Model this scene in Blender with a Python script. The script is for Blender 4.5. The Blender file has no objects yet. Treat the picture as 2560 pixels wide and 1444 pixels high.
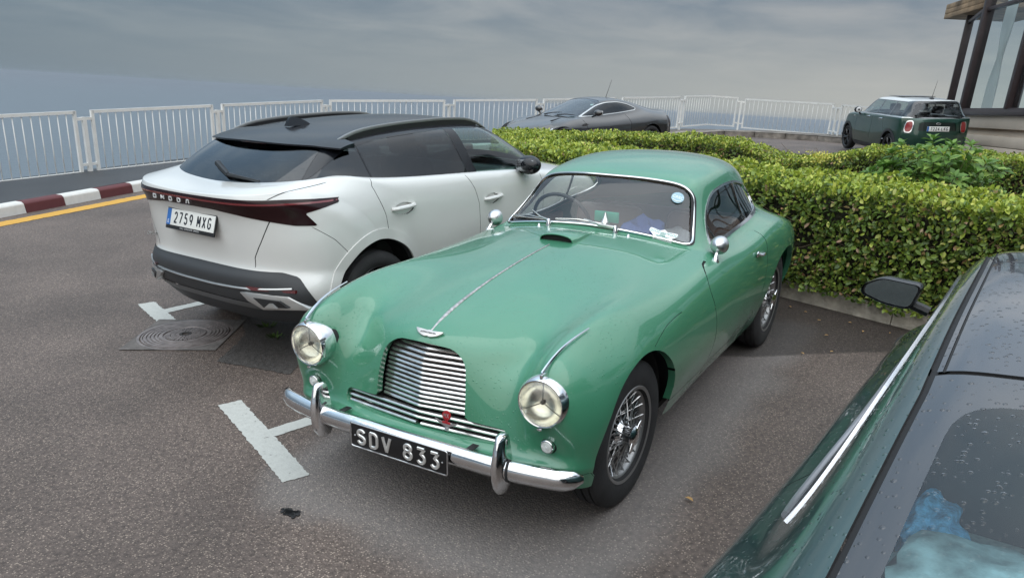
import bpy, bmesh, math, random
import numpy as np
from mathutils import Vector, Matrix
random.seed(7); RNG = np.random.default_rng(7)
SC = bpy.context.scene
COL = SC.collection
PI = math.pi
# ---------------------------------------------------------------- camera, sky, sun, exposure
# Everything is laid out in the frame of the car park (z = 0 is its asphalt, +x runs out of the
# bays) and turned by TILT at the very end: the car park is not level, the sea and the sky are.
UPV = Vector((-.0655, .0192, 1.)).normalized()
TILT = UPV.rotation_difference(Vector((0, 0, 1))).to_matrix().to_4x4()
def make_camera():
    cd = bpy.data.cameras.new('camera'); cam = bpy.data.objects.new('camera', cd); COL.objects.link(cam)
    yaw, pitch, roll = (math.radians(a) for a in (-148.9716, -23.0072, .492))
    f = Vector((math.cos(pitch)*math.cos(yaw), math.cos(pitch)*math.sin(yaw), math.sin(pitch)))
    r = Vector((math.sin(yaw), -math.cos(yaw), 0)); u = r.cross(f)
    r2 = r*math.cos(roll)+u*math.sin(roll); u2 = -r*math.sin(roll)+u*math.cos(roll)
    m = Matrix((r2, u2, -f)).transposed().to_4x4(); m.translation = Vector((4.1566, 1.8866, 1.8890))
    cam.matrix_world = TILT @ m
    cd.sensor_width = 36; cd.lens = 1900/2560*36; cd.shift_y = (960-722)/2560
    cd.clip_start = .05; cd.clip_end = 60000
    SC.camera = cam
make_camera()
SUN_EL, SUN_AZ = math.radians(52), math.radians(15)      # azimuth counted from +x to +y
def make_light():
    w = bpy.data.worlds.new('World'); SC.world = w; w.use_nodes = True
    nt = w.node_tree; nt.nodes.clear()
    N = lambda t, **k: node(nt, t, **k)
    out = N('ShaderNodeOutputWorld'); bg = N('ShaderNodeBackground')
    sky = N('ShaderNodeTexSky'); sky.sky_type = 'NISHITA'; sky.sun_disc = False
    sky.sun_elevation = SUN_EL; sky.sun_rotation = PI/2-SUN_AZ; sky.altitude = 60
    sky.air_density = 1.0; sky.dust_density = 4.0; sky.ozone_density = 1.5
    tc = N('ShaderNodeTexCoord'); sep = N('ShaderNodeSeparateXYZ'); nt.links.new(tc.outputs['Generated'], sep.inputs[0])
    # cloud sheet: project the view direction on a plane high above
    zc = N('ShaderNodeMath', operation='MAXIMUM'); zc.inputs[1].default_value = 0.0; nt.links.new(sep.outputs[2], zc.inputs[0])
    za = N('ShaderNodeMath', operation='ADD'); za.inputs[1].default_value = .10; nt.links.new(zc.outputs[0], za.inputs[0])
    dv = N('ShaderNodeVectorMath', operation='DIVIDE'); nt.links.new(tc.outputs['Generated'], dv.inputs[0])
    cz = N('ShaderNodeCombineXYZ'); [nt.links.new(za.outputs[0], cz.inputs[i]) for i in range(3)]; nt.links.new(cz.outputs[0], dv.inputs[1])
    flat = N('ShaderNodeVectorMath', operation='MULTIPLY'); flat.inputs[1].default_value = (1, 1, 0); nt.links.new(dv.outputs[0], flat.inputs[0])
    n1 = N('ShaderNodeTexNoise'); n1.inputs['Scale'].default_value = 1.25; n1.inputs['Detail'].default_value = 8; n1.inputs['Roughness'].default_value = .55; n1.inputs['Distortion'].default_value = .35
    nt.links.new(flat.outputs[0], n1.inputs['Vector'])
    cl = N('ShaderNodeValToRGB'); cl.color_ramp.elements[0].position = .36; cl.color_ramp.elements[1].position = .70
    cl.color_ramp.elements[0].color = (.86, 1.09, 1.34, 1); cl.color_ramp.elements[1].color = (1.75, 1.82, 1.88, 1)
    nt.links.new(n1.outputs['Fac'], cl.inputs[0])
    # a cream glow low on the side of the sun-lit horizon and blue haze on the other, as the picture shows
    ax = N('ShaderNodeVectorMath', operation='DOT_PRODUCT'); ax.inputs[1].default_value = (-.55, .83, 0); nt.links.new(tc.outputs['Generated'], ax.inputs[0])
    mr = N('ShaderNodeMapRange'); mr.inputs[1].default_value = -.75; mr.inputs[2].default_value = .45; nt.links.new(ax.outputs['Value'], mr.inputs[0])
    hz = N('ShaderNodeMix', data_type='RGBA'); hz.inputs[6].default_value = (1.02, 1.20, 1.36, 1); hz.inputs[7].default_value = (2.18, 2.22, 2.10, 1)
    nt.links.new(mr.outputs[0], hz.inputs[0])
    el = N('ShaderNodeMapRange'); el.interpolation_type = 'SMOOTHSTEP'; el.inputs[1].default_value = .0; el.inputs[2].default_value = .15; nt.links.new(sep.outputs[2], el.inputs[0])
    m2 = N('ShaderNodeMix', data_type='RGBA'); nt.links.new(el.outputs[0], m2.inputs[0]); nt.links.new(hz.outputs[2], m2.inputs[6]); nt.links.new(cl.outputs[0], m2.inputs[7])
    tn = N('ShaderNodeMix', data_type='RGBA'); tn.inputs[6].default_value = (.76, .90, .99, 1); tn.inputs[7].default_value = (1.12, 1.12, 1.12, 1); nt.links.new(mr.outputs[0], tn.inputs[0])
    mt = N('ShaderNodeMix', data_type='RGBA', blend_type='MULTIPLY'); mt.inputs[0].default_value = 1; nt.links.new(m2.outputs[2], mt.inputs[6]); nt.links.new(tn.outputs[2], mt.inputs[7])
    # overcast: clouds get brighter towards the zenith (steeper than a standard overcast, added to light the scene)
    zb = N('ShaderNodeMapRange'); zb.inputs[1].default_value = .16; zb.inputs[2].default_value = 1.; zb.inputs[3].default_value = 1.; zb.inputs[4].default_value = 6.2; nt.links.new(sep.outputs[2], zb.inputs[0])
    m3 = N('ShaderNodeVectorMath', operation='SCALE'); nt.links.new(mt.outputs[2], m3.inputs[0]); nt.links.new(zb.outputs[0], m3.inputs['Scale'])
    # thin places let the clear sky through
    m4 = N('ShaderNodeMix', data_type='RGBA'); m4.inputs[0].default_value = .97
    nt.links.new(sky.outputs[0], m4.inputs[6]); nt.links.new(m3.outputs[0], m4.inputs[7])
    bg.inputs['Strength'].default_value = .095
    nt.links.new(m4.outputs[2], bg.inputs['Color']); nt.links.new(bg.outputs[0], out.inputs[0])
    ld = bpy.data.lights.new('sun', 'SUN'); ld.energy = 1.15; ld.angle = math.radians(100); ld.color = (1, .95, .88)
    s = bpy.data.objects.new('sun', ld); COL.objects.link(s)
    d = Vector((math.cos(SUN_EL)*math.cos(SUN_AZ), math.cos(SUN_EL)*math.sin(SUN_AZ), math.sin(SUN_EL)))
    s.matrix_world = Matrix.Translation((0, 0, 40)) @ d.to_track_quat('Z', 'Y').to_matrix().to_4x4()
def node(nt, t, **k):
    n = nt.nodes.new(t)
    for a, b in k.items(): setattr(n, a, b)
    return n
make_light()
SC.view_settings.view_transform = 'Standard'; SC.view_settings.look = 'None'
SC.view_settings.exposure = 1.04; SC.view_settings.gamma = 1; SC.view_settings.use_curve_mapping = False
SC.cycles.max_bounces = 8; SC.cycles.transparent_max_bounces = 12; SC.cycles.use_denoising = True
SC.cycles.volume_bounces = 0; SC.cycles.caustics_reflective = False; SC.cycles.caustics_refractive = False

# ---------------------------------------------------------------- materials
MATS = {}
def mat(name, col, rough=.5, metal=0., coat=0., bump=None, var=None, spec=.5, drops=None, coat_rough=.03, emit=None):
    """bump=(scale,strength,dist)  var=(scale,amount): colour noise   drops=(per metre,strength)"""
    if name in MATS: return MATS[name]
    m = bpy.data.materials.new(name); m.use_nodes = True; MATS[name] = m
    nt = m.node_tree; b = nt.nodes['Principled BSDF']
    b.inputs['Base Color'].default_value = (*col, 1); b.inputs['Roughness'].default_value = rough
    b.inputs['Metallic'].default_value = metal; b.inputs['Coat Weight'].default_value = coat
    b.inputs['Coat Roughness'].default_value = coat_rough; b.inputs['Specular IOR Level'].default_value = spec
    if emit: b.inputs['Emission Color'].default_value = (*emit[0], 1); b.inputs['Emission Strength'].default_value = emit[1]
    tc = node(nt, 'ShaderNodeTexCoord')
    if var:
        n = node(nt, 'ShaderNodeTexNoise'); n.inputs['Scale'].default_value = var[0]; n.inputs['Detail'].default_value = 5
        nt.links.new(tc.outputs['Object'], n.inputs['Vector'])
        r = node(nt, 'ShaderNodeValToRGB'); r.color_ramp.elements[0].position = .3; r.color_ramp.elements[1].position = .7
        r.color_ramp.elements[0].color = (*[c*(1-var[1]) for c in col], 1); r.color_ramp.elements[1].color = (*[min(1, c*(1+var[1])) for c in col], 1)
        nt.links.new(n.outputs['Fac'], r.inputs[0]); nt.links.new(r.outputs[0], b.inputs['Base Color'])
    last = None
    if bump:
        n = node(nt, 'ShaderNodeTexNoise'); n.inputs['Scale'].default_value = bump[0]; n.inputs['Detail'].default_value = 4
        nt.links.new(tc.outputs['Object'], n.inputs['Vector'])
        bp = node(nt, 'ShaderNodeBump'); bp.inputs['Strength'].default_value = bump[1]; bp.inputs['Distance'].default_value = bump[2]
        nt.links.new(n.outputs['Fac'], bp.inputs['Height']); nt.links.new(bp.outputs[0], b.inputs['Normal']); last = bp
    if drops:
        bp = add_drops(nt, tc, *drops)
        if last: nt.links.new(last.outputs[0], bp.inputs['Normal'])
        nt.links.new(bp.outputs[0], b.inputs['Coat Normal' if coat and not bump else 'Normal'])
        if coat and not bump: nt.links.new(bp.outputs[0], b.inputs['Normal'])
    return m
def add_drops(nt, tc, per, strength, keep=.5):
    """rain beads as relief: each voronoi cell may hold one bead of its own size"""
    v = node(nt, 'ShaderNodeTexVoronoi'); v.inputs['Scale'].default_value = per; v.inputs['Randomness'].default_value = 1
    nt.links.new(tc.outputs['Object'], v.inputs['Vector'])
    sp = node(nt, 'ShaderNodeSeparateColor'); nt.links.new(v.outputs['Color'], sp.inputs[0])
    rad = node(nt, 'ShaderNodeMapRange'); rad.inputs[1].default_value = 1-keep; rad.inputs[2].default_value = 1; rad.inputs[3].default_value = .0; rad.inputs[4].default_value = .42
    nt.links.new(sp.outputs[0], rad.inputs[0])
    h = node(nt, 'ShaderNodeMath', operation='SUBTRACT'); nt.links.new(rad.outputs[0], h.inputs[0]); nt.links.new(v.outputs['Distance'], h.inputs[1])
    h2 = node(nt, 'ShaderNodeMath', operation='MAXIMUM'); h2.inputs[1].default_value = 0; nt.links.new(h.outputs[0], h2.inputs[0])
    h3 = node(nt, 'ShaderNodeMath', operation='POWER'); h3.inputs[1].default_value = .55; nt.links.new(h2.outputs[0], h3.inputs[0])
    pn = node(nt, 'ShaderNodeTexNoise'); pn.inputs['Scale'].default_value = 2.4; pn.inputs['Detail'].default_value = 3; nt.links.new(tc.outputs['Object'], pn.inputs['Vector'])
    pm = node(nt, 'ShaderNodeMapRange'); pm.inputs[1].default_value = .40; pm.inputs[2].default_value = .58; pm.inputs[3].default_value = .35; pm.inputs[4].default_value = 1.; nt.links.new(pn.outputs['Fac'], pm.inputs[0])
    h4 = node(nt, 'ShaderNodeMath', operation='MULTIPLY'); nt.links.new(h3.outputs[0], h4.inputs[0]); nt.links.new(pm.outputs[0], h4.inputs[1])
    bp = node(nt, 'ShaderNodeBump'); bp.inputs['Strength'].default_value = strength; bp.inputs['Distance'].default_value = .35/per
    nt.links.new(h4.outputs[0], bp.inputs['Height'])
    return bp
def glass(name, tint=(.8, .85, .83), ior=1.5, rough=0., drops=None, boost=1.):
    if name in MATS: return MATS[name]
    m = bpy.data.materials.new(name); m.use_nodes = True; MATS[name] = m
    nt = m.node_tree; nt.nodes.clear(); out = node(nt, 'ShaderNodeOutputMaterial')
    tr = node(nt, 'ShaderNodeBsdfTransparent'); tr.inputs[0].default_value = (*tint, 1)
    gl = node(nt, 'ShaderNodeBsdfGlossy'); gl.inputs['Roughness'].default_value = rough; gl.inputs['Color'].default_value = (.95, .97, 1, 1)
    # reflectance by angle, the same from both sides of the thin pane
    ge = node(nt, 'ShaderNodeNewGeometry'); dp = node(nt, 'ShaderNodeVectorMath', operation='DOT_PRODUCT'); nt.links.new(ge.outputs['Incoming'], dp.inputs[0]); nt.links.new(ge.outputs['Normal'], dp.inputs[1])
    ab = node(nt, 'ShaderNodeMath', operation='ABSOLUTE'); nt.links.new(dp.outputs['Value'], ab.inputs[0]); om = node(nt, 'ShaderNodeMath', operation='SUBTRACT'); om.inputs[0].default_value = 1; om.use_clamp = True; nt.links.new(ab.outputs[0], om.inputs[1])
    pw = node(nt, 'ShaderNodeMath', operation='POWER'); pw.inputs[1].default_value = 5; nt.links.new(om.outputs[0], pw.inputs[0]); f0 = ((ior-1)/(ior+1))**2
    fa = node(nt, 'ShaderNodeMath', operation='MULTIPLY_ADD'); fa.inputs[1].default_value = 1-f0; fa.inputs[2].default_value = f0; nt.links.new(pw.outputs[0], fa.inputs[0])
    mu = node(nt, 'ShaderNodeMath', operation='MULTIPLY'); mu.inputs[1].default_value = 1.6*boost; mu.use_clamp = True; nt.links.new(fa.outputs[0], mu.inputs[0])
    mx = node(nt, 'ShaderNodeMixShader'); nt.links.new(mu.outputs[0], mx.inputs[0]); nt.links.new(tr.outputs[0], mx.inputs[1]); nt.links.new(gl.outputs[0], mx.inputs[2])
    if drops:
        tc = node(nt, 'ShaderNodeTexCoord'); bp = add_drops(nt, tc, *drops)
        nt.links.new(bp.outputs[0], gl.inputs['Normal']); nt.links.new(bp.outputs[0], dp.inputs[1])
    nt.links.new(mx.outputs[0], out.inputs[0])
    return m

def leaf_mat(name, cols, rough=.42, trans=.25):
    if name in MATS: return MATS[name]
    m = bpy.data.materials.new(name); m.use_nodes = True; MATS[name] = m; nt = m.node_tree; b = nt.nodes['Principled BSDF']; L = nt.links.new
    g = node(nt, 'ShaderNodeNewGeometry'); r = node(nt, 'ShaderNodeValToRGB'); r.color_ramp.interpolation = 'LINEAR'
    e = r.color_ramp.elements; e[0].position = cols[0][0]; e[0].color = (*cols[0][1], 1); e[1].position = cols[-1][0]; e[1].color = (*cols[-1][1], 1)
    for p, c in cols[1:-1]: q = e.new(p); q.color = (*c, 1)
    L(g.outputs['Random Per Island'], r.inputs[0]); L(r.outputs[0], b.inputs['Base Color']); b.inputs['Roughness'].default_value = rough; b.inputs['Specular IOR Level'].default_value = .45
    out = nt.nodes['Material Output']; tl = node(nt, 'ShaderNodeBsdfTranslucent'); L(r.outputs[0], tl.inputs[0]); mx = node(nt, 'ShaderNodeMixShader'); mx.inputs[0].default_value = trans; L(b.outputs[0], mx.inputs[1]); L(tl.outputs[0], mx.inputs[2]); L(mx.outputs[0], out.inputs[0])
    return m
# ---------------------------------------------------------------- objects
def link(o, parent=None):
    COL.objects.link(o)
    if parent is not None: o.parent = parent
    return o
def tag(o, label, cat=None, group=None, kind=None):
    if label: o['label'] = label
    if cat: o['category'] = cat
    if group: o['group'] = group
    if kind: o['kind'] = kind
    return o
def thing(name, label, cat, loc=(0, 0, 0), rz=0, group=None):
    o = bpy.data.objects.new(name, None); link(o); o.location = loc; o.rotation_euler = (0, 0, rz); o.empty_display_size = .2
    return tag(o, label, cat, group)
def mkmesh(name, V, F, m, smooth=True, N=None, sharp=None):
    me = bpy.data.meshes.new(name)
    V = np.asarray(V, float)
    me.from_pydata(V.tolist(), [], [list(map(int, f)) for f in F])
    for mm in (m if isinstance(m, (list, tuple)) else [m]): me.materials.append(mm)
    if smooth: me.polygons.foreach_set('use_smooth', np.ones(len(me.polygons), bool))
    me.update()
    if N is not None: me.normals_split_custom_set_from_vertices(np.asarray(N, float).tolist())
    elif smooth and sharp is not None: me.set_sharp_from_angle(angle=math.radians(sharp))
    return me
def mk(name, VF, m, parent=None, smooth=True, N=None, sharp=35, label=None, kind=None):
    me = mkmesh(name, VF[0], VF[1], m, smooth, N, sharp)
    o = bpy.data.objects.new(name, me); link(o, parent)
    if label: o['label'] = label
    if kind: o['kind'] = kind
    return o
def islands(VF):
    V, F = VF; V = np.asarray(V); p = list(range(len(V)))
    def find(a):
        while p[a] != a: p[a] = p[p[a]]; a = p[a]
        return a
    key = {}; 
    for i, v in enumerate(np.round(V, 5)):
        k = tuple(v)
        if k in key: p[find(i)] = find(key[k])
        else: key[k] = i
    for f in F:
        r = find(f[0])
        for q in f[1:]: p[find(q)] = r
    G = {}
    for f in F: G.setdefault(find(f[0]), []).append(f)
    out = []
    for fs in G.values():
        u = sorted({i for f in fs for i in f}); mp = {a: b for b, a in enumerate(u)}; out.append((V[u], [[mp[i] for i in f] for f in fs]))
    return out
def mk_each(name, VF, m, parent=None, **k):
    for vf in islands(VF):
        if len(vf[1]) > 1: mk(name, vf, m, parent, **k)
def join(*parts):
    V = []; F = []; n = 0
    for v, f in parts:
        v = np.asarray(v, float).reshape(-1, 3); V.append(v); F += [[i+n for i in q] for q in f]; n += len(v)
    return np.concatenate(V), F
def xf(VF, loc=(0, 0, 0), rot=(0, 0, 0), scale=(1, 1, 1)):
    M = Matrix.LocRotScale(Vector(loc), __import__('mathutils').Euler(rot), Vector(scale)); A = np.array(M)
    return np.asarray(VF[0], float) @ A[:3, :3].T + A[:3, 3], VF[1]
def flip(VF): return VF[0], [list(reversed(f)) for f in VF[1]]
def mirY(VF):
    V = np.array(VF[0], float); V[:, 1] *= -1
    return V, [list(reversed(f)) for f in VF[1]]
def box(c, s, bev=0., seg=2):
    bm = bmesh.new(); bmesh.ops.create_cube(bm, size=1)
    for v in bm.verts: v.co = Vector((v.co.x*s[0]+c[0], v.co.y*s[1]+c[1], v.co.z*s[2]+c[2]))
    if bev > 0: bmesh.ops.bevel(bm, geom=list(bm.edges), offset=min(bev, .49*min(s)), segments=seg, affect='EDGES', profile=.5)
    return bm_out(bm)
def bm_out(bm):
    bm.verts.index_update(); V = np.array([v.co[:] for v in bm.verts]); F = [[v.index for v in f.verts] for f in bm.faces]; bm.free()
    return V, F
def prism(poly, a0, a1, plane='xy', bev=0.):
    """extrude a 2-d outline between a0 and a1 along the axis missing from plane"""
    n = len(poly); ax = {'xy': (0, 1, 2), 'yz': (1, 2, 0), 'xz': (0, 2, 1)}[plane]
    V = np.zeros((2*n, 3)); P = np.asarray(poly, float)
    for k, a in ((0, a0), (1, a1)): V[k*n:(k+1)*n, ax[0]] = P[:, 0]; V[k*n:(k+1)*n, ax[1]] = P[:, 1]; V[k*n:(k+1)*n, ax[2]] = a
    F = [list(range(n))[::-1], list(range(n, 2*n))]+[[i, (i+1) % n, n+(i+1) % n, n+i] for i in range(n)]
    bm = bmesh.new(); vs = [bm.verts.new(v) for v in V]; [bm.faces.new([vs[i] for i in f]) for f in F]
    bmesh.ops.recalc_face_normals(bm, faces=list(bm.faces))
    if bev > 0:
        es = [e for e in bm.edges if len(e.link_faces) == 2 and e.calc_face_angle(0) > .6]
        bmesh.ops.bevel(bm, geom=es, offset=bev, segments=2, affect='EDGES', profile=.5)
    bmesh.ops.triangulate(bm, faces=[f for f in bm.faces if len(f.verts) > 4])
    return bm_out(bm)
def lathe(prof, seg=32, axis='y', a0=0., a1=2*PI, c=(0, 0, 0)):
    """profile of (radius, along-axis)"""
    full = abs(a1-a0-2*PI) < 1e-6; ns = seg if full else seg+1
    V = []
    for i in range(ns):
        a = a0+(a1-a0)*i/seg; ca, sa = math.cos(a), math.sin(a)
        for r, h in prof: V.append({'y': (r*ca, h, r*sa), 'z': (r*ca, r*sa, h), 'x': (h, r*ca, r*sa)}[axis])
    m = len(prof); F = []
    for i in range(seg):
        j = (i+1) % ns
        for k in range(m-1):
            q = [i*m+k, i*m+k+1, j*m+k+1, j*m+k]
            F.append(q if axis != 'y' else q[::-1])
    V = np.array(V)+np.array(c)
    return V, F
def tube(path, r, seg=8, closed=False, caps=True, prof=None, up=None):
    """sweep a circle (or a given 2-d profile) along a path; r may vary; prof: list of (side, up) pairs times r"""
    P = np.asarray(path, float); n = len(P); R = np.broadcast_to(np.asarray(r, float), (n,))
    if closed: Tn = np.roll(P, -1, 0)-np.roll(P, 1, 0)
    else: Tn = np.gradient(P, axis=0)
    Tn /= np.linalg.norm(Tn, axis=1)[:, None]+1e-12
    if prof is None: prof = [(math.cos(2*PI*k/seg), math.sin(2*PI*k/seg)) for k in range(seg)]
    m = len(prof); V = []
    u = np.array(up if up is not None else ((0, 0, 1.) if abs(Tn[0][2]) < .9 else (1., 0, 0)))
    for i in range(n):
        s = np.cross(Tn[i], u); s /= np.linalg.norm(s)+1e-12; uu = np.cross(s, Tn[i])
        if up is None: u = uu
        for a, b in prof: V.append(P[i]+R[i]*(a*s+b*uu))
    F = []
    for i in range(n if closed else n-1):
        j = (i+1) % n
        for k in range(m): F.append([i*m+k, j*m+k, j*m+(k+1) % m, i*m+(k+1) % m])
    if caps and not closed: F.append(list(range(m))); F.append([(n-1)*m+k for k in range(m)][::-1])
    return np.array(V), F
def sph(c, r, seg=16, rings=10, scale=(1, 1, 1)):
    bm = bmesh.new(); bmesh.ops.create_uvsphere(bm, u_segments=seg, v_segments=rings, radius=r)
    for v in bm.verts: v.co = Vector((v.co.x*scale[0]+c[0], v.co.y*scale[1]+c[1], v.co.z*scale[2]+c[2]))
    return bm_out(bm)
def spline(pts, n=8, closed=False):
    """Catmull-Rom through points"""
    P = np.asarray(pts, float); k = len(P); out = []
    idx = (lambda i: i % k) if closed else (lambda i: min(max(i, 0), k-1))
    for i in range(k if closed else k-1):
        p0, p1, p2, p3 = P[idx(i-1)], P[idx(i)], P[idx(i+1)], P[idx(i+2)]
        for t in np.arange(n)/n:
            out.append(.5*((2*p1)+(p2-p0)*t+(2*p0-5*p1+4*p2-p3)*t*t+(3*p1-p0-3*p2+p3)*t**3))
    if not closed: out.append(P[-1])
    return np.array(out)
def rpoly(pts, r, n=6):
    """polygon with rounded corners; r: one radius or one per corner"""
    P = np.asarray(pts, float); k = len(P); R = [r]*k if np.isscalar(r) else r; out = []
    for i in range(k):
        a, b, c = P[i-1], P[i], P[(i+1) % k]; u = a-b; v = c-b; lu, lv = np.linalg.norm(u), np.linalg.norm(v)
        rr = min(R[i], .48*lu, .48*lv)
        if rr < 1e-5: out.append(b); continue
        p, q = b+u/lu*rr, b+v/lv*rr
        for t in np.linspace(0, 1, n): out.append((1-t)**2*p+2*t*(1-t)*b+t*t*q)
    return np.array(out)
def sdpoly(P, poly, pad=.15):
    """signed distance (inside negative) of 2-d points to a closed polygon"""
    P = np.asarray(P, float); Q = np.asarray(poly, float); out = np.full(len(P), 1.)
    lo, hi = Q.min(0)-pad, Q.max(0)+pad
    ix = np.where(((P > lo) & (P < hi)).all(1))[0]
    if not len(ix): return out
    p = P[ix]; d = np.full(len(p), 1e9); s = np.zeros(len(p), int)
    for a, b in zip(Q, np.roll(Q, -1, 0)):
        e = b-a; w = p-a; t = np.clip((w@e)/(e@e+1e-18), 0, 1); d = np.minimum(d, ((w-t[:, None]*e)**2).sum(1))
        c = ((a[1] <= p[:, 1]) != (b[1] <= p[:, 1]))
        if c.any():
            xx = a[0]+(p[:, 1]-a[1])/(b[1]-a[1]+1e-18)*(b[0]-a[0]); s += (c & (p[:, 0] < xx))
    out[ix] = np.where(s % 2 == 1, -1, 1)*np.sqrt(d)
    return out
def sdline(P, line):
    """signed distance to an open polyline and how far a point lies beyond its ends"""
    P = np.asarray(P, float); Q = np.asarray(line, float); d = np.full(len(P), 1e9); sg = np.ones(len(P)); en = np.full(len(P), -1.); k = len(Q)-1
    for i, (a, b) in enumerate(zip(Q[:-1], Q[1:])):
        e = b-a; w = P-a; L = np.hypot(*e); t = (w@e)/(L*L+1e-18); tc = np.clip(t, 0, 1); dd = ((w-tc[:, None]*e)**2).sum(1); m = dd < d-1e-14
        d[m] = dd[m]; sg[m] = np.sign((e[0]*w[:, 1]-e[1]*w[:, 0])[m]+1e-15)
        x = np.full(len(P), -1.)
        if i == 0: x = np.maximum(x, -t*L)
        if i == k-1: x = np.maximum(x, (t-1)*L)
        en[m] = x[m]
    return sg*np.sqrt(d), en
def dline(P, line):
    """distance of 2-d points to an open polyline"""
    P = np.asarray(P, float); Q = np.asarray(line, float); d = np.full(len(P), 1e9)
    for a, b in zip(Q[:-1], Q[1:]):
        e = b-a; w = P-a; t = np.clip((w@e)/(e@e+1e-18), 0, 1); d = np.minimum(d, ((w-t[:, None]*e)**2).sum(1))
    return np.sqrt(d)
# ---------------------------------------------------------------- smooth surfaces that can be cut along outlines
def bs_matrix(n, per):
    """clamped uniform cubic b-spline basis sampled per span: returns (samples, n)"""
    p = 3; knots = np.concatenate([[0]*p, np.arange(n-p+1), [n-p]*p]).astype(float); S = np.linspace(0, n-p, (n-p)*per+1); S[-1] -= 1e-9
    B = np.zeros((len(S), len(knots)-1))
    for i in range(len(knots)-1): B[:, i] = (S >= knots[i]) & (S < knots[i+1])
    for k in range(1, p+1):
        Bn = np.zeros((len(S), len(knots)-1-k))
        for i in range(len(knots)-1-k):
            a = knots[i+k]-knots[i]; b = knots[i+k+1]-knots[i+1]
            if a > 0: Bn[:, i] += (S-knots[i])/a*B[:, i]
            if b > 0: Bn[:, i] += (knots[i+k+1]-S)/b*B[:, i+1]
        B = Bn
    return B
def greville(n):
    p = 3; knots = np.concatenate([[0]*p, np.arange(n-p+1), [n-p]*p]).astype(float)
    return np.array([knots[i+1:i+p+1].mean() for i in range(n)])
def bs_at(n, s):
    p = 3; knots = np.concatenate([[0]*p, np.arange(n-p+1), [n-p]*p]).astype(float); S = np.clip(s, 0, n-p-1e-9)
    B = np.zeros((len(S), len(knots)-1))
    for i in range(len(knots)-1): B[:, i] = (S >= knots[i]) & (S < knots[i+1])
    for k in range(1, p+1):
        Bn = np.zeros((len(S), len(knots)-1-k))
        for i in range(len(knots)-1-k):
            a = knots[i+k]-knots[i]; b = knots[i+k+1]-knots[i+1]
            if a > 0: Bn[:, i] += (S-knots[i])/a*B[:, i]
            if b > 0: Bn[:, i] += (knots[i+k+1]-S)/b*B[:, i+1]
        B = Bn
    return B
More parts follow.
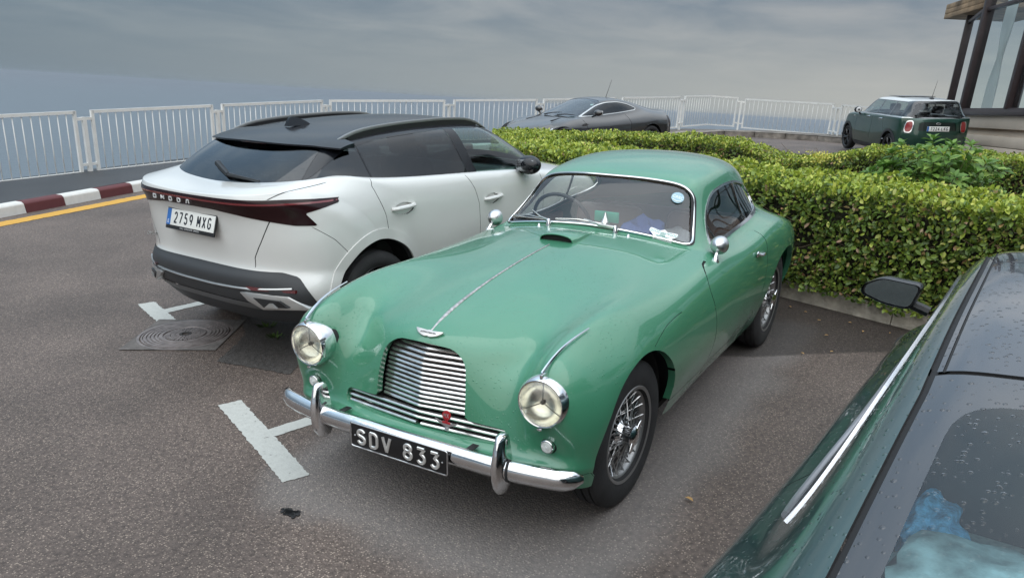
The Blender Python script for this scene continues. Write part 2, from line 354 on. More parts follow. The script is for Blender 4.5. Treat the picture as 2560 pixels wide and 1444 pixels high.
class Surf:
    def __init__(s, grid, pu=8, pv=6, pia=1, sym=True, flipn=False, relax=None):
        G = np.asarray(grid, float)                    # stations x rows x 3, rows from the centre line outwards
        if sym:
            Mi = G[:, :0:-1].copy(); Mi[:, :, 1] *= -1; G = np.concatenate([Mi, G], 1)
        n, m = G.shape[:2]; Bu, Bv = bs_matrix(n, pu), bs_matrix(m, pv); Gu, Gv = bs_at(n, greville(n)), bs_at(m, greville(m))
        P = G.copy()
        for _ in range(pia): P = P+(G-np.einsum('ai,bj,ijk->abk', Gu, Gv, P))
        X = np.einsum('ai,bj,ijk->abk', Bu, Bv, P); s.shape = X.shape[:2]
        if relax:
            w = relax[0](X)[:, :, None]
            for _ in range(relax[1]):
                A = X.copy(); A[1:-1, 1:-1] = (X[:-2, 1:-1]+X[2:, 1:-1]+X[1:-1, :-2]+X[1:-1, 2:])/4; X = X+.8*w*(A-X)
        N = np.cross(np.gradient(X, axis=0), np.gradient(X, axis=1)); N /= np.linalg.norm(N, axis=2)[:, :, None]+1e-15
        if flipn: N = -N
        s.V = X.reshape(-1, 3); s.N = N.reshape(-1, 3)
        a, b = s.shape; I = np.arange(a*b).reshape(a, b)
        q = np.stack([I[:-1, :-1], I[1:, :-1], I[1:, 1:], I[:-1, 1:]], 2).reshape(-1, 4)
        if flipn: q = q[:, ::-1]
        T = np.concatenate([q[:, [0, 1, 2]], q[:, [0, 2, 3]]]); s.T = T; s.L = np.zeros(len(T), int); s.grid = X
        s.names = {'body': 0}
    def cut(s, f, new, on=('body',)):
        """cut along f = 0; triangles with f < 0 (among the regions named in on) become region new"""
        k = s.names.setdefault(new, len(s.names)); on = [s.names[o] for o in on if o in s.names]
        d = f(s.V); d = np.where(np.abs(d) < 1e-6, 1e-6, d)
        neg = d[s.T] < 0; c = neg.sum(1); sel = np.isin(s.L, on); cr = sel & (c > 0) & (c < 3)
        keepT, keepL = s.T[~cr], s.L[~cr].copy(); keepL[(sel & (c == 3))[~cr]] = k
        T = s.T[cr]; L = s.L[cr]; ng = neg[cr]; lone_neg = ng.sum(1) == 1
        lone = np.where(lone_neg, ng.argmax(1), (~ng).argmax(1)); r = np.arange(len(T))
        a, b, e = T[r, lone], T[r, (lone+1) % 3], T[r, (lone+2) % 3]
        E = np.concatenate([np.stack([a, b], 1), np.stack([a, e], 1)]); Es = np.sort(E, 1)
        if len(Es):
            U, inv = np.unique(Es, axis=0, return_inverse=True); inv = inv.ravel()
            t = d[U[:, 0]]/(d[U[:, 0]]-d[U[:, 1]]); nv = len(s.V)
            s.V = np.concatenate([s.V, s.V[U[:, 0]]+t[:, None]*(s.V[U[:, 1]]-s.V[U[:, 0]])])
            nn = s.N[U[:, 0]]+t[:, None]*(s.N[U[:, 1]]-s.N[U[:, 0]]); s.N = np.concatenate([s.N, nn/np.linalg.norm(nn, axis=1)[:, None]])
            p, q = nv+inv[:len(T)], nv+inv[len(T):]
            l1 = np.where(lone_neg, k, L); l2 = np.where(lone_neg, L, k)
            s.T = np.concatenate([keepT, np.stack([a, p, q], 1), np.stack([p, b, e], 1), np.stack([p, e, q], 1)]); s.L = np.concatenate([keepL, l1, l2, l2])
        else: s.T, s.L = keepT, keepL
        return s
    def strip(s, f, w, new, on='body', end=None):
        """a band of half width w along f = 0 (f a signed distance)"""
        a = s.names[on]; e = (lambda V: np.full(len(V), -1.)) if end is None else end
        s.cut(lambda V: np.maximum(f(V)-w, e(V)), '_tmp', (on,)); s.cut(lambda V: np.maximum(-f(V)-w, e(V)), new, ('_tmp',))
        s.L[s.L == s.names['_tmp']] = a
        return s
    def sel(s, names): return np.isin(s.L, [s.names[n] for n in ([names] if isinstance(names, str) else names) if n in s.names])
    def sub(s, names, off=0., extra=None):
        m = s.sel(names)
        if extra is not None: m &= extra(s.V[s.T].mean(1))
        T = s.T[m]; u, inv = np.unique(T, return_inverse=True)
        return s.V[u]+off*s.N[u], inv.reshape(-1, 3), s.N[u]
    def obj(s, name, names, m, parent, off=0., thick=0., extra=None, **k):
        V, T, N = s.sub(names, off, extra)
        if not len(T): print('empty region', name, names); return None
        if thick:
            e = bedges(T); n = len(V); V2 = np.concatenate([V, V-thick*N]); T2 = T[:, ::-1]+n
            W = np.array([[a, a+n, b+n, b] for a, b in e]); F = T.tolist()+T2.tolist()+[w[::-1].tolist() for w in W]
            for vf in islands((V2, F)): o = mk(name, vf, m, parent, N=None, sharp=40, **k)
            return o
        return mk(name, (V, T.tolist()), m, parent, N=N, **k)
    def shared(s, A, B):
        """directed edges of region A that border region B"""
        def es(m):
            t = s.T[m]; return np.concatenate([t[:, [0, 1]], t[:, [1, 2]], t[:, [2, 0]]])
        a, b = es(s.sel(A)), es(s.sel(B)); sb = set(map(tuple, np.sort(b, 1))); return np.array([x for x in a if tuple(sorted(x)) in sb])
    def loops(s, A, B):
        E = s.shared(A, B); return chain(E, s.V)
    def lip(s, A, B, vec):
        """a strip folded inwards along the border of A with B; vec(V,N) gives the fold vector"""
        E = s.shared(A, B)
        if not len(E): return np.zeros((0, 3)), []
        u, inv = np.unique(E, return_inverse=True); inv = inv.reshape(-1, 2); V = s.V[u]; n = len(u)
        return np.concatenate([V, V+vec(V, s.N[u])]), [[b, a, a+n, b+n] for a, b in inv]
    def top(s, x, y, n=1):
        """surface point nearest to (x, y) seen from above"""
        m = s.N[:, 2] > .05; i = np.where(m)[0]; j = i[((s.V[i, :2]-[x, y])**2).sum(1).argmin()]; return s.V[j].copy(), s.N[j].copy()
    def side(s, x, z, sg=1):
        m = s.V[:, 1]*sg > .2; i = np.where(m)[0]; j = i[((s.V[i][:, [0, 2]]-[x, z])**2).sum(1).argmin()]; return s.V[j].copy(), s.N[j].copy()
def bedges(T):
    E = np.concatenate([T[:, [0, 1]], T[:, [1, 2]], T[:, [2, 0]]]); S = np.sort(E, 1)
    U, inv, c = np.unique(S, axis=0, return_inverse=True, return_counts=True); return E[c[inv.ravel()] == 1]
def chain(E, V):
    """order directed edges into loops of points"""
    nx = {int(a): int(b) for a, b in E}; prev = {int(b) for a, b in E}; out = []; used = set()
    for st in [a for a in nx if a not in prev]+list(nx):
        if st in used: continue
        L = [st]; used.add(st)
        while L[-1] in nx and nx[L[-1]] not in used: L.append(nx[L[-1]]); used.add(L[-1])
        closed = nx.get(L[-1]) == st
        if len(L) > 2: out.append((V[np.array(L)], closed))
    return out
def resample(P, step, closed=False):
    P = np.asarray(P, float)
    if closed: P = np.concatenate([P, P[:1]])
    d = np.concatenate([[0], np.cumsum(np.linalg.norm(np.diff(P, axis=0), axis=1))]); n = max(4, int(d[-1]/step)); t = np.linspace(0, d[-1], n+1)
    Q = np.stack([np.interp(t, d, P[:, i]) for i in range(3)], 1); return Q[:-1] if closed else Q
def smooth_path(P, closed, it=3):
    P = P.copy()
    for _ in range(it):
        Q = (np.roll(P, 1, 0)+2*P+np.roll(P, -1, 0))/4
        if not closed: Q[0], Q[-1] = P[0], P[-1]
        P = Q
    return P
def trim(name, S, A, B, r, m, parent, off=0., step=.02, prof=None, pick=None, seg=6, it=2, kids=None, **k):
    """a rod run along the border between two regions of a surface"""
    for P, cl in S.loops(A, B):
        if pick is not None and not pick(P): continue
        Q = smooth_path(resample(P, step, cl), cl, it)
        if len(Q) < 4: continue
        yield_o = mk(name, tube(Q, r, seg, cl), m, parent, **k)
        if kids is not None: kids.append(yield_o)
# ---------------------------------------------------------------- lettering
def arc(cx, cy, rx, ry, a0, a1, n=8):
    return [(cx+rx*math.cos(math.radians(a0+(a1-a0)*i/n)), cy+ry*math.sin(math.radians(a0+(a1-a0)*i/n))) for i in range(n+1)]
GL = {
 'S': [arc(.5, .75, .42, .22, 20, 90, 4)+arc(.5, .75, .42, .22, 90, 270, 8)[1:]+arc(.5, .27, .44, .25, 90, -90, 8)[1:]+arc(.5, .27, .44, .25, 270, 195, 4)[1:]],
 'D': [[(.08, 0), (.08, 1)], [(.08, 1), (.45, 1)]+arc(.5, .7, .42, .30, 90, 0, 5)+arc(.5, .3, .42, .30, 0, -90, 5)+[(.08, 0)]],
 'V': [[(.04, 1), (.5, .0)], [(.5, .0), (.96, 1)]],
 '8': [arc(.5, .76, .38, .22, 0, 360, 18), arc(.5, .27, .44, .26, 0, 360, 18)],
 '3': [[(.08, 1), (.90, 1)], [(.88, .98), (.45, .58)]+arc(.48, .28, .42, .29, 75, -90, 9)+arc(.48, .28, .42, .29, 270, 205, 4)[1:]],
 '2': [arc(.5, .72, .4, .27, 165, 0, 8)+[(.8, .5), (.1, .02)], [(.06, 0), (.94, 0)]],
 '7': [[(.06, 1), (.94, 1)], [(.92, 1), (.36, 0)]],
 '5': [[(.18, 1), (.86, 1)], [(.2, 1), (.14, .58)]+arc(.48, .31, .42, .30, 120, -90, 9)+arc(.48, .31, .42, .30, 270, 205, 4)[1:]],
 '9': [arc(.5, .68, .40, .30, 0, 360, 16), arc(.5, .68, .40, .30, 0, -30, 2)+[(.62, .02)]],
 'M': [[(.06, 0), (.06, 1)], [(.06, 1), (.5, .30)], [(.5, .30), (.94, 1)], [(.94, 1), (.94, 0)]],
 'X': [[(.06, 0), (.94, 1)], [(.06, 1), (.94, 0)]],
 'G': [arc(.5, .70, .42, .29, 25, 180, 8)+arc(.5, .30, .42, .29, 180, 360, 8)+[(.92, .46), (.55, .46)]],
 '4': [[(.66, 0), (.66, 1)], [(.66, 1), (.06, .27)], [(.04, .27), (.96, .27)]],
 'L': [[(.1, 1), (.1, 0)], [(.08, 0), (.92, 0)]],
 'K': [[(.08, 0), (.08, 1)], [(.9, 1), (.1, .42)], [(.34, .6), (.94, 0)]],
 'E': [[(.1, 1), (.9, 1)], [(.1, 1), (.1, 0)], [(.1, 0), (.9, 0)], [(.1, .5), (.75, .5)]],
 'O': [[(.1, 0), (.1, 1)], [(.1, 1), (.9, 1)], [(.9, 1), (.9, 0)], [(.9, 0), (.1, 0)]],
 'A': [[(.1, 0), (.3, 1)], [(.3, 1), (.9, 1)], [(.9, 1), (.9, 0)]],
 'N': [[(.1, 0), (.1, 1), (.9, 0), (.9, 1)]], 'R': [[(.1, 0), (.1, 1), (.85, 1), (.85, .5), (.1, .5), (.9, 0)]],
}
def strokes(text, h, w, gap, thick, depth, space=.5, rnd=True):
    """letters as raised strokes in the x (right) y (up) plane, z out of the plate; centred"""
    parts = []; x = 0
    for ch in text:
        if ch == ' ': x += w*space+gap; continue
        for pl in GL[ch]:
            P = [(x+thick/2+a*(w-thick), thick/2+b*(h-thick), 0) for a, b in pl]
            if len(P) == 2: P = [P[0], tuple((np.array(P[0])+P[1])/2), P[1]]
            cl = np.linalg.norm(np.array(P[0])-P[-1]) < 1e-6
            if cl: P = P[:-1]
            pr = [(-.5*thick, 0), (-.5*thick, .55*depth), (-.32*thick, depth), (.32*thick, depth), (.5*thick, .55*depth), (.5*thick, 0)]
            Q = np.array(P, float)
            if not cl and len(Q) > 2:      # resample sharp bends into mitred ones
                pass
            parts.append(tube(Q, 1., closed=cl, prof=pr[::-1], up=(0, 0, 1)))
        x += w+gap
    V, F = join(*parts); V[:, 0] -= (x-gap)/2; V[:, 1] -= h/2
    return V, F
def text_mesh(text, size, extrude=.0005, shear=0, xs=1.):
    cu = bpy.data.curves.new('lettering', 'FONT'); cu.body = text; cu.size = size; cu.extrude = extrude; cu.align_x = 'CENTER'; cu.align_y = 'CENTER'; cu.shear = shear; cu.resolution_u = 3
    o = bpy.data.objects.new('lettering', cu); COL.objects.link(o); dg = bpy.context.evaluated_depsgraph_get(); me = bpy.data.meshes.new_from_object(o.evaluated_get(dg))
    V = np.array([v.co[:] for v in me.vertices]); F = [list(p.vertices) for p in me.polygons]
    COL.objects.unlink(o); bpy.data.objects.remove(o); bpy.data.curves.remove(cu); bpy.data.meshes.remove(me)
    V[:, 0] *= xs
    return V, F
def frame_m(o, ex, ey):
    """matrix whose x,y axes are ex, ey (orthonormalised), z their cross, at o"""
    ex = Vector(ex).normalized(); ez = ex.cross(Vector(ey)).normalized(); ey = ez.cross(ex)
    m = Matrix((ex, ey, ez)).transposed().to_4x4(); m.translation = Vector(o); return m
def tm(VF, M):
    A = np.array(M); return np.asarray(VF[0], float)@A[:3, :3].T+A[:3, 3], VF[1]
# ================================================================ car park, kerbs, markings, railing, sea
UPn = np.array(UPV)
def gzf(x, y=0):
    return -.028*np.maximum(0, -np.asarray(x, float)-9.3)
def in_poly(P, poly): return sdpoly(P, poly, 1e3) < 0
def asphalt(name, base=(.083, .063, .053), chip=(.18, .142, .115), scale=1., dry=False, wet=.6, chips=.5):
    m = bpy.data.materials.new(name); m.use_nodes = True; nt = m.node_tree; b = nt.nodes['Principled BSDF']; L = nt.links.new
    tc = node(nt, 'ShaderNodeTexCoord')
    v = node(nt, 'ShaderNodeTexVoronoi'); v.inputs['Scale'].default_value = 105*scale; L(tc.outputs['Object'], v.inputs['Vector'])
    sp = node(nt, 'ShaderNodeSeparateColor'); L(v.outputs['Color'], sp.inputs[0])
    pick = node(nt, 'ShaderNodeMath', operation='LESS_THAN'); pick.inputs[1].default_value = chips; L(sp.outputs[0], pick.inputs[0])
    edge = node(nt, 'ShaderNodeMath', operation='LESS_THAN'); edge.inputs[1].default_value = .40; L(v.outputs['Distance'], edge.inputs[0])
    fac = node(nt, 'ShaderNodeMath', operation='MULTIPLY'); L(pick.outputs[0], fac.inputs[0]); L(edge.outputs[0], fac.inputs[1])
    cc = node(nt, 'ShaderNodeValToRGB'); cc.color_ramp.elements[0].color = (*[c*.55 for c in chip], 1); cc.color_ramp.elements[1].color = (*[min(1, c*1.75) for c in chip], 1); L(sp.outputs[1], cc.inputs[0])
    n1 = node(nt, 'ShaderNodeTexNoise'); n1.inputs['Scale'].default_value = .75; n1.inputs['Detail'].default_value = 6; n1.inputs['Roughness'].default_value = .6; L(tc.outputs['Object'], n1.inputs['Vector'])
    n2 = node(nt, 'ShaderNodeTexNoise'); n2.inputs['Scale'].default_value = 40; n2.inputs['Detail'].default_value = 5; L(tc.outputs['Object'], n2.inputs['Vector'])
    bs = node(nt, 'ShaderNodeValToRGB'); bs.color_ramp.elements[0].position = .25; bs.color_ramp.elements[1].position = .78
    bs.color_ramp.elements[0].color = (*[c*.62 for c in base], 1); bs.color_ramp.elements[1].color = (*[c*1.75 for c in base], 1); L(n2.outputs['Fac'], bs.inputs[0])
    mx = node(nt, 'ShaderNodeMix', data_type='RGBA'); L(fac.outputs[0], mx.inputs[0]); L(bs.outputs[0], mx.inputs[6]); L(cc.outputs[0], mx.inputs[7])
    # broad stains and worn lanes
    st = node(nt, 'ShaderNodeMapRange'); st.inputs[1].default_value = .32; st.inputs[2].default_value = .70; st.inputs[3].default_value = .70; st.inputs[4].default_value = 1.28; L(n1.outputs['Fac'], st.inputs[0])
    ml = node(nt, 'ShaderNodeVectorMath', operation='SCALE'); L(mx.outputs[2], ml.inputs[0]); L(st.outputs[0], ml.inputs['Scale']); col = ml.outputs[0]
    rough = None
    if dry:  # dry footprint, and the hedge's shadow painted in
        # ground kept dry by the parked coupe is paler and greyer: rounded footprint with a ragged edge
        wn = node(nt, 'ShaderNodeTexNoise'); wn.inputs['Scale'].default_value = 2.2; wn.inputs['Detail'].default_value = 6; L(tc.outputs['Object'], wn.inputs['Vector'])
        sx = node(nt, 'ShaderNodeSeparateXYZ'); L(tc.outputs['Object'], sx.inputs[0])
        def axis(o, c, h):
            a = node(nt, 'ShaderNodeMath', operation='SUBTRACT'); a.inputs[1].default_value = c; L(o, a.inputs[0]); q = node(nt, 'ShaderNodeMath', operation='ABSOLUTE'); L(a.outputs[0], q.inputs[0])
            e = node(nt, 'ShaderNodeMath', operation='SUBTRACT'); e.inputs[1].default_value = h; L(q.outputs[0], e.inputs[0]); g = node(nt, 'ShaderNodeMath', operation='MAXIMUM'); g.inputs[1].default_value = 0; L(e.outputs[0], g.inputs[0]); return g
        ax, ay = axis(sx.outputs[0], .10, 1.72), axis(sx.outputs[1], .08, .60); cb = node(nt, 'ShaderNodeCombineXYZ'); L(ax.outputs[0], cb.inputs[0]); L(ay.outputs[0], cb.inputs[1])
        ln = node(nt, 'ShaderNodeVectorMath', operation='LENGTH'); L(cb.outputs[0], ln.inputs[0])
        ad = node(nt, 'ShaderNodeMath', operation='MULTIPLY_ADD'); ad.inputs[1].default_value = -.34; L(wn.outputs['Fac'], ad.inputs[0]); L(ln.outputs['Value'], ad.inputs[2])
        mr = node(nt, 'ShaderNodeMapRange'); mr.interpolation_type = 'SMOOTHSTEP'; mr.inputs[1].default_value = .02; mr.inputs[2].default_value = .30; mr.inputs[3].default_value = 1; mr.inputs[4].default_value = 0; L(ad.outputs[0], mr.inputs[0])
        dc = node(nt, 'ShaderNodeMix', data_type='RGBA', blend_type='MIX'); L(mr.outputs[0], dc.inputs[0]); L(col, dc.inputs[6])
        g = node(nt, 'ShaderNodeVectorMath', operation='MULTIPLY_ADD'); g.inputs[1].default_value = (.72, .74, .76); g.inputs[2].default_value = (.090, .088, .086); L(col, g.inputs[0]); L(g.outputs[0], dc.inputs[7]); col = dc.outputs[2]
        # hedge's shadow put into the asphalt colour, dark up to a ragged line
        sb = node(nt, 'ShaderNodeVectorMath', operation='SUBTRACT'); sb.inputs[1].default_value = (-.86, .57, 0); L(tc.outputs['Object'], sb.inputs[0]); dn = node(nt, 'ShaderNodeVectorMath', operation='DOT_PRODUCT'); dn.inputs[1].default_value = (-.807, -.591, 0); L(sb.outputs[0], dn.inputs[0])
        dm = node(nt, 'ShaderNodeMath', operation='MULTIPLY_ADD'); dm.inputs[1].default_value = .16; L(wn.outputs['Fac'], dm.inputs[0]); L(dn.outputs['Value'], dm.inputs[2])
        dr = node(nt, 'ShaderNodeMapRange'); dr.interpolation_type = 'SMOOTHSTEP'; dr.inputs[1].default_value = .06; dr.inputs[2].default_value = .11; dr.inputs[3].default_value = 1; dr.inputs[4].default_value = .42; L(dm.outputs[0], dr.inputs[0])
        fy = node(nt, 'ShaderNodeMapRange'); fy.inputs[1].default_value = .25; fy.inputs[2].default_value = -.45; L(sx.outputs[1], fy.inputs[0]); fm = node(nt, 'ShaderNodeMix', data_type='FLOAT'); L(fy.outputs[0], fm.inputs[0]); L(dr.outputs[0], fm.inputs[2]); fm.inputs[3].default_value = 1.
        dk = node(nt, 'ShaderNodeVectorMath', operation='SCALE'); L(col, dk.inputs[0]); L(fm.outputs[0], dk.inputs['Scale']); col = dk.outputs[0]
        rm = node(nt, 'ShaderNodeMapRange'); rm.inputs[3].default_value = wet; rm.inputs[4].default_value = .9; L(mr.outputs[0], rm.inputs[0]); L(rm.outputs[0], b.inputs['Roughness'])
    else: b.inputs['Roughness'].default_value = wet
    L(col, b.inputs['Base Color']); b.inputs['Specular IOR Level'].default_value = .35
    h = node(nt, 'ShaderNodeMath', operation='MULTIPLY_ADD'); h.inputs[1].default_value = .6; L(n2.outputs['Fac'], h.inputs[0]); L(v.outputs['Distance'], h.inputs[2])
    bp = node(nt, 'ShaderNodeBump'); bp.inputs['Strength'].default_value = .55; bp.inputs['Distance'].default_value = .006; bp.invert = True; L(h.outputs[0], bp.inputs['Height']); L(bp.outputs[0], b.inputs['Normal'])
    return m
def worn_paint(name, col, hole=.36, scale=16, wear=(.07, .06, .055)):
    m = bpy.data.materials.new(name); m.use_nodes = True; nt = m.node_tree; b = nt.nodes['Principled BSDF']; L = nt.links.new; tc = node(nt, 'ShaderNodeTexCoord')
    n = node(nt, 'ShaderNodeTexNoise'); n.inputs['Scale'].default_value = scale; n.inputs['Detail'].default_value = 8; n.inputs['Roughness'].default_value = .68; L(tc.outputs['Object'], n.inputs['Vector'])
    r = node(nt, 'ShaderNodeValToRGB'); r.color_ramp.elements[0].position = hole-.02; r.color_ramp.elements[1].position = hole+.02; r.color_ramp.elements[0].color = (*wear, 1); r.color_ramp.elements[1].color = (*col, 1)
    e = r.color_ramp.elements.new(.62); e.color = (*[c*1.12 for c in col], 1); L(n.outputs['Fac'], r.inputs[0]); L(r.outputs[0], b.inputs['Base Color']); b.inputs['Roughness'].default_value = .7
    bp = node(nt, 'ShaderNodeBump'); bp.inputs['Strength'].default_value = .4; bp.inputs['Distance'].default_value = .004; n3 = node(nt, 'ShaderNodeTexNoise'); n3.inputs['Scale'].default_value = 90; L(tc.outputs['Object'], n3.inputs['Vector']); L(n3.outputs['Fac'], bp.inputs['Height']); L(bp.outputs[0], b.inputs['Normal'])
    return m
def sheet(name, poly, z, m, parent=None, jag=0., step=.03, kind='structure', zf=None):
    """flat sheet with (ragged) outline, laid z above the asphalt"""
    P = []; Q = np.asarray(poly, float)
    for a, b in zip(Q, np.roll(Q, -1, 0)):
        L = np.hypot(*(b-a)); n = max(1, int(L/step)); nn = np.array([-(b-a)[1], (b-a)[0]])/L
        for i in range(n): P.append(a+(b-a)*i/n+nn*RNG.normal()*jag)
    P = np.array(P); zz = gzf(P[:, 0])+z
    bm = bmesh.new(); vs = [bm.verts.new((*p, q)) for p, q in zip(P, zz)]; f = bm.faces.new(vs); bmesh.ops.triangulate(bm, faces=[f]); bmesh.ops.recalc_face_normals(bm, faces=list(bm.faces))
    if sum(f.normal.z for f in bm.faces) < 0: bmesh.ops.reverse_faces(bm, faces=list(bm.faces))
    V, F = bm_out(bm); o = mk(name, (V, F), m, parent, smooth=False); o['kind'] = kind; return o
FENCE = [(9, -9.9), (4, -10.5), (-3.4, -10.82), (-9.0, -10.88), (-12, -9.5), (-14.4, -8.5), (-21.6, -7.1), (-23.7, -6.8), (-24.35, -5.95), (-23.35, -2.6), (-21.5, -.4), (-21, 3), (-21, 12)]
EDGE = np.array([(9, -10.2), (4, -10.8), (-3.4, -11.1), (-9.1, -11.2), (-12.2, -9.8), (-14.5, -8.8), (-21.7, -7.4), (-23.9, -7.1), (-24.7, -6.0), (-23.7, -2.4), (-21.9, -.2), (-21.6, 12), (14, 14), (14, -9.9)])
def build_ground():
    xs = np.arange(-26, 14.01, .5); ys = np.arange(-12, 14.01, .5); X, Y = np.meshgrid(xs, ys, indexing='ij'); Z = gzf(X); V = np.stack([X, Y, Z], 2).reshape(-1, 3); nj = len(ys)
    F = [[i*nj+j, (i+1)*nj+j, (i+1)*nj+j+1, i*nj+j+1] for i in range(len(xs)-1) for j in range(nj-1)]; c = np.array([V[f].mean(0)[:2] for f in F]); k = in_poly(c, EDGE)
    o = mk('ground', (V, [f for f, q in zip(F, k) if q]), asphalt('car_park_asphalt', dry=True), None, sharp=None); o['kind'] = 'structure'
    sheet('repair_shadow_patch', [(1.08, -2.30), (.98, -1.72), (.25, -2.05), (.02, -2.7), (.30, -2.98), (.62, -2.55)], .004, asphalt('shadowed_repair_asphalt', (.060, .054, .050), (.085, .075, .068), 1.5, wet=.5, chips=.25), None, .006)  # older asphalt patch, its dark tone partly the crossover's shadow painted in
    fl = [prism(rpoly([(2.155+x+.010*math.cos(a)*RNG.uniform(.5, 1.5), -.48+y+.010*math.sin(a)*RNG.uniform(.5, 1.5)) for a in np.linspace(0, 6.28, 7, endpoint=False)], .004, 2), .001, .006, 'xy') for x, y in RNG.normal(0, 1, (46, 2))*[.012, .026]]
    o = mk('tar_spot', join(*fl), mat('tar_black', (.012, .011, .011), .6), None, smooth=False); o['kind'] = 'stuff'
    white = worn_paint('worn_white_paint', (.40, .40, .37), .35, 30)
    # T shaped bay marks: a bar along the lane and the start of the dividing line
    for k, (c, d, w, L0, L1, sd, sl) in enumerate([((1.70, -1.195), 66.5, .135, .53, .56, 163, 2.6), ((.615, -3.59), 69.5, .135, .33, .46, 170, 2.4)]):
        c = np.array(c); u = np.array([math.cos(math.radians(d)), math.sin(math.radians(d))]); n = np.array([-u[1], u[0]]); s = np.array([math.cos(math.radians(sd)), math.sin(math.radians(sd))]); sn = np.array([-s[1], s[0]])
        o = sheet('bay_mark', [c-u*L0-n*w/2, c+u*L1-n*w/2, c+u*L1+n*w/2, c-u*L0+n*w/2], .004, white, None, .003, .017)
        b0 = c+n*w*.45; sheet('bay_line', [b0-sn*.052, b0+s*sl-sn*.052, b0+s*sl+sn*.052, b0+sn*.052], .0035, white, None, .0025, .017)
    yl = worn_paint('worn_yellow_paint', (.50, .27, .035), .30, 9)
    c = np.array([(5, -7.35), (2, -7.75), (-.6, -8.30), (-3.1, -8.76), (-6.2, -9.15), (-8.6, -9.15)]); sheet('yellow_line', np.concatenate([c+[0, .13], (c-[0, .13])[::-1]]), .004, yl, None, .006, .05)
def build_kerbs():
    # painted kerb: a run of separate blocks, dark red and white by turns
    k = bpy.data.objects.new('painted_kerb', None); link(k); k['kind'] = 'structure'; path = np.array([(6.0, -7.36), (2.4, -8.07), (-1.21, -8.80), (-2.98, -9.16), (-5.5, -9.52), (-8.8, -9.58), (-11.0, -8.6), (-14.0, -7.2)])
    P = resample(np.c_[path, np.zeros(len(path))], .593); red = worn_paint('worn_dark_red_paint', (.095, .022, .024), .30, 14, (.06, .03, .03)); wt = worn_paint('worn_white_kerb_paint', (.56, .55, .52), .30, 14, (.20, .18, .16))
    off = np.abs(np.linalg.norm(P[:, :2]-[-1.21, -8.80], axis=1)).argmin()
    for i in range(len(P)-1):
        a, b = P[i], P[i+1]; L = np.linalg.norm(b-a); d = (b-a)/L; z = float(gzf(a[0])); n = np.array([d[1], -d[0], 0]); n = n if n[1] < 0 else -n
        prof = rpoly([(0, -.05), (.018, .118), (.05, .142), (.16, .146), (.16, -.05)], [.0, .012, .012, .0, 0], 3); dz = RNG.normal()*.003
        V, F = prism([(p, q+dz) for p, q in prof], .003, L-.003, 'yz'); M = np.array([d, n, [0, 0, 1]]).T; V = V@M.T+a+[0, 0, z]
        mk('kerb_block', (V, F), red if (i-off) % 2 == 0 else wt, k, smooth=False)
    conc = mat('old_concrete', (.36, .32, .265), .85, bump=(25, .8, .02), var=(7, .35)); pav = asphalt('pavement_tarmac', (.035, .034, .035), (.06, .057, .055), 1.3, wet=.45, chips=.2)
    # pavement between kerb and railing
    inner = P[::2, :2]+np.array([0, -.16]); inner = np.array([p for p in inner]); outer = [np.array([x, np.interp(x, [q[0] for q in EDGE[:6]][::-1], [q[1] for q in EDGE[:6]][::-1])]) for x in inner[:, 0]]
    V = [(*p, gzf(p[0])+.145) for p in inner]+[(*p, gzf(p[0])+.15) for p in outer]; n = len(inner); V += [(p[0], p[1], gzf(p[0])-.6) for p in outer]
    o = mk('pavement', (np.array(V, float), [[i, i+1, n+i+1, n+i] for i in range(n-1)]+[[n+i, n+i+1, 2*n+i+1, 2*n+i] for i in range(n-1)]), pav, None, smooth=False); o['kind'] = 'structure'
    # weathered stone kerb and footway at the far bend
    k = bpy.data.objects.new('stone_kerb', None); link(k); k['kind'] = 'structure'; far = resample(np.c_[np.array([(-14.0, -7.2), (-17, -6.75), (-20.4, -6.35), (-22.3, -5.75), (-22.75, -4.7), (-22.45, -2.9), (-21.2, -1.0), (-20.6, 2), (-20.6, 6)]), np.zeros(9)], 1.0)
    sc = mat('stone_kerb_grey', (.20, .175, .15), .9, bump=(12, .9, .03), var=(4, .5))
    for a, b in zip(far[:-1], far[1:]):
        L = np.linalg.norm(b-a); d = (b-a)/L; n = np.array([d[1], -d[0], 0]); n = n if n@(np.array([-15, 0, 0])-a) < 0 else -n; z = float(gzf(a[0]))
        V, F = prism(rpoly([(0, -.05), (.01, .145), (.035, .17), (.22, .172), (.22, -.05)], [0, .012, .012, .01, 0], 3), .008, L-.008, 'yz'); mk('kerb_stone', (V@np.array([d, n, [0, 0, 1]])+a+[0, 0, z+RNG.normal()*.008], F), sc, k, smooth=False)
    m = len(far); out = []
    for a in far:
        j = np.hypot(*(EDGE-a[:2]).T).argmin(); out.append(a)
    fe = resample(np.c_[EDGE[5:12], np.zeros(7)], .5); V = [(a[0], a[1], gzf(a[0])+.165) for a in far]; W = [fe[np.hypot(*(fe[:, :2]-a[:2]).T).argmin()] for a in far]; V += [(a[0], a[1], gzf(a[0])+.17) for a in W]+[(a[0], a[1], gzf(a[0])-1.) for a in W]
    o = mk('footway', (np.array(V, float), [[i, i+1, m+i+1, m+i] for i in range(m-1)]+[[m+i, m+i+1, 2*m+i+1, 2*m+i] for i in range(m-1)]), mat('worn_footway', (.12, .105, .09), .9, bump=(14, .6, .02), var=(3, .35)), None, smooth=False); o['kind'] = 'structure'
    # planting bed: concrete edging stones and soil
    k = bpy.data.objects.new('bed_edging', None); link(k); k['kind'] = 'structure'
    bed = resample(np.c_[np.array([(-4.35, -3.2), (-3.35, -1.6), (-2.74, .20), (-2.26, 1.52), (-1.72, 3.0), (-1.2, 4.4)]), np.zeros(6)], .98)
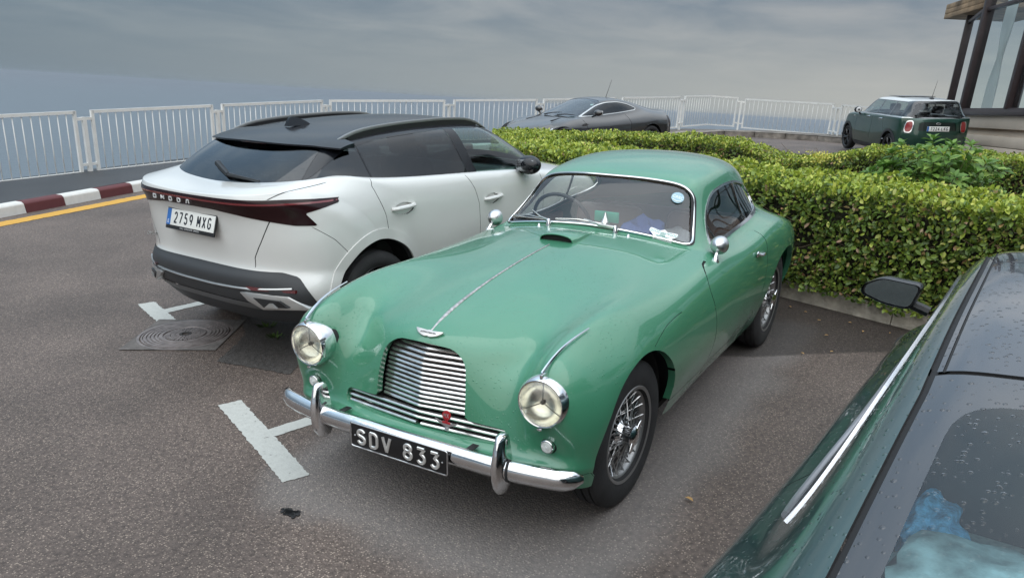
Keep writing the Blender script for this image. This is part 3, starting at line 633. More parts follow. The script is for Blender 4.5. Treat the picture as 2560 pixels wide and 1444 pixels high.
    for a, b in zip(bed[:-1], bed[1:]):
        L = np.linalg.norm(b-a); d = (b-a)/L; n = np.array([-d[1], d[0], 0]); V, F = prism(rpoly([(0, -.05), (.012, .105), (.045, .135), (.15, .14), (.16, -.05)], [0, .03, .03, .02, 0], 4), .005, L-.005, 'yz'); mk('edging_stone', (V@np.array([d, n, [0, 0, 1]])+a, F), conc, k, smooth=False)
    sheet('soil', [(-4.4, -3.1), (-2.85, .2), (-1.8, 3.0), (-1.4, 4.2), (-8.4, 4.2), (-8.55, -2.4), (-7.4, -5.0)], .09, mat('dark_soil', (.035, .026, .019), .95, bump=(20, 1, .03), var=(10, .5)), None, .02, .3)
def build_manhole():
    t = thing('manhole_cover', 'round cast iron manhole cover with concentric ridges set beside the bay mark', 'manhole', (.835, -2.945, .004), .55); t.scale = (.90, .90, 1)
    iron = mat('worn_cast_iron', (.21, .18, .17), .5, .25, var=(14, .3), bump=(50, .3, .004))
    prof = [(.372, -.01), (.372, .004), (.352, .004), (.350, -.006), (.342, -.006), (.340, .006)]
    for r in np.arange(.330, .185, -.029): prof += [(r, .006), (r-.002, -.002), (r-.009, -.002), (r-.011, .006)]
    prof += [(.176, .006), (.172, -.002), (.160, -.002)]
    mk('cover_rings', lathe(prof, 72, 'z'), iron, t, sharp=25)
    cells = []
    for ri, (r0, r1, n) in enumerate([(.120, .158, 28), (.084, .116, 22), (.052, .080, 16)]):
        for i in range(n):
            a0, a1 = 2*PI*(i+.12)/n, 2*PI*(i+.88)/n; pl = [(r0*math.cos(a0), r0*math.sin(a0)), (r1*math.cos(a0), r1*math.sin(a0)), (r1*math.cos(a1), r1*math.sin(a1)), (r0*math.cos(a1), r0*math.sin(a1))]; cells.append(prism(pl, -.004, .0055, 'xy'))
    mk('cover_studs', join(*cells), iron, t, smooth=False, kind='stuff')
    mk('cover_base', lathe([(.165, -.003), (.05, -.003), (.048, .006), (.030, .006), (.028, -.02), (0, -.02)], 36, 'z'), mat('iron_dirt', (.04, .036, .034), .7), t)
    fr = [(-.44, -.44), (.44, -.44), (.44, .44), (-.44, .44)]; ring = [(.374*math.cos(a), .374*math.sin(a)) for a in np.linspace(0, 2*PI, 64, endpoint=False)]
    V = []; F = []; n = 64
    for k, a in enumerate(np.linspace(0, 2*PI, n, endpoint=False)):
        c, s = math.cos(a), math.sin(a); m = .377/max(abs(c), abs(s)); V += [(.373*c, .373*s, .003), (m*c, m*s, .003)]
    F = [[2*i, 2*i+1, (2*i+3) % (2*n), (2*i+2) % (2*n)] for i in range(n)]; mk('frame', (np.array(V), F), mat('concrete_collar', (.115, .102, .094), .85, bump=(30, .6, .01), var=(9, .3)), t, smooth=False)
    w = mat('weed_green', (.06, .11, .02), .7)
    for k, (x, y) in enumerate(((.53, -2.32), (.40, -2.56))):
        Vw = []; Fw = []
        for i in range(26):
            a = RNG.uniform(0, 6.28); l = RNG.uniform(.03, .07); r = RNG.uniform(0, .06); b = np.array([x+r*math.cos(a), y+r*math.sin(a), .005]); tdir = np.array([math.cos(a)*.7, math.sin(a)*.7, .5])*l; sd = np.array([-math.sin(a), math.cos(a), 0])*.006
            j = len(Vw); Vw += [b-sd, b+sd, b+tdir*.6+sd, b+tdir, b+tdir*.6-sd]; Fw.append([j, j+1, j+2, j+3, j+4])
        o = mk('weed_tuft', (np.array(Vw), Fw), w, None, smooth=False); tag(o, ('small green weed in the crack at the manhole corner', 'tiny green weed on the dark patch edge behind the manhole')[k], 'weed')
# ---------------------------------------------------------------- white railing
def railing():
    wp = mat('white_railing_paint', (.70, .69, .66), .45, var=(6, .06), bump=(30, .15, .004)); up = UPn
    # each panel: bottom line end points on the ground plan, heights of the top rail there
    PN = [((.6, -10.84), (-3.27, -10.84), 1.10, 1.10), ((-3.57, -10.84), (-5.85, -10.74), 1.10, 1.10), ((-6.12, -10.76), (-8.83, -10.84), 1.10, 1.08), ((-9.16, -10.90), (-11.55, -9.52), 1.07, 1.03), ((-12.02, -9.55), (-14.18, -8.47), 1.02, .99), ((-14.62, -8.49), (-17.75, -7.86), .98, .935), ((-18.15, -7.77), (-21.30, -7.12), .93, .88), ((-21.80, -7.12), (-24.25, -6.08), .875, .79), ((-24.35, -5.80), (-23.45, -2.74), .75, .72), ((-22.95, -2.38), (-21.55, -.62), .72, .72)]
    LB = ['panel at the left picture edge', 'panel second from the left edge', 'panel partly behind the crossover spoiler', 'panel behind the crossover roof', 'panel left of the grey sports car', 'panel behind the grey sports car bonnet', 'panel behind the grey sports car tail', 'bent panel at the corner right of the grey sports car', 'long panel between the bent panel and the green hatchback', 'panel behind the green hatchback bonnet']
    rod = tube([(0, 0, 0), (0, 0, .5), (0, 0, 1)], .008, 8); rodm = mkmesh('baluster', rod[0], rod[1], wp)
    H = .985
    for k, (a, b, za, zb) in enumerate(PN):
        A = np.array([*a, za]); B = np.array([*b, zb]); mids = [A, B]
        if k == 7: mids = [A, np.array([-23.62, -6.82, .852]), B]
        t = thing('railing', 'white metal railing '+LB[k], 'railing', tuple(A-up*H), 0, 'white railing panels along the edge'); off = A-up*H
        fr = []
        top = np.array(mids); bot = top-up*H
        s = .024; sq = [(-1, -1), (1, -1), (1, 1), (-1, 1)]
        for nm, ln in (('top_rail', top-up*s), ('bottom_rail', bot+up*s)): mk(nm, tube(ln-off, s if nm == 'top_rail' else s*.8, prof=sq, up=up), wp, t, smooth=False)
        for p in (0, -1): mk('end_post', tube([top[p]-off, bot[p]-off], s, prof=sq, up=(A-B)/np.linalg.norm(A-B)), wp, t, smooth=False)
        d = np.concatenate([[0], np.cumsum(np.linalg.norm(np.diff(top, axis=0), axis=1))]); n = int(round(d[-1]/(.136 if k < 4 else .145 if k < 7 else .17)))
        for i in range(1, n):
            q = np.array([np.interp(d[-1]*i/n, d, top[:, c]) for c in range(3)]); o = bpy.data.objects.new('baluster', rodm); link(o, t)
            M = frame_m(Vector(q-up*H-off), Vector((1, 0, 0))-UPV*UPV.x, UPV.cross(Vector((1, 0, 0)))); o.matrix_local = M @ Matrix.Diagonal((1, 1, H, 1)) if True else M
    for k in range(len(PN)-1):
        B = np.array([*PN[k][1], PN[k][3]]); A = np.array([*PN[k+1][0], PN[k+1][2]]); c = (A+B)/2
        t = thing('railing_post', 'white railing post '+['left of the second railing panel', 'just left of the crossover spoiler', 'above the crossover roof, left gap', 'above the crossover roof rail front', 'left of the grey sports car windscreen', 'hidden behind the grey sports car roof', 'right of the grey sports car tail', 'right of the bent corner panel', 'just left of the green hatchback'][k], 'post', tuple(c-up*1.10), 0, 'posts joining the railing panels'); off = c-up*1.10
        dr = (A-B)/np.linalg.norm(A-B); sq = [(-1, -1), (1, -1), (1, 1), (-1, 1)]
        mk('upright', tube([c-up*.10-off, c-up*1.10-off], .03, prof=sq, up=dr), wp, t, smooth=False); mk('top_link', tube([B-up*.13-off, c-up*.125-off, A-up*.13-off], .022, prof=sq, up=up), wp, t, smooth=False); mk('lower_link', tube([B-up*.84-off, c-up*.84-off, A-up*.84-off], .02, prof=sq, up=up), wp, t, smooth=False)
        mk('base_plate', xf(box((0, 0, 0), (.20, .15, .014), .003), loc=tuple(c-up*1.098-off)), wp, t)
def build_sea():
    m = bpy.data.materials.new('grey_blue_sea'); m.use_nodes = True; nt = m.node_tree; b = nt.nodes['Principled BSDF']; L = nt.links.new
    b.inputs['Base Color'].default_value = (.12, .145, .165, 1); b.inputs['Roughness'].default_value = .5; b.inputs['IOR'].default_value = 1.33
    tc = node(nt, 'ShaderNodeTexCoord'); mp = node(nt, 'ShaderNodeMapping'); mp.inputs['Scale'].default_value = (1, 1.6, 1); L(tc.outputs['Object'], mp.inputs[0])
    n = node(nt, 'ShaderNodeTexNoise'); n.inputs['Scale'].default_value = .035; n.inputs['Detail'].default_value = 8; n.inputs['Roughness'].default_value = .65; L(mp.outputs[0], n.inputs['Vector'])
    bp = node(nt, 'ShaderNodeBump'); bp.inputs['Strength'].default_value = .35; bp.inputs['Distance'].default_value = 6; L(n.outputs['Fac'], bp.inputs['Height']); L(bp.outputs[0], b.inputs['Normal'])
    r = 22000; V = [(r*math.cos(a), r*math.sin(a), -70) for a in np.linspace(0, 2*PI, 96, endpoint=False)]; o = mk('sea', (np.array(V), [list(range(96))]), m, None, smooth=False); o['kind'] = 'structure'; o['_level'] = 1
def build_haze():
    m = bpy.data.materials.new('sea_haze'); m.use_nodes = True; nt = m.node_tree; nt.nodes.clear(); out = node(nt, 'ShaderNodeOutputMaterial'); v = node(nt, 'ShaderNodeVolumePrincipled')
    v.inputs['Color'].default_value = (.475, .52, .575, 1); v.inputs['Density'].default_value = HAZE; v.inputs['Anisotropy'].default_value = .2; nt.links.new(v.outputs[0], out.inputs['Volume'])
    o = mk('haze', box((0, 0, -29), (90000, 90000, 84)), m, None, smooth=False); o['kind'] = 'stuff'; o['_level'] = 1
HAZE = .00013
build_ground(); build_kerbs(); build_manhole(); railing(); build_sea(); build_haze()
# ================================================================ glazed pavilion at the right edge
def build_pavilion():
    Pc = Vector((-20.7254, .9209, .8243)); w = Vector((.92473, .37687, .05333)); n = UPV.cross(w).normalized()
    t = thing('glazed_pavilion', 'beige building with tall dark-framed windows and white curtains at the right edge', 'building'); t.matrix_world = frame_m(Pc, w, n)
    wall = mat('beige_render', (.60, .50, .40), .85, var=(1.2, .10), bump=(40, .15, .004)); fr = mat('dark_brown_frame', (.040, .026, .026), .4, var=(3, .15)); conc = mat('stained_board_concrete', (.27, .18, .105), .9, var=(2.2, .55), bump=(8, .5, .03))
    gl = glass('pavilion_glass', (.80, .90, .91), 1.5, boost=1.); dk = mat('dark_reveal', (.03, .026, .024), .8)
    # lower walls: sill rail, band, shadow recess, base with its joint
    mk('sill_band', box((5.0, .26, -.335), (10.6, .5, .29), .01), wall, t); mk('recess', box((5.0, .36, -.5625), (10.4, .5, .163)), wall, t)
    for z0, z1 in ((-.645, -.885), (-.897, -1.9)): mk('base_course', box((5.0, .385, (z0+z1)/2), (10.5, .7, z0-z1), .008), wall, t)
    mk('sill_rail', box((4.95, .08, -.115), (10.5, .30, .13), .012), fr, t); mk('sill_rail_top', box((4.95, .10, -.03), (10.5, .2, .045), .008), fr, t)
    pane = lambda x, y, z, w_, h_: (np.array([(x-w_/2, y, z-h_/2), (x+w_/2, y, z-h_/2), (x+w_/2, y, z+h_/2), (x-w_/2, y, z+h_/2)]), [[0, 1, 2, 3]])
    bay = 2.72
    for k in range(4):
        u = k*bay; mk('mullion', box((u+.10, .09, 1.9), (.16, .24, 3.85), .008), fr, t); mk('mullion', box((u+.24, .15, 1.9), (.10, .10, 3.85), .006), fr, t) if k else None
        mk('transom', box((u+bay/2+.10, .08, 2.385), (bay-.165, .11, .085), .006), fr, t)
        mk('window_pane', pane(u+bay/2+.10, .09, 1.16, bay-.17, 2.36), gl, t); mk('window_pane', pane(u+bay/2+.10, .09, 3.1, bay-.17, 1.34), gl, t)
    # the next face of the polygon, turned away
    ca, sa = math.cos(math.radians(13)), math.sin(math.radians(13)); side = bpy.data.objects.new('side_face', None); link(side, t); side.matrix_local = Matrix(((-ca, -sa, 0, 0), (sa, -ca, 0, 0), (0, 0, 1, 0), (0, 0, 0, 1)))
    L = 2.7; mk('side_mullion', box((L, -.05, 1.9), (.17, .2, 3.85), .008), fr, side); mk('side_transom', box((L/2, -.05, 2.385), (L-.18, .1, .085), .006), fr, side); mk('side_pane', pane(L/2, -.05, 1.2, L-.2, 2.3), gl, side); mk('side_sill', box((L/2, -.1, -.08), (L+.2, .3, .2), .01), fr, side); mk('side_wall', box((L/2, -.25, -1.0), (L, .3, 1.6), .01), wall, side)
    for i in range(3): mk('canopy_board', box((-2.2, 1.3, 2.62+.133*i), (3.1, 2.0, .125), .006), conc, t)
    mk('ceiling', box((6.4, 3.2, 3.82), (10.5, 5.8, .08)), mat('pale_ceiling', (.5, .5, .5), .9), t); mk('floor_slab', box((5.2, 3.4, -.02), (10.4, 5.8, .06)), mat('dark_floor', (.12, .11, .10), .6), t)
    for k in range(5): mk('rear_mullion', box((.5+2.3*k, 6.2, 1.9), (.22, .22, 3.8), .008), fr, t); mk('rear_pane', pane(1.65+2.3*k, 6.2, 1.9, 2.06, 3.7), gl, t)
    mk('rear_transom', box((5.2, 6.14, 2.38), (10.4, .08, .1), .006), fr, t); mk('inner_column', box((2.9, 3.0, 1.9), (.35, .35, 3.8), .02), mat('grey_column', (.18, .19, .20), .7), t)
    cm = leaf_mat('white_curtain', [(0, (.78, .77, .74)), (1, (.80, .79, .76))], .9, .55)
    for k, (x0, x1, tie) in enumerate(((.40, .95, 1), (3.05, 3.6, 0), (5.8, 6.3, 0))):
        V = []; F = []; n_ = 34; zs = np.linspace(0, 3.6, 26)
        for z in zs:
            pinch = 1-.62*math.exp(-((z-1.25)/.42)**2) if tie else 1.; sh = .12*math.exp(-((z-1.25)/.5)**2) if tie else 0
            for i in range(n_): s = i/(n_-1); V.append((x0+(x1-x0)*(s*pinch+(1-pinch)*.55)+sh*.3, .40+.045*math.sin(s*34+.6*math.sin(z*1.3)), z))
        F = [[a*n_+i, a*n_+i+1, (a+1)*n_+i+1, (a+1)*n_+i] for a in range(25) for i in range(n_-1)]
        o = mk('curtain', tm((np.array(V), F), t.matrix_world), cm, None); tag(o, ['gathered white curtain in the leftmost pavilion window', 'straight white curtain in the second pavilion window', 'white curtain in the third pavilion window at the picture edge'][k], 'curtain')
build_pavilion()

# ================================================================ the block behind the viewpoint, mirrored in glass and paint
def build_hotel():
    t = thing('hotel_block', 'pale multi-storey block with balconies behind the viewpoint, seen only mirrored in the cars', 'building', (2, 18, 0))
    wl = mat('hotel_render', (.34, .32, .29), .85, var=(.8, .1)); dk = mat('hotel_opening', (.02, .022, .025), .3); sl = mat('hotel_slab', (.46, .44, .41), .8)
    mk('wall', box((0, 2.2, 4.6), (24, 4, 9.6), .02), wl, t)
    for f in range(3):
        mk('balcony_slab', box((0, -.35, 2.6+2.9*f), (24, 1.3, .22), .02), sl, t)
        for k in range(8):
            mk('balcony_front', box((-10.4+2.98*k, -.95, 3.15+2.9*f), (2.8, .06, .80), .01), sl, t); mk('opening', box((-10.4+2.98*k, .19, 4.0+2.9*f), (2.3, .05, 2.1)), dk, t)
    for k in range(8): mk('shopfront', box((-10.4+2.98*k, .19, 1.25), (2.5, .05, 2.1)), dk, t)
build_hotel()
# ================================================================ hedges, shrub, fallen leaves
def leaves(C_, D, U, ln, wd, fold=.35, tip=True):
    """C_ centres, D leaf directions, U leaf normals: six-point folded leaves"""
    n = len(C_); D = D/np.linalg.norm(D, axis=1)[:, None]; S = np.cross(D, U); S /= np.linalg.norm(S, axis=1)[:, None]+1e-9; U = np.cross(S, D)
    ln = ln[:, None]; wd = wd[:, None]; b = C_-D*ln*.5
    pts = [b, b+D*ln*.30+S*wd*.42+U*wd*fold*.5, b+D*ln*.68+S*wd*.44+U*wd*fold*.4, b+D*ln-U*ln*.10, b+D*ln*.68-S*wd*.44+U*wd*fold*.4, b+D*ln*.30-S*wd*.42+U*wd*fold*.5, b+D*ln*.5]
    V = np.stack(pts, 1).reshape(-1, 3); i = np.arange(n)[:, None]*7
    F = np.concatenate([i+[0, 1, 6], i+[1, 2, 6], i+[2, 3, 6], i+[0, 6, 5], i+[6, 4, 5], i+[6, 3, 4]]); return V, F
def fast_obj(name, V, F, m, parent, kind=None, smooth=False):
    me = bpy.data.meshes.new(name); V = np.asarray(V, np.float32); F = np.asarray(F, np.int32); n, k = F.shape
    me.vertices.add(len(V)); me.vertices.foreach_set('co', V.ravel()); me.loops.add(n*k); me.loops.foreach_set('vertex_index', F.ravel()); me.polygons.add(n)
    me.polygons.foreach_set('loop_start', np.arange(n, dtype=np.int32)*k); me.polygons.foreach_set('loop_total', np.full(n, k, np.int32)); me.update(calc_edges=True); me.materials.append(m)
    if smooth: me.polygons.foreach_set('use_smooth', np.ones(n, bool))
    o = bpy.data.objects.new(name, me); link(o, parent)
    if kind: o['kind'] = kind
    return o
OLD = [(0, (.055, .095, .018)), (.35, (.11, .18, .030)), (.62, (.18, .26, .042)), (.84, (.27, .335, .065)), (.935, (.40, .38, .10)), (.965, (.36, .19, .10)), (1., (.45, .31, .20))]
YOUNG = [(0, (.19, .26, .035)), (.4, (.31, .40, .05)), (.75, (.44, .50, .07)), (1., (.58, .58, .13))]
def hedge(label, path, width, zb, zt, dens, leaf=.045, young=.8, dip=None, seed=1, detail=1.):
    r = np.random.default_rng(seed); P = resample(np.c_[np.array(path), np.zeros(len(path))], .1); d = np.concatenate([[0], np.cumsum(np.linalg.norm(np.diff(P, axis=0), axis=1))]); L = d[-1]
    Tn = np.gradient(P, axis=0); Tn /= np.linalg.norm(Tn, axis=1)[:, None]; t = thing('hedge', label, 'hedge', tuple(P[0]))
    h = zt-zb; W = width/2
    def at(s): i = np.clip(np.searchsorted(d, s)-1, 0, len(P)-2); f = ((s-d[i])/(d[i+1]-d[i]))[:, None]; return P[i]*(1-f)+P[i+1]*f, Tn[i]
    k1 = r.uniform(0, 6, 8); 
    def lump(s, q): return .012*np.sin(s*4.1+k1[0]+q*2.1)+.013*np.sin(s*9.3+k1[1]-q*4.2)+.013*np.sin(s*17.+k1[2]+q*9)+.010*np.sin(s*31+k1[4]-q*15)
    def top_at(s): return zt+(np.interp(s, dip[0], dip[1]) if dip else 0)
    per = 2*h+width; n = int(L*per*dens); s = r.uniform(0, L, n); q = r.uniform(0, per, n)       # round the section: front, top, back
    c, tn = at(s); nr = np.stack([-tn[:, 1], tn[:, 0], 0*s], 1); top = top_at(s); hh = top-zb
    f = q < h; b = q > h+width; tp = ~f & ~b; zz = np.where(f, zb+hh*(q/h), np.where(b, zb+hh*((per-q)/h), top)); off = np.where(f, -W, np.where(b, W, q-h-W))
    off = np.where(tp, off, off*(1-.10*((zz-zb)/hh)**6)); dep = np.abs(r.normal(0, .05, n))*r.choice([1, 1, 2.2], n)-.012; lp = lump(s, q)
    N_ = np.where(tp[:, None], np.array([[0, 0, 1.]]), nr*np.sign(off)[:, None]); rim = np.clip(((zz-zb)/hh-.86)/.14, 0, 1)[:, None]*(~tp)[:, None]; N_ = N_+rim*np.array([[0, 0, 1.]])*.7; N_ /= np.linalg.norm(N_, axis=1)[:, None]
    Cc = c+nr*off[:, None]; Cc[:, 2] = zz; gapm = (np.sin(s*5.3+k1[5]+q*3.7)*np.sin(q*8.1+k1[6]+s*2.9)+.5*np.sin(s*13+k1[7]-q*11) >.66) & ~tp & (r.uniform(0, 1, n) < .75); dep = dep+gapm*.15
    Cc = Cc+N_*(lp-dep)[:, None]
    D = N_*.55+r.normal(0, .62, (n, 3))+np.array([0, 0, .18]); U = N_*.7+r.normal(0, .45, (n, 3))+np.array([0, 0, .45]); ln = leaf*r.uniform(.62, 1.28, n); wd = ln*r.uniform(.46, .64, n)
    yg = (r.uniform(0, 1, n) < np.where(tp, young, .06+.55*young*np.clip(((zz-zb)/hh-.80)/.2, 0, 1))) & (dep < .07)
    for nm, m_, mt in (('leaves', ~yg, leaf_mat('hedge_leaf', OLD)), ('young_leaves', yg, leaf_mat('young_hedge_leaf', YOUNG))):
        V, F = leaves(Cc[m_], D[m_], U[m_], ln[m_], wd[m_]); fast_obj(nm, V-P[0], F, mt, t, 'stuff')
    # twigs inside and the dark heart of the hedge
    tw = []
    for i in range(int(L*60*detail)):
        s0 = r.uniform(0, L, 1); c0, t0 = at(s0); n0 = np.array([-t0[0][1], t0[0][0], 0]); sg = -1 if r.uniform() < .7 else 1; z0 = r.uniform(zb+.05, zt-.12); a = c0[0]+n0*sg*(W-r.uniform(.10, .16)); a[2] = z0
        b_ = a+n0*sg*r.uniform(.03, .13)+t0[0]*r.normal(0, .12)+np.array([0, 0, r.uniform(-.05, .16)]); tw.append(tube([a, (a+b_)/2+r.normal(0, .015, 3), b_], [.004, .003, .0018], 4, caps=False))
    if tw: V, F = join(*tw); mk('twigs', (V-P[0], F), mat('hedge_twig', (.17, .12, .085), .85), t, kind='stuff')
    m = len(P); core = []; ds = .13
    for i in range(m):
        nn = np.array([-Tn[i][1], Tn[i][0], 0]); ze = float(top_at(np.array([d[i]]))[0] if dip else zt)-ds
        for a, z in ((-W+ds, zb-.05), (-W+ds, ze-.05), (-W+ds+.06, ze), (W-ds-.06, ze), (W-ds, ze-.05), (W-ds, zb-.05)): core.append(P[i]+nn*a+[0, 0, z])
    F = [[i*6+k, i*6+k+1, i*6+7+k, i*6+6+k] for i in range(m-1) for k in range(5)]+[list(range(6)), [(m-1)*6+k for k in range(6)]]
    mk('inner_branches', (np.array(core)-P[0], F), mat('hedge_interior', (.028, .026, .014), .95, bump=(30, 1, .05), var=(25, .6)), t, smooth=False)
    return t
def build_plants():
    near = hedge('clipped hedge behind the vintage coupe, nearest the parked cars, with yellow-green top', [(-4.15, -2.75), (-3.35, -.55), (-2.86, .95), (-2.15, 2.9), (-1.6, 4.3)], .86, .12, 1.0, 3300, .048, seed=3)
    hedge('short hedge at the left end of the bed above the crossover bonnet', [(-4.3, -3.0), (-5.4, -3.7), (-6.75, -4.55)], .90, .10, .90, 3000, .045, seed=5, detail=.5)
    hedge('far clipped hedge before the grey sports car with a dip in its top', [(-7.0, -4.7), (-7.75, -3.4), (-8.15, -2.2), (-8.2, -.6), (-8.15, .8), (-7.9, 2.6), (-7.5, 4.3)], .95, .06, .82, 2800, .047, .7, dip=([0, 2.6, 3.6, 4.2, 4.7, 5.4, 12], [0, 0, -.04, -.24, -.22, -.02, 0]), seed=9, detail=.8)
    # big-leaved shrub between the hedges
    r = np.random.default_rng(21); c = np.array([-5.6, 1.42, .1]); t = thing('leafy_shrub', 'rounded light green shrub with large broad leaves in front of the green hatchback', 'shrub', tuple(c))
    V = []; F = []; n0 = 0; st = []
    for i in range(170):
        a = r.uniform(0, 2*PI); ph = math.acos(r.uniform(.05, 1)); R_ = r.uniform(.62, 1.0); tipp = np.array([.72*R_*math.sin(ph)*math.cos(a), .88*R_*math.sin(ph)*math.sin(a), .20+.88*R_*math.cos(ph)]); base = tipp*np.array([.25, .25, .15]); st.append(tube([base, (base+tipp)/2+[0, 0, -.05], tipp], [.007, .006, .004], 5, caps=False))
        ax = tipp-base; ax /= np.linalg.norm(ax); m_ = 9; an = np.arange(m_)*2.4+r.uniform(0, 6); e1 = np.cross(ax, [0, 0, 1.]); e1 /= np.linalg.norm(e1)+1e-9; e2 = np.cross(ax, e1); lvl = np.repeat([0, .02, .055], 3)
        D = ax*np.repeat([.75, .45, .10], 3)[:, None]+e1*np.cos(an)[:, None]+e2*np.sin(an)[:, None]+r.normal(0, .12, (m_, 3)); ln = r.uniform(.10, .155, m_)*np.repeat([.8, 1, 1.05], 3); Cc = tipp-ax*lvl[:, None]+D/np.linalg.norm(D, axis=1)[:, None]*ln[:, None]*.5
        U = ax+r.normal(0, .15, (m_, 3))+np.array([0, 0, .5]); v, f = leaves(Cc, D, U, ln, ln*r.uniform(.48, .58, m_), .3); V.append(v); F.append(f+n0); n0 += len(v)
    fast_obj('leaves', np.concatenate(V), np.concatenate(F), leaf_mat('shrub_leaf', [(0, (.08, .17, .03)), (.5, (.14, .27, .05)), (.85, (.22, .36, .07)), (1., (.33, .45, .11))], .5, .3), t, 'stuff'); mk('stems', join(*st), mat('shrub_stem', (.10, .12, .04), .8), t, kind='stuff')

    fc = np.array([-3.92, .48, 1.06])-np.array(near.location); V, F = leaves(fc+r.normal(0, 1, (160, 3))*[.05, .11, .025], r.normal(0, 1, (160, 3))+[0, 0, .8], r.normal(0, .4, (160, 3))+[0, 0, 1], np.full(160, .03), np.full(160, .018)); o = fast_obj('flower_head', V, F, leaf_mat('yellow_bloom', [(0, (.45, .42, .05)), (1, (.70, .66, .16))]), near, 'stuff'); o['label'] = 'pale yellow flower head'
    # dry leaves blown against the kerb and on the asphalt
    lm = leaf_mat('dry_leaf', [(0, (.30, .13, .04)), (.5, (.42, .24, .08)), (1, (.50, .36, .18))], .7, .1); spots = [(-2.30, .72), (-2.22, .86), (-2.05, 1.0), (-2.12, 1.22), (-1.95, 1.34), (-1.70, 1.12), (-2.02, 1.52), (-1.88, 1.62), (-1.35, 1.22), (-2.42, .50), (-1.55, 1.72), (-1.2, 1.05)]
    for x, y in spots:
        a = r.uniform(0, 6.28); s_ = r.uniform(.025, .045); v, f = leaves(np.array([[0, 0, .006]]), np.array([[math.cos(a), math.sin(a), .1]]), np.array([[0, 0, 1.]]), np.array([s_]), np.array([s_*.5]), .5); o = fast_obj('fallen_leaf', v, f, lm, None); o.location = (x, y, .008); tag(o, 'small dry fallen leaf on the shaded asphalt by the bed edging', 'leaf', 'dry leaves along the bed edging')
    v, f = leaves(np.array([[0, 0, .010]]), np.array([[.3, .9, .1]]), np.array([[0, 0, 1.]]), np.array([.05]), np.array([.022]), .6); o = fast_obj('fallen_leaf', v, f, lm, None); o.location = (1.10, 1.02, .004); tag(o, 'single tan leaf lying beside the front wheel of the vintage coupe', 'leaf')
build_plants()
# ================================================================ the green classic coupe
def paint_green():
    return mat('green_car_paint', (.052, .215, .122), .35, coat=1., spec=.4, drops=(95, .75, .5), var=(1.6, .05))
M_chrome = mat('chrome', (.78, .78, .79), .10, 1., var=(9, .08), bump=(14, .05, .01))
M_brushed = mat('brushed_steel', (.62, .62, .63), .32, 1., var=(20, .1))
M_rubber = mat('black_rubber', (.012, .012, .013), .75)
M_tyre = mat('tyre_rubber', (.02, .02, .021), .82, bump=(60, .3, .004), var=(8, .3))
M_black = mat('black_plastic', (.012, .012, .013), .45)
M_gap = mat('shut_line_shadow_gap', (.006, .007, .007), .9)
M_dark = mat('underbody_black', (.008, .008, .008), .9)
M_glassc = glass('windscreen_glass', (.94, .95, .93), 1.5, drops=(170, .3, .3))
M_lens = glass('lamp_glass', (.93, .91, .80), 1.45)
def gap(S, line, w, proj, sgn=None, cond=None, new='gap', on='body'):
    ax = {'side': [0, 2], 'top': [0, 1], 'front': [1, 2]}[proj]
    for side in ((1, -1) if sgn is None else (sgn,)):
        lim = (lambda V: np.full(len(V), -1.)) if proj != 'side' else (lambda V: .2-side*V[:, 1])
        S.strip(lambda V: sdline(V[:, ax]*([1, 1] if proj == 'side' else ([1, side] if proj == 'top' else [side, 1])), line)[0], w, new, on,
                end=lambda V: np.maximum(np.maximum(sdline(V[:, ax]*([1, 1] if proj == 'side' else ([1, side] if proj == 'top' else [side, 1])), line)[1], lim(V)), cond(V) if cond is not None else -1.))
def gap_obj(S, parent, new='gap', depth=.006, body='body', name='shut_line'):
    V, T, N = S.sub(new, -depth); V2, F2 = S.lip(body, new, lambda V, N: -depth*N)
    if len(T): mk_each(name, join((V, T.tolist()), flip((V2, F2))), M_gap, parent, smooth=False)
def tyre_mesh(R, w, rim, seg=48, tread=True):
    """tyre round the y axis; R outer radius, w section width, rim inner radius"""
    h = w/2; p = [(rim, -h*.72), (rim+.012, -h*.86), (rim+(R-rim)*.35, -h*.99), (rim+(R-rim)*.62, -h), (R-.022, -h*.9), (R-.006, -h*.74)]
    if tread: p += [(R-.002, -h*.52), (R-.009, -h*.5), (R-.009, -h*.44), (R, -h*.42), (R, -h*.08), (R-.009, -h*.06), (R-.009, 0)]
    else: p += [(R, -h*.4), (R, 0)]
    p = p+[(r, -y) for r, y in reversed(p[:-1])]
    return lathe(p, seg, 'y')
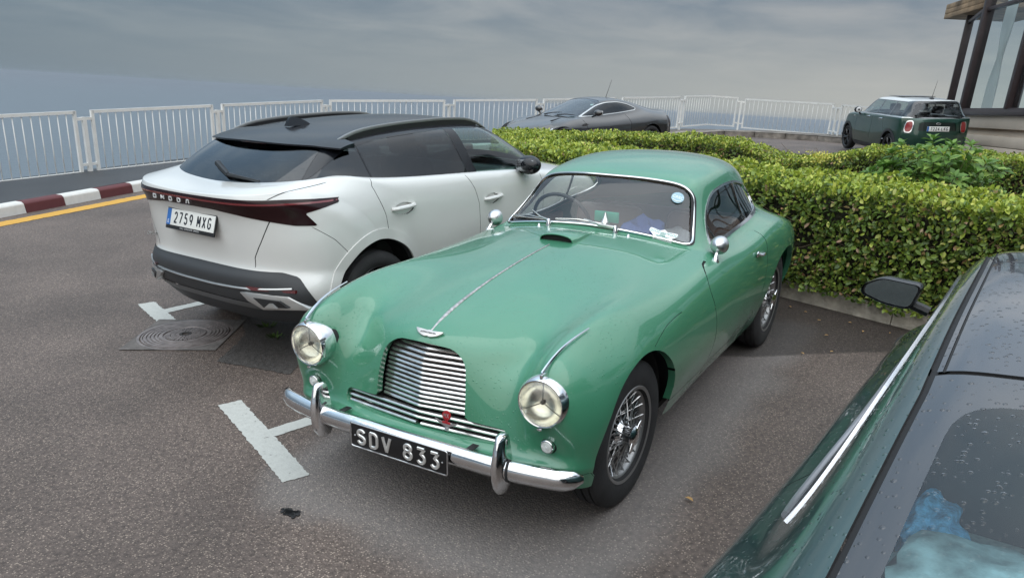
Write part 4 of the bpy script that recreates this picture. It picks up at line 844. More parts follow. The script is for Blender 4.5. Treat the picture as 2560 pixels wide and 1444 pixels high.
def wire_wheel(parent, loc, steer, side):
    w = bpy.data.objects.new('wheel', None); link(w, parent); w.location = loc; w.rotation_euler = (0, 0, steer+(0 if side > 0 else PI)); w.empty_display_size = .1
    mk('tyre', tyre_mesh(.345, .165, .205, 56), M_tyre, w, sharp=30)
    rim = [(.212, -.062), (.226, -.066), (.222, -.05), (.196, -.042), (.188, -.01), (.188, .02), (.196, .046), (.204, .056), (.226, .066), (.232, .074), (.228, .078), (.214, .074)]
    mk('rim', lathe(rim, 56, 'y'), mat('painted_wheel_silver', (.28, .28, .28), .38, .7), w, sharp=50)
    hub = [(0, -.05), (.05, -.05), (.052, .0), (.062, .01), (.062, .03), (.05, .045), (.046, .075), (.05, .085), (.05, .096), (.036, .108), (.02, .113), (0, .114)]
    mk('hub', lathe(hub, 24, 'y'), M_chrome, w, sharp=35)
    ears = []
    for a in (0.9, .9+PI):
        poly = [(.02, -.022), (.06, -.014), (.083, -.004), (.078, .010), (.05, .018), (.02, .022)]
        V, F = prism(poly, .09, .106, 'xz', .004); ears.append(xf((V, F), rot=(0, a, 0)))
    mk('spinner', join(*ears), M_chrome, w)
    sp = []
    for k in range(60):
        a = 2*PI*k/60; kind = k % 3; da = (.32 if k % 2 else -.32)*(1 if kind else .6)
        r0, y0 = ((.05, .062), (.055, .025), (.052, -.035))[kind]; r1, y1 = ((.206, .012), (.206, .03), (.200, .048))[kind]
        P0 = np.array([r0*math.cos(a+da), y0, r0*math.sin(a+da)]); P1 = np.array([r1*math.cos(a), y1, r1*math.sin(a)])
        sp.append(tube([P0, (P0+P1)/2, P1], .0026, 5, caps=False)); sp.append(tube([P0+.88*(P1-P0), P0+.94*(P1-P0), P1], .0042, 5, caps=False))
    mk('spokes', join(*sp), mat('spoke_steel', (.55, .55, .55), .3, 1.), w, kind='stuff')
    mk('brake_drum', lathe([(0, -.03), (.12, -.03), (.145, -.02), (.15, -.065), (0, -.066)], 32, 'y'), mat('brake_drum_iron', (.05, .05, .05), .6, .4), w)
    return w
GREEN_ST = [
 [(1.80,0,.30),(1.80,.16,.30),(1.80,.32,.30),(1.79,.46,.30),(1.78,.55,.30),(1.76,.65,.30),(1.735,.735,.30),(1.66,.775,.29),(1.58,.78,.29),(1.5,.78,.28),(1.42,.78,.28)],
 [(1.875,0,.385),(1.875,.16,.385),(1.865,.32,.385),(1.845,.46,.385),(1.825,.55,.38),(1.80,.65,.375),(1.765,.738,.365),(1.68,.785,.36),(1.58,.79,.355),(1.5,.79,.35),(1.42,.79,.34)],
 [(1.868,0,.405),(1.868,.16,.405),(1.858,.32,.405),(1.835,.46,.41),(1.815,.55,.41),(1.795,.65,.41),(1.768,.739,.405),(1.68,.788,.40),(1.57,.795,.39),(1.48,.795,.375),(1.41,.795,.36)],
 [(1.812,0,.44),(1.812,.16,.44),(1.808,.32,.44),(1.79,.46,.445),(1.778,.55,.45),(1.77,.65,.455),(1.764,.740,.46),(1.675,.792,.45),(1.57,.80,.43),(1.48,.80,.41),(1.4,.80,.39)],
 [(1.80,0,.55),(1.80,.16,.55),(1.785,.30,.55),(1.755,.46,.55),(1.785,.55,.56),(1.80,.65,.565),(1.785,.740,.55),(1.67,.80,.53),(1.56,.81,.50),(1.46,.81,.47),(1.37,.81,.43)],
 [(1.782,0,.67),(1.778,.15,.67),(1.752,.29,.67),(1.705,.44,.67),(1.79,.54,.675),(1.825,.635,.68),(1.79,.735,.665),(1.65,.80,.62),(1.54,.815,.57),(1.44,.815,.52),(1.35,.815,.47)],
 [(1.755,0,.765),(1.745,.15,.76),(1.71,.29,.742),(1.63,.44,.735),(1.735,.54,.787),(1.79,.625,.808),(1.74,.725,.77),(1.60,.79,.69),(1.51,.815,.62),(1.42,.82,.56),(1.33,.82,.50)],
 [(1.69,0,.828),(1.68,.16,.822),(1.64,.31,.80),(1.56,.45,.795),(1.61,.54,.842),(1.65,.62,.868),(1.60,.71,.822),(1.52,.785,.74),(1.45,.815,.66),(1.38,.82,.59),(1.31,.82,.52)],
 [(1.54,0,.880),(1.53,.16,.873),(1.50,.31,.852),(1.43,.45,.856),(1.45,.54,.884),(1.46,.62,.905),(1.41,.71,.858),(1.39,.79,.77),(1.36,.82,.68),(1.32,.825,.60),(1.29,.825,.53)],
 [(1.32,0,.926),(1.31,.16,.92),(1.29,.32,.902),(1.26,.45,.900),(1.25,.54,.909),(1.25,.63,.918),(1.25,.72,.87),(1.25,.795,.78),(1.25,.825,.68),(1.25,.83,.60),(1.25,.83,.53)],
 [(1.07,0,.963),(1.06,.16,.957),(1.05,.32,.940),(1.04,.46,.930),(1.04,.55,.926),(1.04,.63,.918),(1.05,.73,.865),(1.08,.80,.77),(1.1,.825,.67),(1.12,.83,.58),(1.14,.83,.5)],
 [(.82,0,.988),(.82,.16,.983),(.82,.32,.967),(.82,.46,.945),(.82,.56,.936),(.82,.65,.912),(.83,.75,.86),(.85,.81,.76),(.87,.832,.62),(.88,.825,.46),(.88,.77,.29)],
 [(.6,0,1.004),(.6,.17,1.0),(.6,.34,.984),(.6,.48,.96),(.6,.58,.94),(.6,.67,.908),(.6,.76,.86),(.6,.81,.76),(.6,.832,.62),(.6,.82,.44),(.6,.765,.28)],
 [(.38,0,1.012),(.37,.17,1.008),(.35,.34,.993),(.33,.48,.968),(.32,.59,.944),(.33,.68,.915),(.35,.76,.87),(.36,.81,.76),(.36,.832,.6),(.36,.815,.42),(.36,.76,.28)],
 [(.24,0,1.013),(.23,.18,1.008),(.21,.36,.993),(.18,.51,.968),(.15,.62,.948),(.14,.69,.925),(.16,.77,.873),(.16,.815,.76),(.16,.83,.6),(.16,.81,.42),(.16,.755,.28)],
 [(.165,0,1.035),(.16,.18,1.030),(.145,.36,1.012),(.12,.51,.988),(.075,.612,.970),(.0,.684,.935),(-.02,.77,.877),(-.02,.82,.76),(-.02,.83,.6),(-.02,.81,.42),(-.02,.755,.28)],
 [(.04,0,1.155),(.035,.18,1.15),(.015,.34,1.137),(-.02,.465,1.118),(-.075,.558,1.085),(-.17,.665,.945),(-.18,.77,.882),(-.18,.82,.76),(-.18,.83,.6),(-.18,.81,.42),(-.18,.755,.28)],
 [(-.10,0,1.272),(-.105,.18,1.267),(-.12,.33,1.255),(-.15,.445,1.235),(-.21,.53,1.185),(-.33,.648,.95),(-.34,.77,.887),(-.34,.82,.76),(-.34,.83,.6),(-.34,.805,.42),(-.34,.755,.28)],
 [(-.29,0,1.325),(-.295,.18,1.32),(-.31,.34,1.305),(-.335,.455,1.277),(-.38,.540,1.205),(-.48,.642,.955),(-.49,.77,.892),(-.49,.82,.76),(-.49,.828,.6),(-.49,.805,.42),(-.49,.755,.28)],
 [(-.6,0,1.358),(-.6,.19,1.352),(-.6,.35,1.334),(-.6,.465,1.298),(-.61,.548,1.215),(-.64,.643,.965),(-.65,.775,.900),(-.65,.82,.76),(-.65,.825,.6),(-.65,.80,.42),(-.65,.75,.28)],
 [(-.85,0,1.352),(-.85,.19,1.346),(-.85,.35,1.326),(-.85,.46,1.287),(-.85,.543,1.205),(-.85,.645,.985),(-.85,.78,.915),(-.86,.822,.77),(-.87,.828,.62),(-.88,.815,.46),(-.88,.76,.30)],
 [(-1.1,0,1.328),(-1.1,.19,1.32),(-1.1,.34,1.295),(-1.1,.44,1.25),(-1.1,.518,1.165),(-1.1,.628,.985),(-1.1,.775,.925),(-1.1,.828,.79),(-1.1,.832,.66),(-1.1,.83,.56),(-1.1,.83,.48)],
 [(-1.35,0,1.272),(-1.35,.16,1.265),(-1.35,.285,1.235),(-1.35,.375,1.18),(-1.35,.455,1.085),(-1.35,.595,.955),(-1.35,.765,.905),(-1.35,.823,.79),(-1.35,.83,.66),(-1.35,.825,.56),(-1.35,.82,.48)],
 [(-1.65,0,1.165),(-1.65,.14,1.155),(-1.65,.25,1.115),(-1.65,.34,1.05),(-1.65,.43,.97),(-1.65,.565,.895),(-1.65,.71,.85),(-1.65,.785,.77),(-1.65,.795,.6),(-1.65,.775,.44),(-1.65,.72,.30)],
 [(-1.95,0,.99),(-1.95,.14,.98),(-1.95,.26,.94),(-1.95,.36,.89),(-1.95,.45,.84),(-1.95,.56,.80),(-1.95,.66,.78),(-1.95,.71,.69),(-1.95,.72,.56),(-1.95,.69,.4),(-1.95,.64,.30)],
 [(-2.15,0,.83),(-2.15,.15,.825),(-2.15,.28,.80),(-2.15,.38,.77),(-2.15,.46,.74),(-2.15,.53,.7),(-2.14,.59,.66),(-2.13,.62,.6),(-2.12,.62,.5),(-2.1,.6,.4),(-2.08,.56,.32)],
 [(-2.21,0,.6),(-2.21,.13,.6),(-2.21,.24,.59),(-2.2,.33,.57),(-2.2,.4,.55),(-2.19,.46,.53),(-2.18,.5,.51),(-2.17,.52,.48),(-2.15,.52,.44),(-2.13,.5,.38),(-2.1,.47,.33)],
 [(-2.12,0,.34),(-2.12,.1,.34),(-2.12,.2,.34),(-2.12,.28,.34),(-2.12,.34,.34),(-2.12,.38,.34),(-2.11,.41,.34),(-2.1,.43,.34),(-2.1,.44,.34),(-2.09,.44,.33),(-2.08,.43,.33)]]
GRILLE = rpoly([(0,.788),(.15,.782),(.215,.735),(.236,.60),(.236,.508),(.425,.498),(.440,.465),(.425,.436),(.2,.426),(0,.424),(-.2,.426),(-.425,.436),(-.440,.465),(-.425,.498),(-.236,.508),(-.236,.60),(-.215,.735),(-.15,.782)], [.1,.06,.06,.08,.012,.012,.03,.012,.1,.1,.1,.012,.03,.012,.012,.08,.06,.06])
def grille_half(z):
    """half width of the grille opening at height z"""
    if z < .50: return .432-max(0, .436-z)*.4
    if z < .60: return .232
    if z < .735: return .232-(z-.60)*.17
    return .208-(z-.735)**1.35*2.2 if z < .788 else .0
def build_green():
    t = thing('vintage_coupe', 'glossy green vintage two-door coupe with chrome grille, wire wheels and black SDV 833 plate', 'car')
    P = paint_green(); S = Surf(GREEN_ST, 8, 6, pia=2, flipn=True, relax=(lambda X: np.clip(1.4-np.abs(np.abs(X[:, :, 1])-.47)/.10, 0, 1)*np.clip((X[:, :, 0]-.55)/.3, 0, 1)*np.clip((1.58-X[:, :, 0])/.18, 0, 1)*(X[:, :, 2] > .75), 90))
    arch = lambda cx, r: (lambda V: np.maximum(np.maximum(np.hypot((V[:, 0]-cx)*np.where(V[:, 0] > cx, .93, 1.), V[:, 2]-.345)-r, np.where(V[:, 2] < .345, np.abs(V[:, 0]-cx)-r*1.03, -1)), .45-np.abs(V[:, 1])))
    S.cut(arch(1.2575, .398), 'arch'); S.cut(arch(-1.2575, .392), 'arch')
    S.cut(lambda V: np.where(V[:, 2] < .345, np.maximum(np.abs(np.abs(V[:, 0])-1.2575)-.385, .45-np.abs(V[:, 1])), 1), 'arch')
    S.cut(lambda V: np.maximum(sdpoly(V[:, [1, 2]], GRILLE), 1.6-V[:, 0]), 'grille')
    S.cut(lambda V: np.maximum(np.hypot(np.abs(V[:, 1])-.614, V[:, 2]-.682)-.1, 1.55-V[:, 0]), 'lamp_hole')
    # windscreen: rubber, then glass; outline in front view
    WS = rpoly([(-.61, .842), (-.3, .832), (0, .830), (.3, .832), (.61, .842), (.495, 1.40), (.25, 1.392), (0, 1.387), (-.25, 1.392), (-.495, 1.40)], [.07, .2, .2, .2, .07, .12, .2, .2, .2, .12], 8)   # across, and up-and-back
    wsf = lambda o: (lambda V: np.maximum(np.maximum(sdpoly(np.stack([V[:, 1], V[:, 2]-V[:, 0]], 1), WS)+o, -.45-V[:, 0]), .9-V[:, 2]))
    S.cut(wsf(0.), 'ws_rubber'); S.cut(wsf(.026), 'ws', ('ws_rubber',))
    SW = rpoly([(.0, .942), (-.20, 1.13), (-.33, 1.198), (-.55, 1.222), (-.78, 1.212), (-.99, 1.168), (-1.14, 1.09), (-1.13, 1.03), (-1.04, .995), (-.5, .945)], [.02, .1, .06, .1, .1, .1, .05, .05, .05, .2], 8)
    swf = lambda o: (lambda V: np.maximum(sdpoly(V[:, [0, 2]], SW)+o, .3-np.abs(V[:, 1])))
    S.cut(swf(0.), 'win_frame'); S.cut(swf(.014), 'win', ('win_frame',))
    side_only = lambda V: .3-np.abs(V[:, 1])
    S.strip(lambda V: V[:, 0]+.735-.18*(V[:, 2]-1.07), .010, 'post', 'win', side_only)
    S.strip(lambda V: V[:, 0]+.13-.25*(V[:, 2]-1.0), .005, 'quarter_bar', 'win', side_only)
    RW = rpoly([(-.40, 1.20), (.40, 1.20), (.46, 1.05), (-.46, 1.05)], .07)
    S.cut(lambda V: np.maximum(sdpoly(V[:, [1, 2]], RW), V[:, 0]+1.25), 'rear_win')
    door = spline([(.20, .915), (.27, .905), (.33, .872), (.357, .81), (.325, .72), (.29, .60), (.292, .47), (.32, .375)], 5).tolist()
    gap(S, door+[(-.55, .375), (-.66, .40), (-.71, .52), (-.735, .7), (-.73, .86), (-.70, .935)], .0028, 'side')
    gap(S, [(.92, .372), (.32, .372)], .0022, 'side', new='gap')
    gap(S, spline([(1.17, .742), (1.0, .785), (.86, .80), (.76, .80)], 5), .0012, 'side', cond=lambda V: .7-np.abs(V[:, 1]))
    gap(S, [(1.62, .285), (1.70, .372), (1.76, .372)], .001, 'side')
    body = S.obj('body', 'body', P, t)
    V, F = S.lip('body', 'arch', lambda V, N: np.stack([0*V[:, 0], -np.sign(V[:, 1])*.035, 0*V[:, 0]], 1)); mk_each('arch_lip', flip((V, F)), P, t)
    V, F = S.lip('body', 'grille', lambda V, N: np.tile([[-.035, 0, 0]], (len(V), 1))); mk('grille_lip', flip((V, F)), P, t)
    gap_obj(S, t)
    # wheel housings and floor
    for sx in (1.2575, -1.2575):
        for sg in (1, -1):
            mk('wheel_housing', lathe([(.402, -.0), (.402, -.26), (.0, -.26)], 24, 'y', .12, PI-.12, c=(sx, .745, .345)) if sg > 0 else lathe([(.402, 0), (.402, .26), (.0, .26)], 24, 'y', .12, PI-.12, c=(sx, -.745, .345)), M_dark, t)
    mk('floor_pan', join(box((0, 0, .27), (1.7, 1.40, .03)), box((-.1, 0, .27), (3.6, .98, .03))), M_dark, t)
    # screens
    ws = S.obj('windscreen', 'ws', M_glassc, t, off=-.004)
    S.obj('windscreen_gasket', 'ws_rubber', M_rubber, t, off=.004)
    for Pp, cl in S.loops('ws_rubber', 'body'):
        Q = resample(Pp, .012, cl); c = Q.mean(0); Q = smooth_path(Q, cl, 3); d = c-Q; Q += d/np.linalg.norm(d, axis=1)[:, None]*.010; mk('windscreen_chrome', tube(Q+np.array([.006, 0, .006]), .0062, 6, cl), mat('polished_trim', (.85, .85, .84), .12, 1.), t)
    for sg, nm in ((1, 'left'), (-1, 'right')):
        cond = lambda c, sg=sg: c[:, 1]*sg > 0
        S.obj('side_window', 'win', glass('side_glass', (.86, .88, .85), 1.5), t, off=-.006, extra=cond)
        S.obj('window_frame', ('win_frame', 'post', 'quarter_bar'), mat('window_chrome', (.6, .6, .6), .16, 1.), t, off=.003, thick=.008, extra=cond)
    S.obj('rear_window', 'rear_win', glass('side_glass'), t, off=-.004)
    # headlining: the roof again, inside
    S.cut(lambda V: .93-V[:, 2], 'upper'); S.cut(lambda V: V[:, 0]-.12, 'lining', ('upper',))
    S.obj('headlining', 'lining', mat('tan_headlining', (.42, .35, .28), .9), t, off=-.022)
    # grille bars: pressed slats, peaked at the centre line
    zs = list(np.linspace(.436, .486, 3))+list(np.linspace(.512, .772, 14)); gm = mat('grille_slat_alloy', (.72, .70, .68), .20, .95, var=(25, .15))
    for z in zs:
        hw = grille_half(z)-.004; xc = 1.832-(z-.43)*.22 if z < .7 else 1.7726-(z-.7)*.62
        n = 12; kk = .16 if z > .5 else .085; path = [(xc-.026-kk*abs(y), y, z) for y in np.linspace(-hw, hw, 2*n+1)]
        bl = [(-.012, -.0095), (.002, -.0092), (.0085, -.0045), (.0095, .001), (.005, .0066), (-.012, .0072)]
        if z < .45:
            for a, b in ((-hw, -.012), (.012, hw)):
                mk('grille_slat', tube([(xc-.026-kk*abs(y), y, z) for y in np.linspace(a, b, 11)], 1., prof=bl[::-1], up=(0, 0, 1)), gm, t)
        else: mk('grille_slat', tube(path, 1., prof=bl[::-1], up=(0, 0, 1)), gm, t)
    mk('grille_backing', join(box((1.70, 0, .47), (.02, .84, .10)), box((1.69, 0, .60), (.02, .48, .30))), M_dark, t)
    # headlamps and side lamps
    for sg in (1, -1):
        h = bpy.data.objects.new('headlight', None); link(h, t); h.location = (1.832, .614*sg, .682)
        mk('bezel', lathe([(.098, -.125), (.1065, -.11), (.1075, -.03), (.104, -.008), (.097, .002), (.0925, .0), (.0915, -.008)], 48, 'x'), M_chrome, h, sharp=40)
        mk('seating_ring', lathe([(.112, -.13), (.1135, -.10), (.1075, -.085)], 48, 'x'), M_rubber, h)
        mk('reflector', lathe([(.0915, -.008), (.085, -.035), (.062, -.062), (.02, -.08), (0, -.082)], 40, 'x'), mat('lamp_reflector', (.88, .87, .82), .22, 1.), h)
        mk('bulb_shield', join(lathe([(.0, -.016), (.009, -.018), (.010, -.03), (0, -.05)], 16, 'x'), *[tube([(-.022, 0, 0), (-.022, .045*math.cos(a), .045*math.sin(a)), (-.026, .088*math.cos(a), .088*math.sin(a))], .0022, 5) for a in (PI/2, PI/2+2.094, PI/2-2.094)]), mat('lamp_dark_steel', (.10, .10, .09), .35, .6), h)
        mk('lens', lathe([(.092, -.006), (.075, .008), (.045, .017), (.02, .0205), (0, .021)], 48, 'x'), mat_lens(), h)
        mk_each('clip', join(box((-.02, 0, .112), (.035, .014, .018), .003), box((-.006, 0, -.108), (.02, .02, .008), .002)), M_chrome, h)
        s = bpy.data.objects.new('side_lamp', None); link(s, t); s.location = (1.79, .630*sg, .487)
        mk('rim', lathe([(.030, -.04), (.031, -.004), (.029, .008), (.026, .010), (.025, .006)], 28, 'x'), M_chrome, s)
        mk('gasket', lathe([(.034, -.04), (.035, -.012), (.031, -.004)], 28, 'x'), M_rubber, s)
        mk('lens', lathe([(.025, .004), (.0235, .010), (.0195, .009), (.018, .012), (.0135, .011), (.012, .0145), (.008, .0135), (.006, .0165), (0, .017)], 28, 'x'), mat('ribbed_clear_lens', (.62, .64, .62), .12, 0, coat=1.), s)
        # the strip running back from each headlamp over the wing crest
        pts = []
        for x in np.linspace(1.815, 1.50, 14):
            v, n = S.top(min(x, 1.79), (.612+.035*(1.815-x)/.3)*sg); v = v if x < 1.79 else np.array([x, .612*sg, .800])
            pts.append(v+np.array([.004, 0, .011]))
        pts = np.array(pts); xx = pts[:, 0]; pts[:, 2] = np.polyval(np.polyfit(xx, pts[:, 2], 3), xx)+.001; pts[:, 1] = np.polyval(np.polyfit(xx, pts[:, 1], 1), xx)
        mk('wing_strip', tube(pts, np.linspace(.0065, .003, 14), 6), M_chrome, t)
        # door / wing mirror
        m = bpy.data.objects.new('wing_mirror', None); link(m, t); b, n = S.top(.115, .725*sg); m.location = b
        mk('stalk', join(tube([(0, 0, -.01), (-.005, -.002*sg, .012), (-.03, -.004*sg, .035), (-.055, -.005*sg, .045)], [.017, .010, .008, .010], 10), lathe([(.0, .012), (.014, .012), (.02, .0), (.022, -.012)], 16, 'z')), M_chrome, m)
        mk('head', xf(lathe([(0, .052), (.022, .046), (.040, .028), (.050, .0), (.051, -.012), (.047, -.016), (0, -.016)], 28, 'x'), loc=(-.065, -.006*sg, .066), rot=(0, -.12, 0)), M_brushed, m)
        # door handle
        hb, hn = S.side(-.56, .80, sg)
        mk('door_handle', join(xf(tube([(-.075, 0, .0), (-.05, .018, .003), (0, .026, .006), (.05, .024, .012), (.075, .006, .018)], [.007, .010, .0105, .010, .008], 8), loc=hb, scale=(1, sg, 1)), xf(sph((0, 0, 0), .018, 12, 8, (1.6, .5, 1)), loc=hb+np.array([.068, .004*sg, .016]))), M_chrome, t)
    # bonnet scoop, strip and winged badge
    b, n = S.top(.50, 0); L = []
    def scoop_sec(x, w, h, zb):
        return [(x, w*math.cos(a), zb+max(h, .001)*max(math.sin(a), 0)**.7) for a in np.linspace(PI, 0, 13)]
    secs = []
    for k, (x, w, h) in enumerate([(.575, .098, .040), (.55, .104, .043), (.50, .107, .042), (.44, .105, .036), (.38, .098, .026), (.32, .088, .014), (.27, .075, .002)]):
        v, n = S.top(x, 0); ys = np.linspace(-w, w, 13); zz = [S.top(x, y)[0][2] for y in (0, w)]
        secs.append([(x, w*math.cos(a), (zz[0]+(zz[1]-zz[0])*abs(math.cos(a)))-.004+h*max(math.sin(a), 0)**.55) for a in np.linspace(PI, 0, 13)])
    Vs = np.array(secs).reshape(-1, 3); Fs = [[i*13+j, i*13+j+1, (i+1)*13+j+1, (i+1)*13+j] for i in range(6) for j in range(12)]
    sc = mk('bonnet_scoop', (Vs, Fs), P, t)
    q = np.array(secs[0]); q2 = q+[-.03, 0, 0]; q3 = q*[1, .93, 1]; q3[:, 2] = q[:, 2]-.004
    mk('scoop_mouth', join((np.concatenate([q3+[-.012, 0, 0], [[.562, 0, q[0, 2]]]]), [[i, i+1, 13] for i in range(12)])), M_dark, sc, smooth=False)
    mk('scoop_edge', tube(q, .0035, 6), P, sc)
    pts = np.array([S.top(x, 0)[0] for x in np.linspace(1.70, .655, 30)]); pts = smooth_path(pts, False, 5); pts[:, 1] = 0; pts[:, 2] += .002
    wd = np.interp(np.linspace(0, 1, 30), [0, .12, .4, 1], [.004, .010, .006, .004])
    mk('bonnet_strip', tube(pts, wd, 8, prof=[(math.cos(a), .55*math.sin(a)) for a in np.linspace(0, 2*PI, 8, endpoint=False)]), mat('pitted_chrome', (.55, .50, .47), .28, 1., var=(60, .45)), t)
    v, n = S.top(1.715, 0); n = Vector((.62, 0, .78)).normalized(); wing = [(0, -.012), (.012, -.016), (.03, -.012), (.05, -.004), (.066, .010), (.072, .020), (.035, .018), (.012, .016), (0, .020)]
    wing = wing+[(-x, y) for x, y in reversed(wing[1:-1])]
    M = frame_m(Vector(v)+n*.004, (0, 1, 0), n.cross(Vector((0, 1, 0)))*1)
    bd = mk('winged_badge', tm(prism(wing, -.004, .006, 'xy', .002), M), mat('badge_alloy', (.62, .58, .55), .35, .8), t)
    mk('badge_lettering', tm(xf(text_mesh('ASTON MARTIN', .011, .001), loc=(0, .003, .0068)), M), mat('badge_enamel', (.10, .10, .11), .4), bd)
    # bumper with overriders
    def bump_path(y):
        a = abs(y); return 1.935-.02*a-.10*max(0, a-.42)**1.7*3.2-1.6*max(0, a-.72)**1.5
    ys = np.concatenate([np.linspace(-.80, -.6, 8), np.linspace(-.55, .55, 14), np.linspace(.6, .80, 8)])
    path = np.array([(bump_path(y)-.012, y, .398) for y in ys]); sc_ = np.interp(np.abs(ys), [0, .75, .785, .80], [1, 1, .80, .35])
    prof = [(-.020, -.036), (-.006, -.047), (.010, -.042), (.024, -.022), (.029, 0), (.024, .022), (.010, .042), (-.006, .047), (-.020, .036)]
    bp = mk('front_bumper', tube(path, sc_, prof=[(a, b) for a, b in prof], up=(0, 0, 1)), M_chrome, t, sharp=60)
    for sg in (1, -1):
        c = bump_path(.485)
        secs = []
        zz = [.282, .295, .33, .37, .41, .45, .49, .525, .545, .552]; ww = [.008, .022, .031, .034, .033, .030, .026, .023, .020, .008]; pp = [.0, .020, .043, .052, .054, .050, .040, .028, .018, .004]
        for z, w_, p_ in zip(zz, ww, pp): secs += [(c-.03+(p_+.022)*max(math.sin(a), -.35), (.485*sg)+w_*math.cos(a), z) for a in np.linspace(0, 2*PI, 14, endpoint=False)]
        F = [[i*14+j, i*14+(j+1) % 14, (i+1)*14+(j+1) % 14, (i+1)*14+j] for i in range(9) for j in range(14)]+[list(range(14))[::-1], [9*14+j for j in range(14)]]
        mk('overrider', (np.array(secs), F), M_chrome, bp, sharp=60)
        mk('overrider_gasket', tube([(bump_path(.485+d)-.012, (.485+d)*sg, .398) for d in (.031, .036, .041)], 1.08, prof=prof, up=(0, 0, 1)), M_rubber, bp)
        mk('end_bolt', sph((bump_path(.765)+.014, .765*sg, .398), .008, 10, 6, (.6, 1, 1)), M_chrome, bp)
        mk('plate_strap', join(box((1.862, (-.375 if sg < 0 else .321), .4305), (.05, .032, .005), .002), box((1.885, (-.375 if sg < 0 else .321), .408), (.005, .032, .05), .002)), M_black, t)
    # front number plate, silver raised letters on black
    pl = bpy.data.objects.new('number_plate', None); link(pl, t); pl.matrix_local = frame_m((1.958, 0, .378), (0, 1, 0), (-.03, 0, 1))
    mk('plate_back', box((0, 0, -.003), (.524, .114, .006), .0025), mat('plate_black', (.008, .008, .009), .35), pl)
    mk('plate_rim', tube(np.array([*rpoly([(-.26, -.055), (.26, -.055), (.26, .055), (-.26, .055)], .012, 4)]) @ np.array([[1, 0, 0], [0, 1, 0]]), .0032, 6, True), M_brushed, pl)
    lm = mat('plate_letter_alloy', (.78, .78, .76), .30, .75)
    mk('lettering', xf(strokes('SDV 833', .080, .058, .0125, .0145, .006, .55), loc=(0, 0, .0006)), lm, pl, kind='stuff')
    mk_each('plate_screw', join(sph((-.235, 0, .001), .0045, 8, 5), sph((.235, 0, .001), .0045, 8, 5)), M_brushed, pl)
    # red and silver club badge on the grille
    ab = bpy.data.objects.new('club_badge', None); link(ab, t); ab.matrix_local = frame_m((1.872, .198, .520), (0, 1, 0), (-.1, 0, 1))
    mk('disc', join(prism([(.021*math.cos(a), .026+.021*math.sin(a)) for a in np.linspace(0, 2*PI, 20, endpoint=False)], -.002, .003, 'xy'), box((0, .002, .001), (.012, .014, .004)), box((0, -.006, .001), (.040, .009, .004), .001)), mat('red_enamel', (.35, .02, .025), .3), ab)
    wg = [(0, -.026), (.015, -.022), (.045, -.010), (.060, .002), (.030, -.004), (0, -.010)]; wg += [(-x, y) for x, y in reversed(wg[1:-1])]
    mk('wings', join(prism(wg, -.003, .0, 'xy'), box((0, -.034, -.004), (.016, .014, .01), .002)), M_brushed, ab)
    mk('monogram', xf(strokes('MX', .020, .013, .001, .0022, .0012), loc=(0, .026, .003)), M_brushed, ab)
    # wipers
    for y0, tip in ((-.232, -.56), (.175, -.20)):
        wp = bpy.data.objects.new('wiper', None); link(wp, t); pz = S.top(.215, y0)[0]
        mk('spindle', join(lathe([(0, .030), (.010, .028), (.014, .016), (.015, -.005)], 14, 'z', c=pz), sph(pz+[-.01, -.008, .028], .012, 10, 6)), M_chrome, wp)
        def on_glass(y, z): 
            k = np.where(S.sel('ws') )[0]; c = S.V[S.T[k]].mean(1); j = ((c[:, 1:]-[y, z])**2).sum(1).argmin(); return c[j]+S.N[S.T[k[j], 0]]*.014
        a1 = on_glass((y0+tip)/2-.03, 1.045); a2 = on_glass(tip-.02 if y0 > 0 else tip, .999 if y0 < 0 else 1.025); b0 = on_glass(y0*.5+tip*.5+.10, 1.02)
        mk('arm', tube([pz+[-.006, -.004, .03], pz*.55+a1*.45+[.012, 0, .012], a1], [.0065, .0055, .0035], 8), mat('wiper_silver', (.70, .68, .62), .28, 1.), wp)
        mk('blade', join(tube([b0, (b0+a2)/2+[.004, 0, .012], a2], .004, 6), tube([b0+[-.006, 0, -.006], a2+[-.006, 0, -.006]], .003, 5)), mat('wiper_silver', (.7, .68, .62)), wp)
    for y in (-.31, .265): mk('washer_jet', join(sph(S.top(.235, y)[0]+[0, 0, .006], .008, 8, 6), lathe([(.011, 0), (.008, .006)], 10, 'z', c=S.top(.235, y)[0])), M_chrome, t)
    # windscreen stickers (flat film, on the inside of the glass seen through it)
    def ws_frame(y, z):
        k = np.where(S.sel('ws'))[0]; c = S.V[S.T[k]].mean(1); j = ((c[:, 1:]-[y, z])**2).sum(1).argmin(); n = Vector(S.N[S.T[k[j], 0]])
        ex = Vector((0, 1, 0)); ex = (ex-n*ex.dot(n)).normalized(); return frame_m(Vector(c[j])+n*.0035, ex, n.cross(ex))
    M = ws_frame(.432, 1.188)
    st = mk('round_sticker', tm(prism([(.036*math.cos(a), .036*math.sin(a)) for a in np.linspace(0, 2*PI, 32, endpoint=False)], 0, .0006, 'xy'), M), mat('pale_blue_film', (.30, .47, .55), .35), t)
    wh = mat('white_print', (.80, .82, .82), .4)
    mk('sticker_print', tm(join(xf(text_mesh('GRRC', .030, .0004, .15, .8), loc=(0, .002, .0012)), tube([(-.026, -.018, .001), (0, -.026, .001), (.026, -.018, .001)], .0035, 5), *[xf(sph((0, 0, 0), .0016, 6, 4), loc=(.004*i-.008, .025+.002*(i % 2), .001)) for i in range(5)]), M), wh, st)
    M = ws_frame(.425, 1.012); film = mat('green_film', (.02, .20, .15), .4)
    ov = rpoly([(-.082, .004), (-.078, .027), (-.02, .020), (0, .034), (.02, .020), (.078, .027), (.082, .004), (.06, -.012), (.045, -.026), (0, -.030), (-.045, -.026), (-.06, -.012)], .006, 4)
    st = mk('race_meeting_sticker', tm(prism(ov, 0, .0006, 'xy'), M), wh, t)
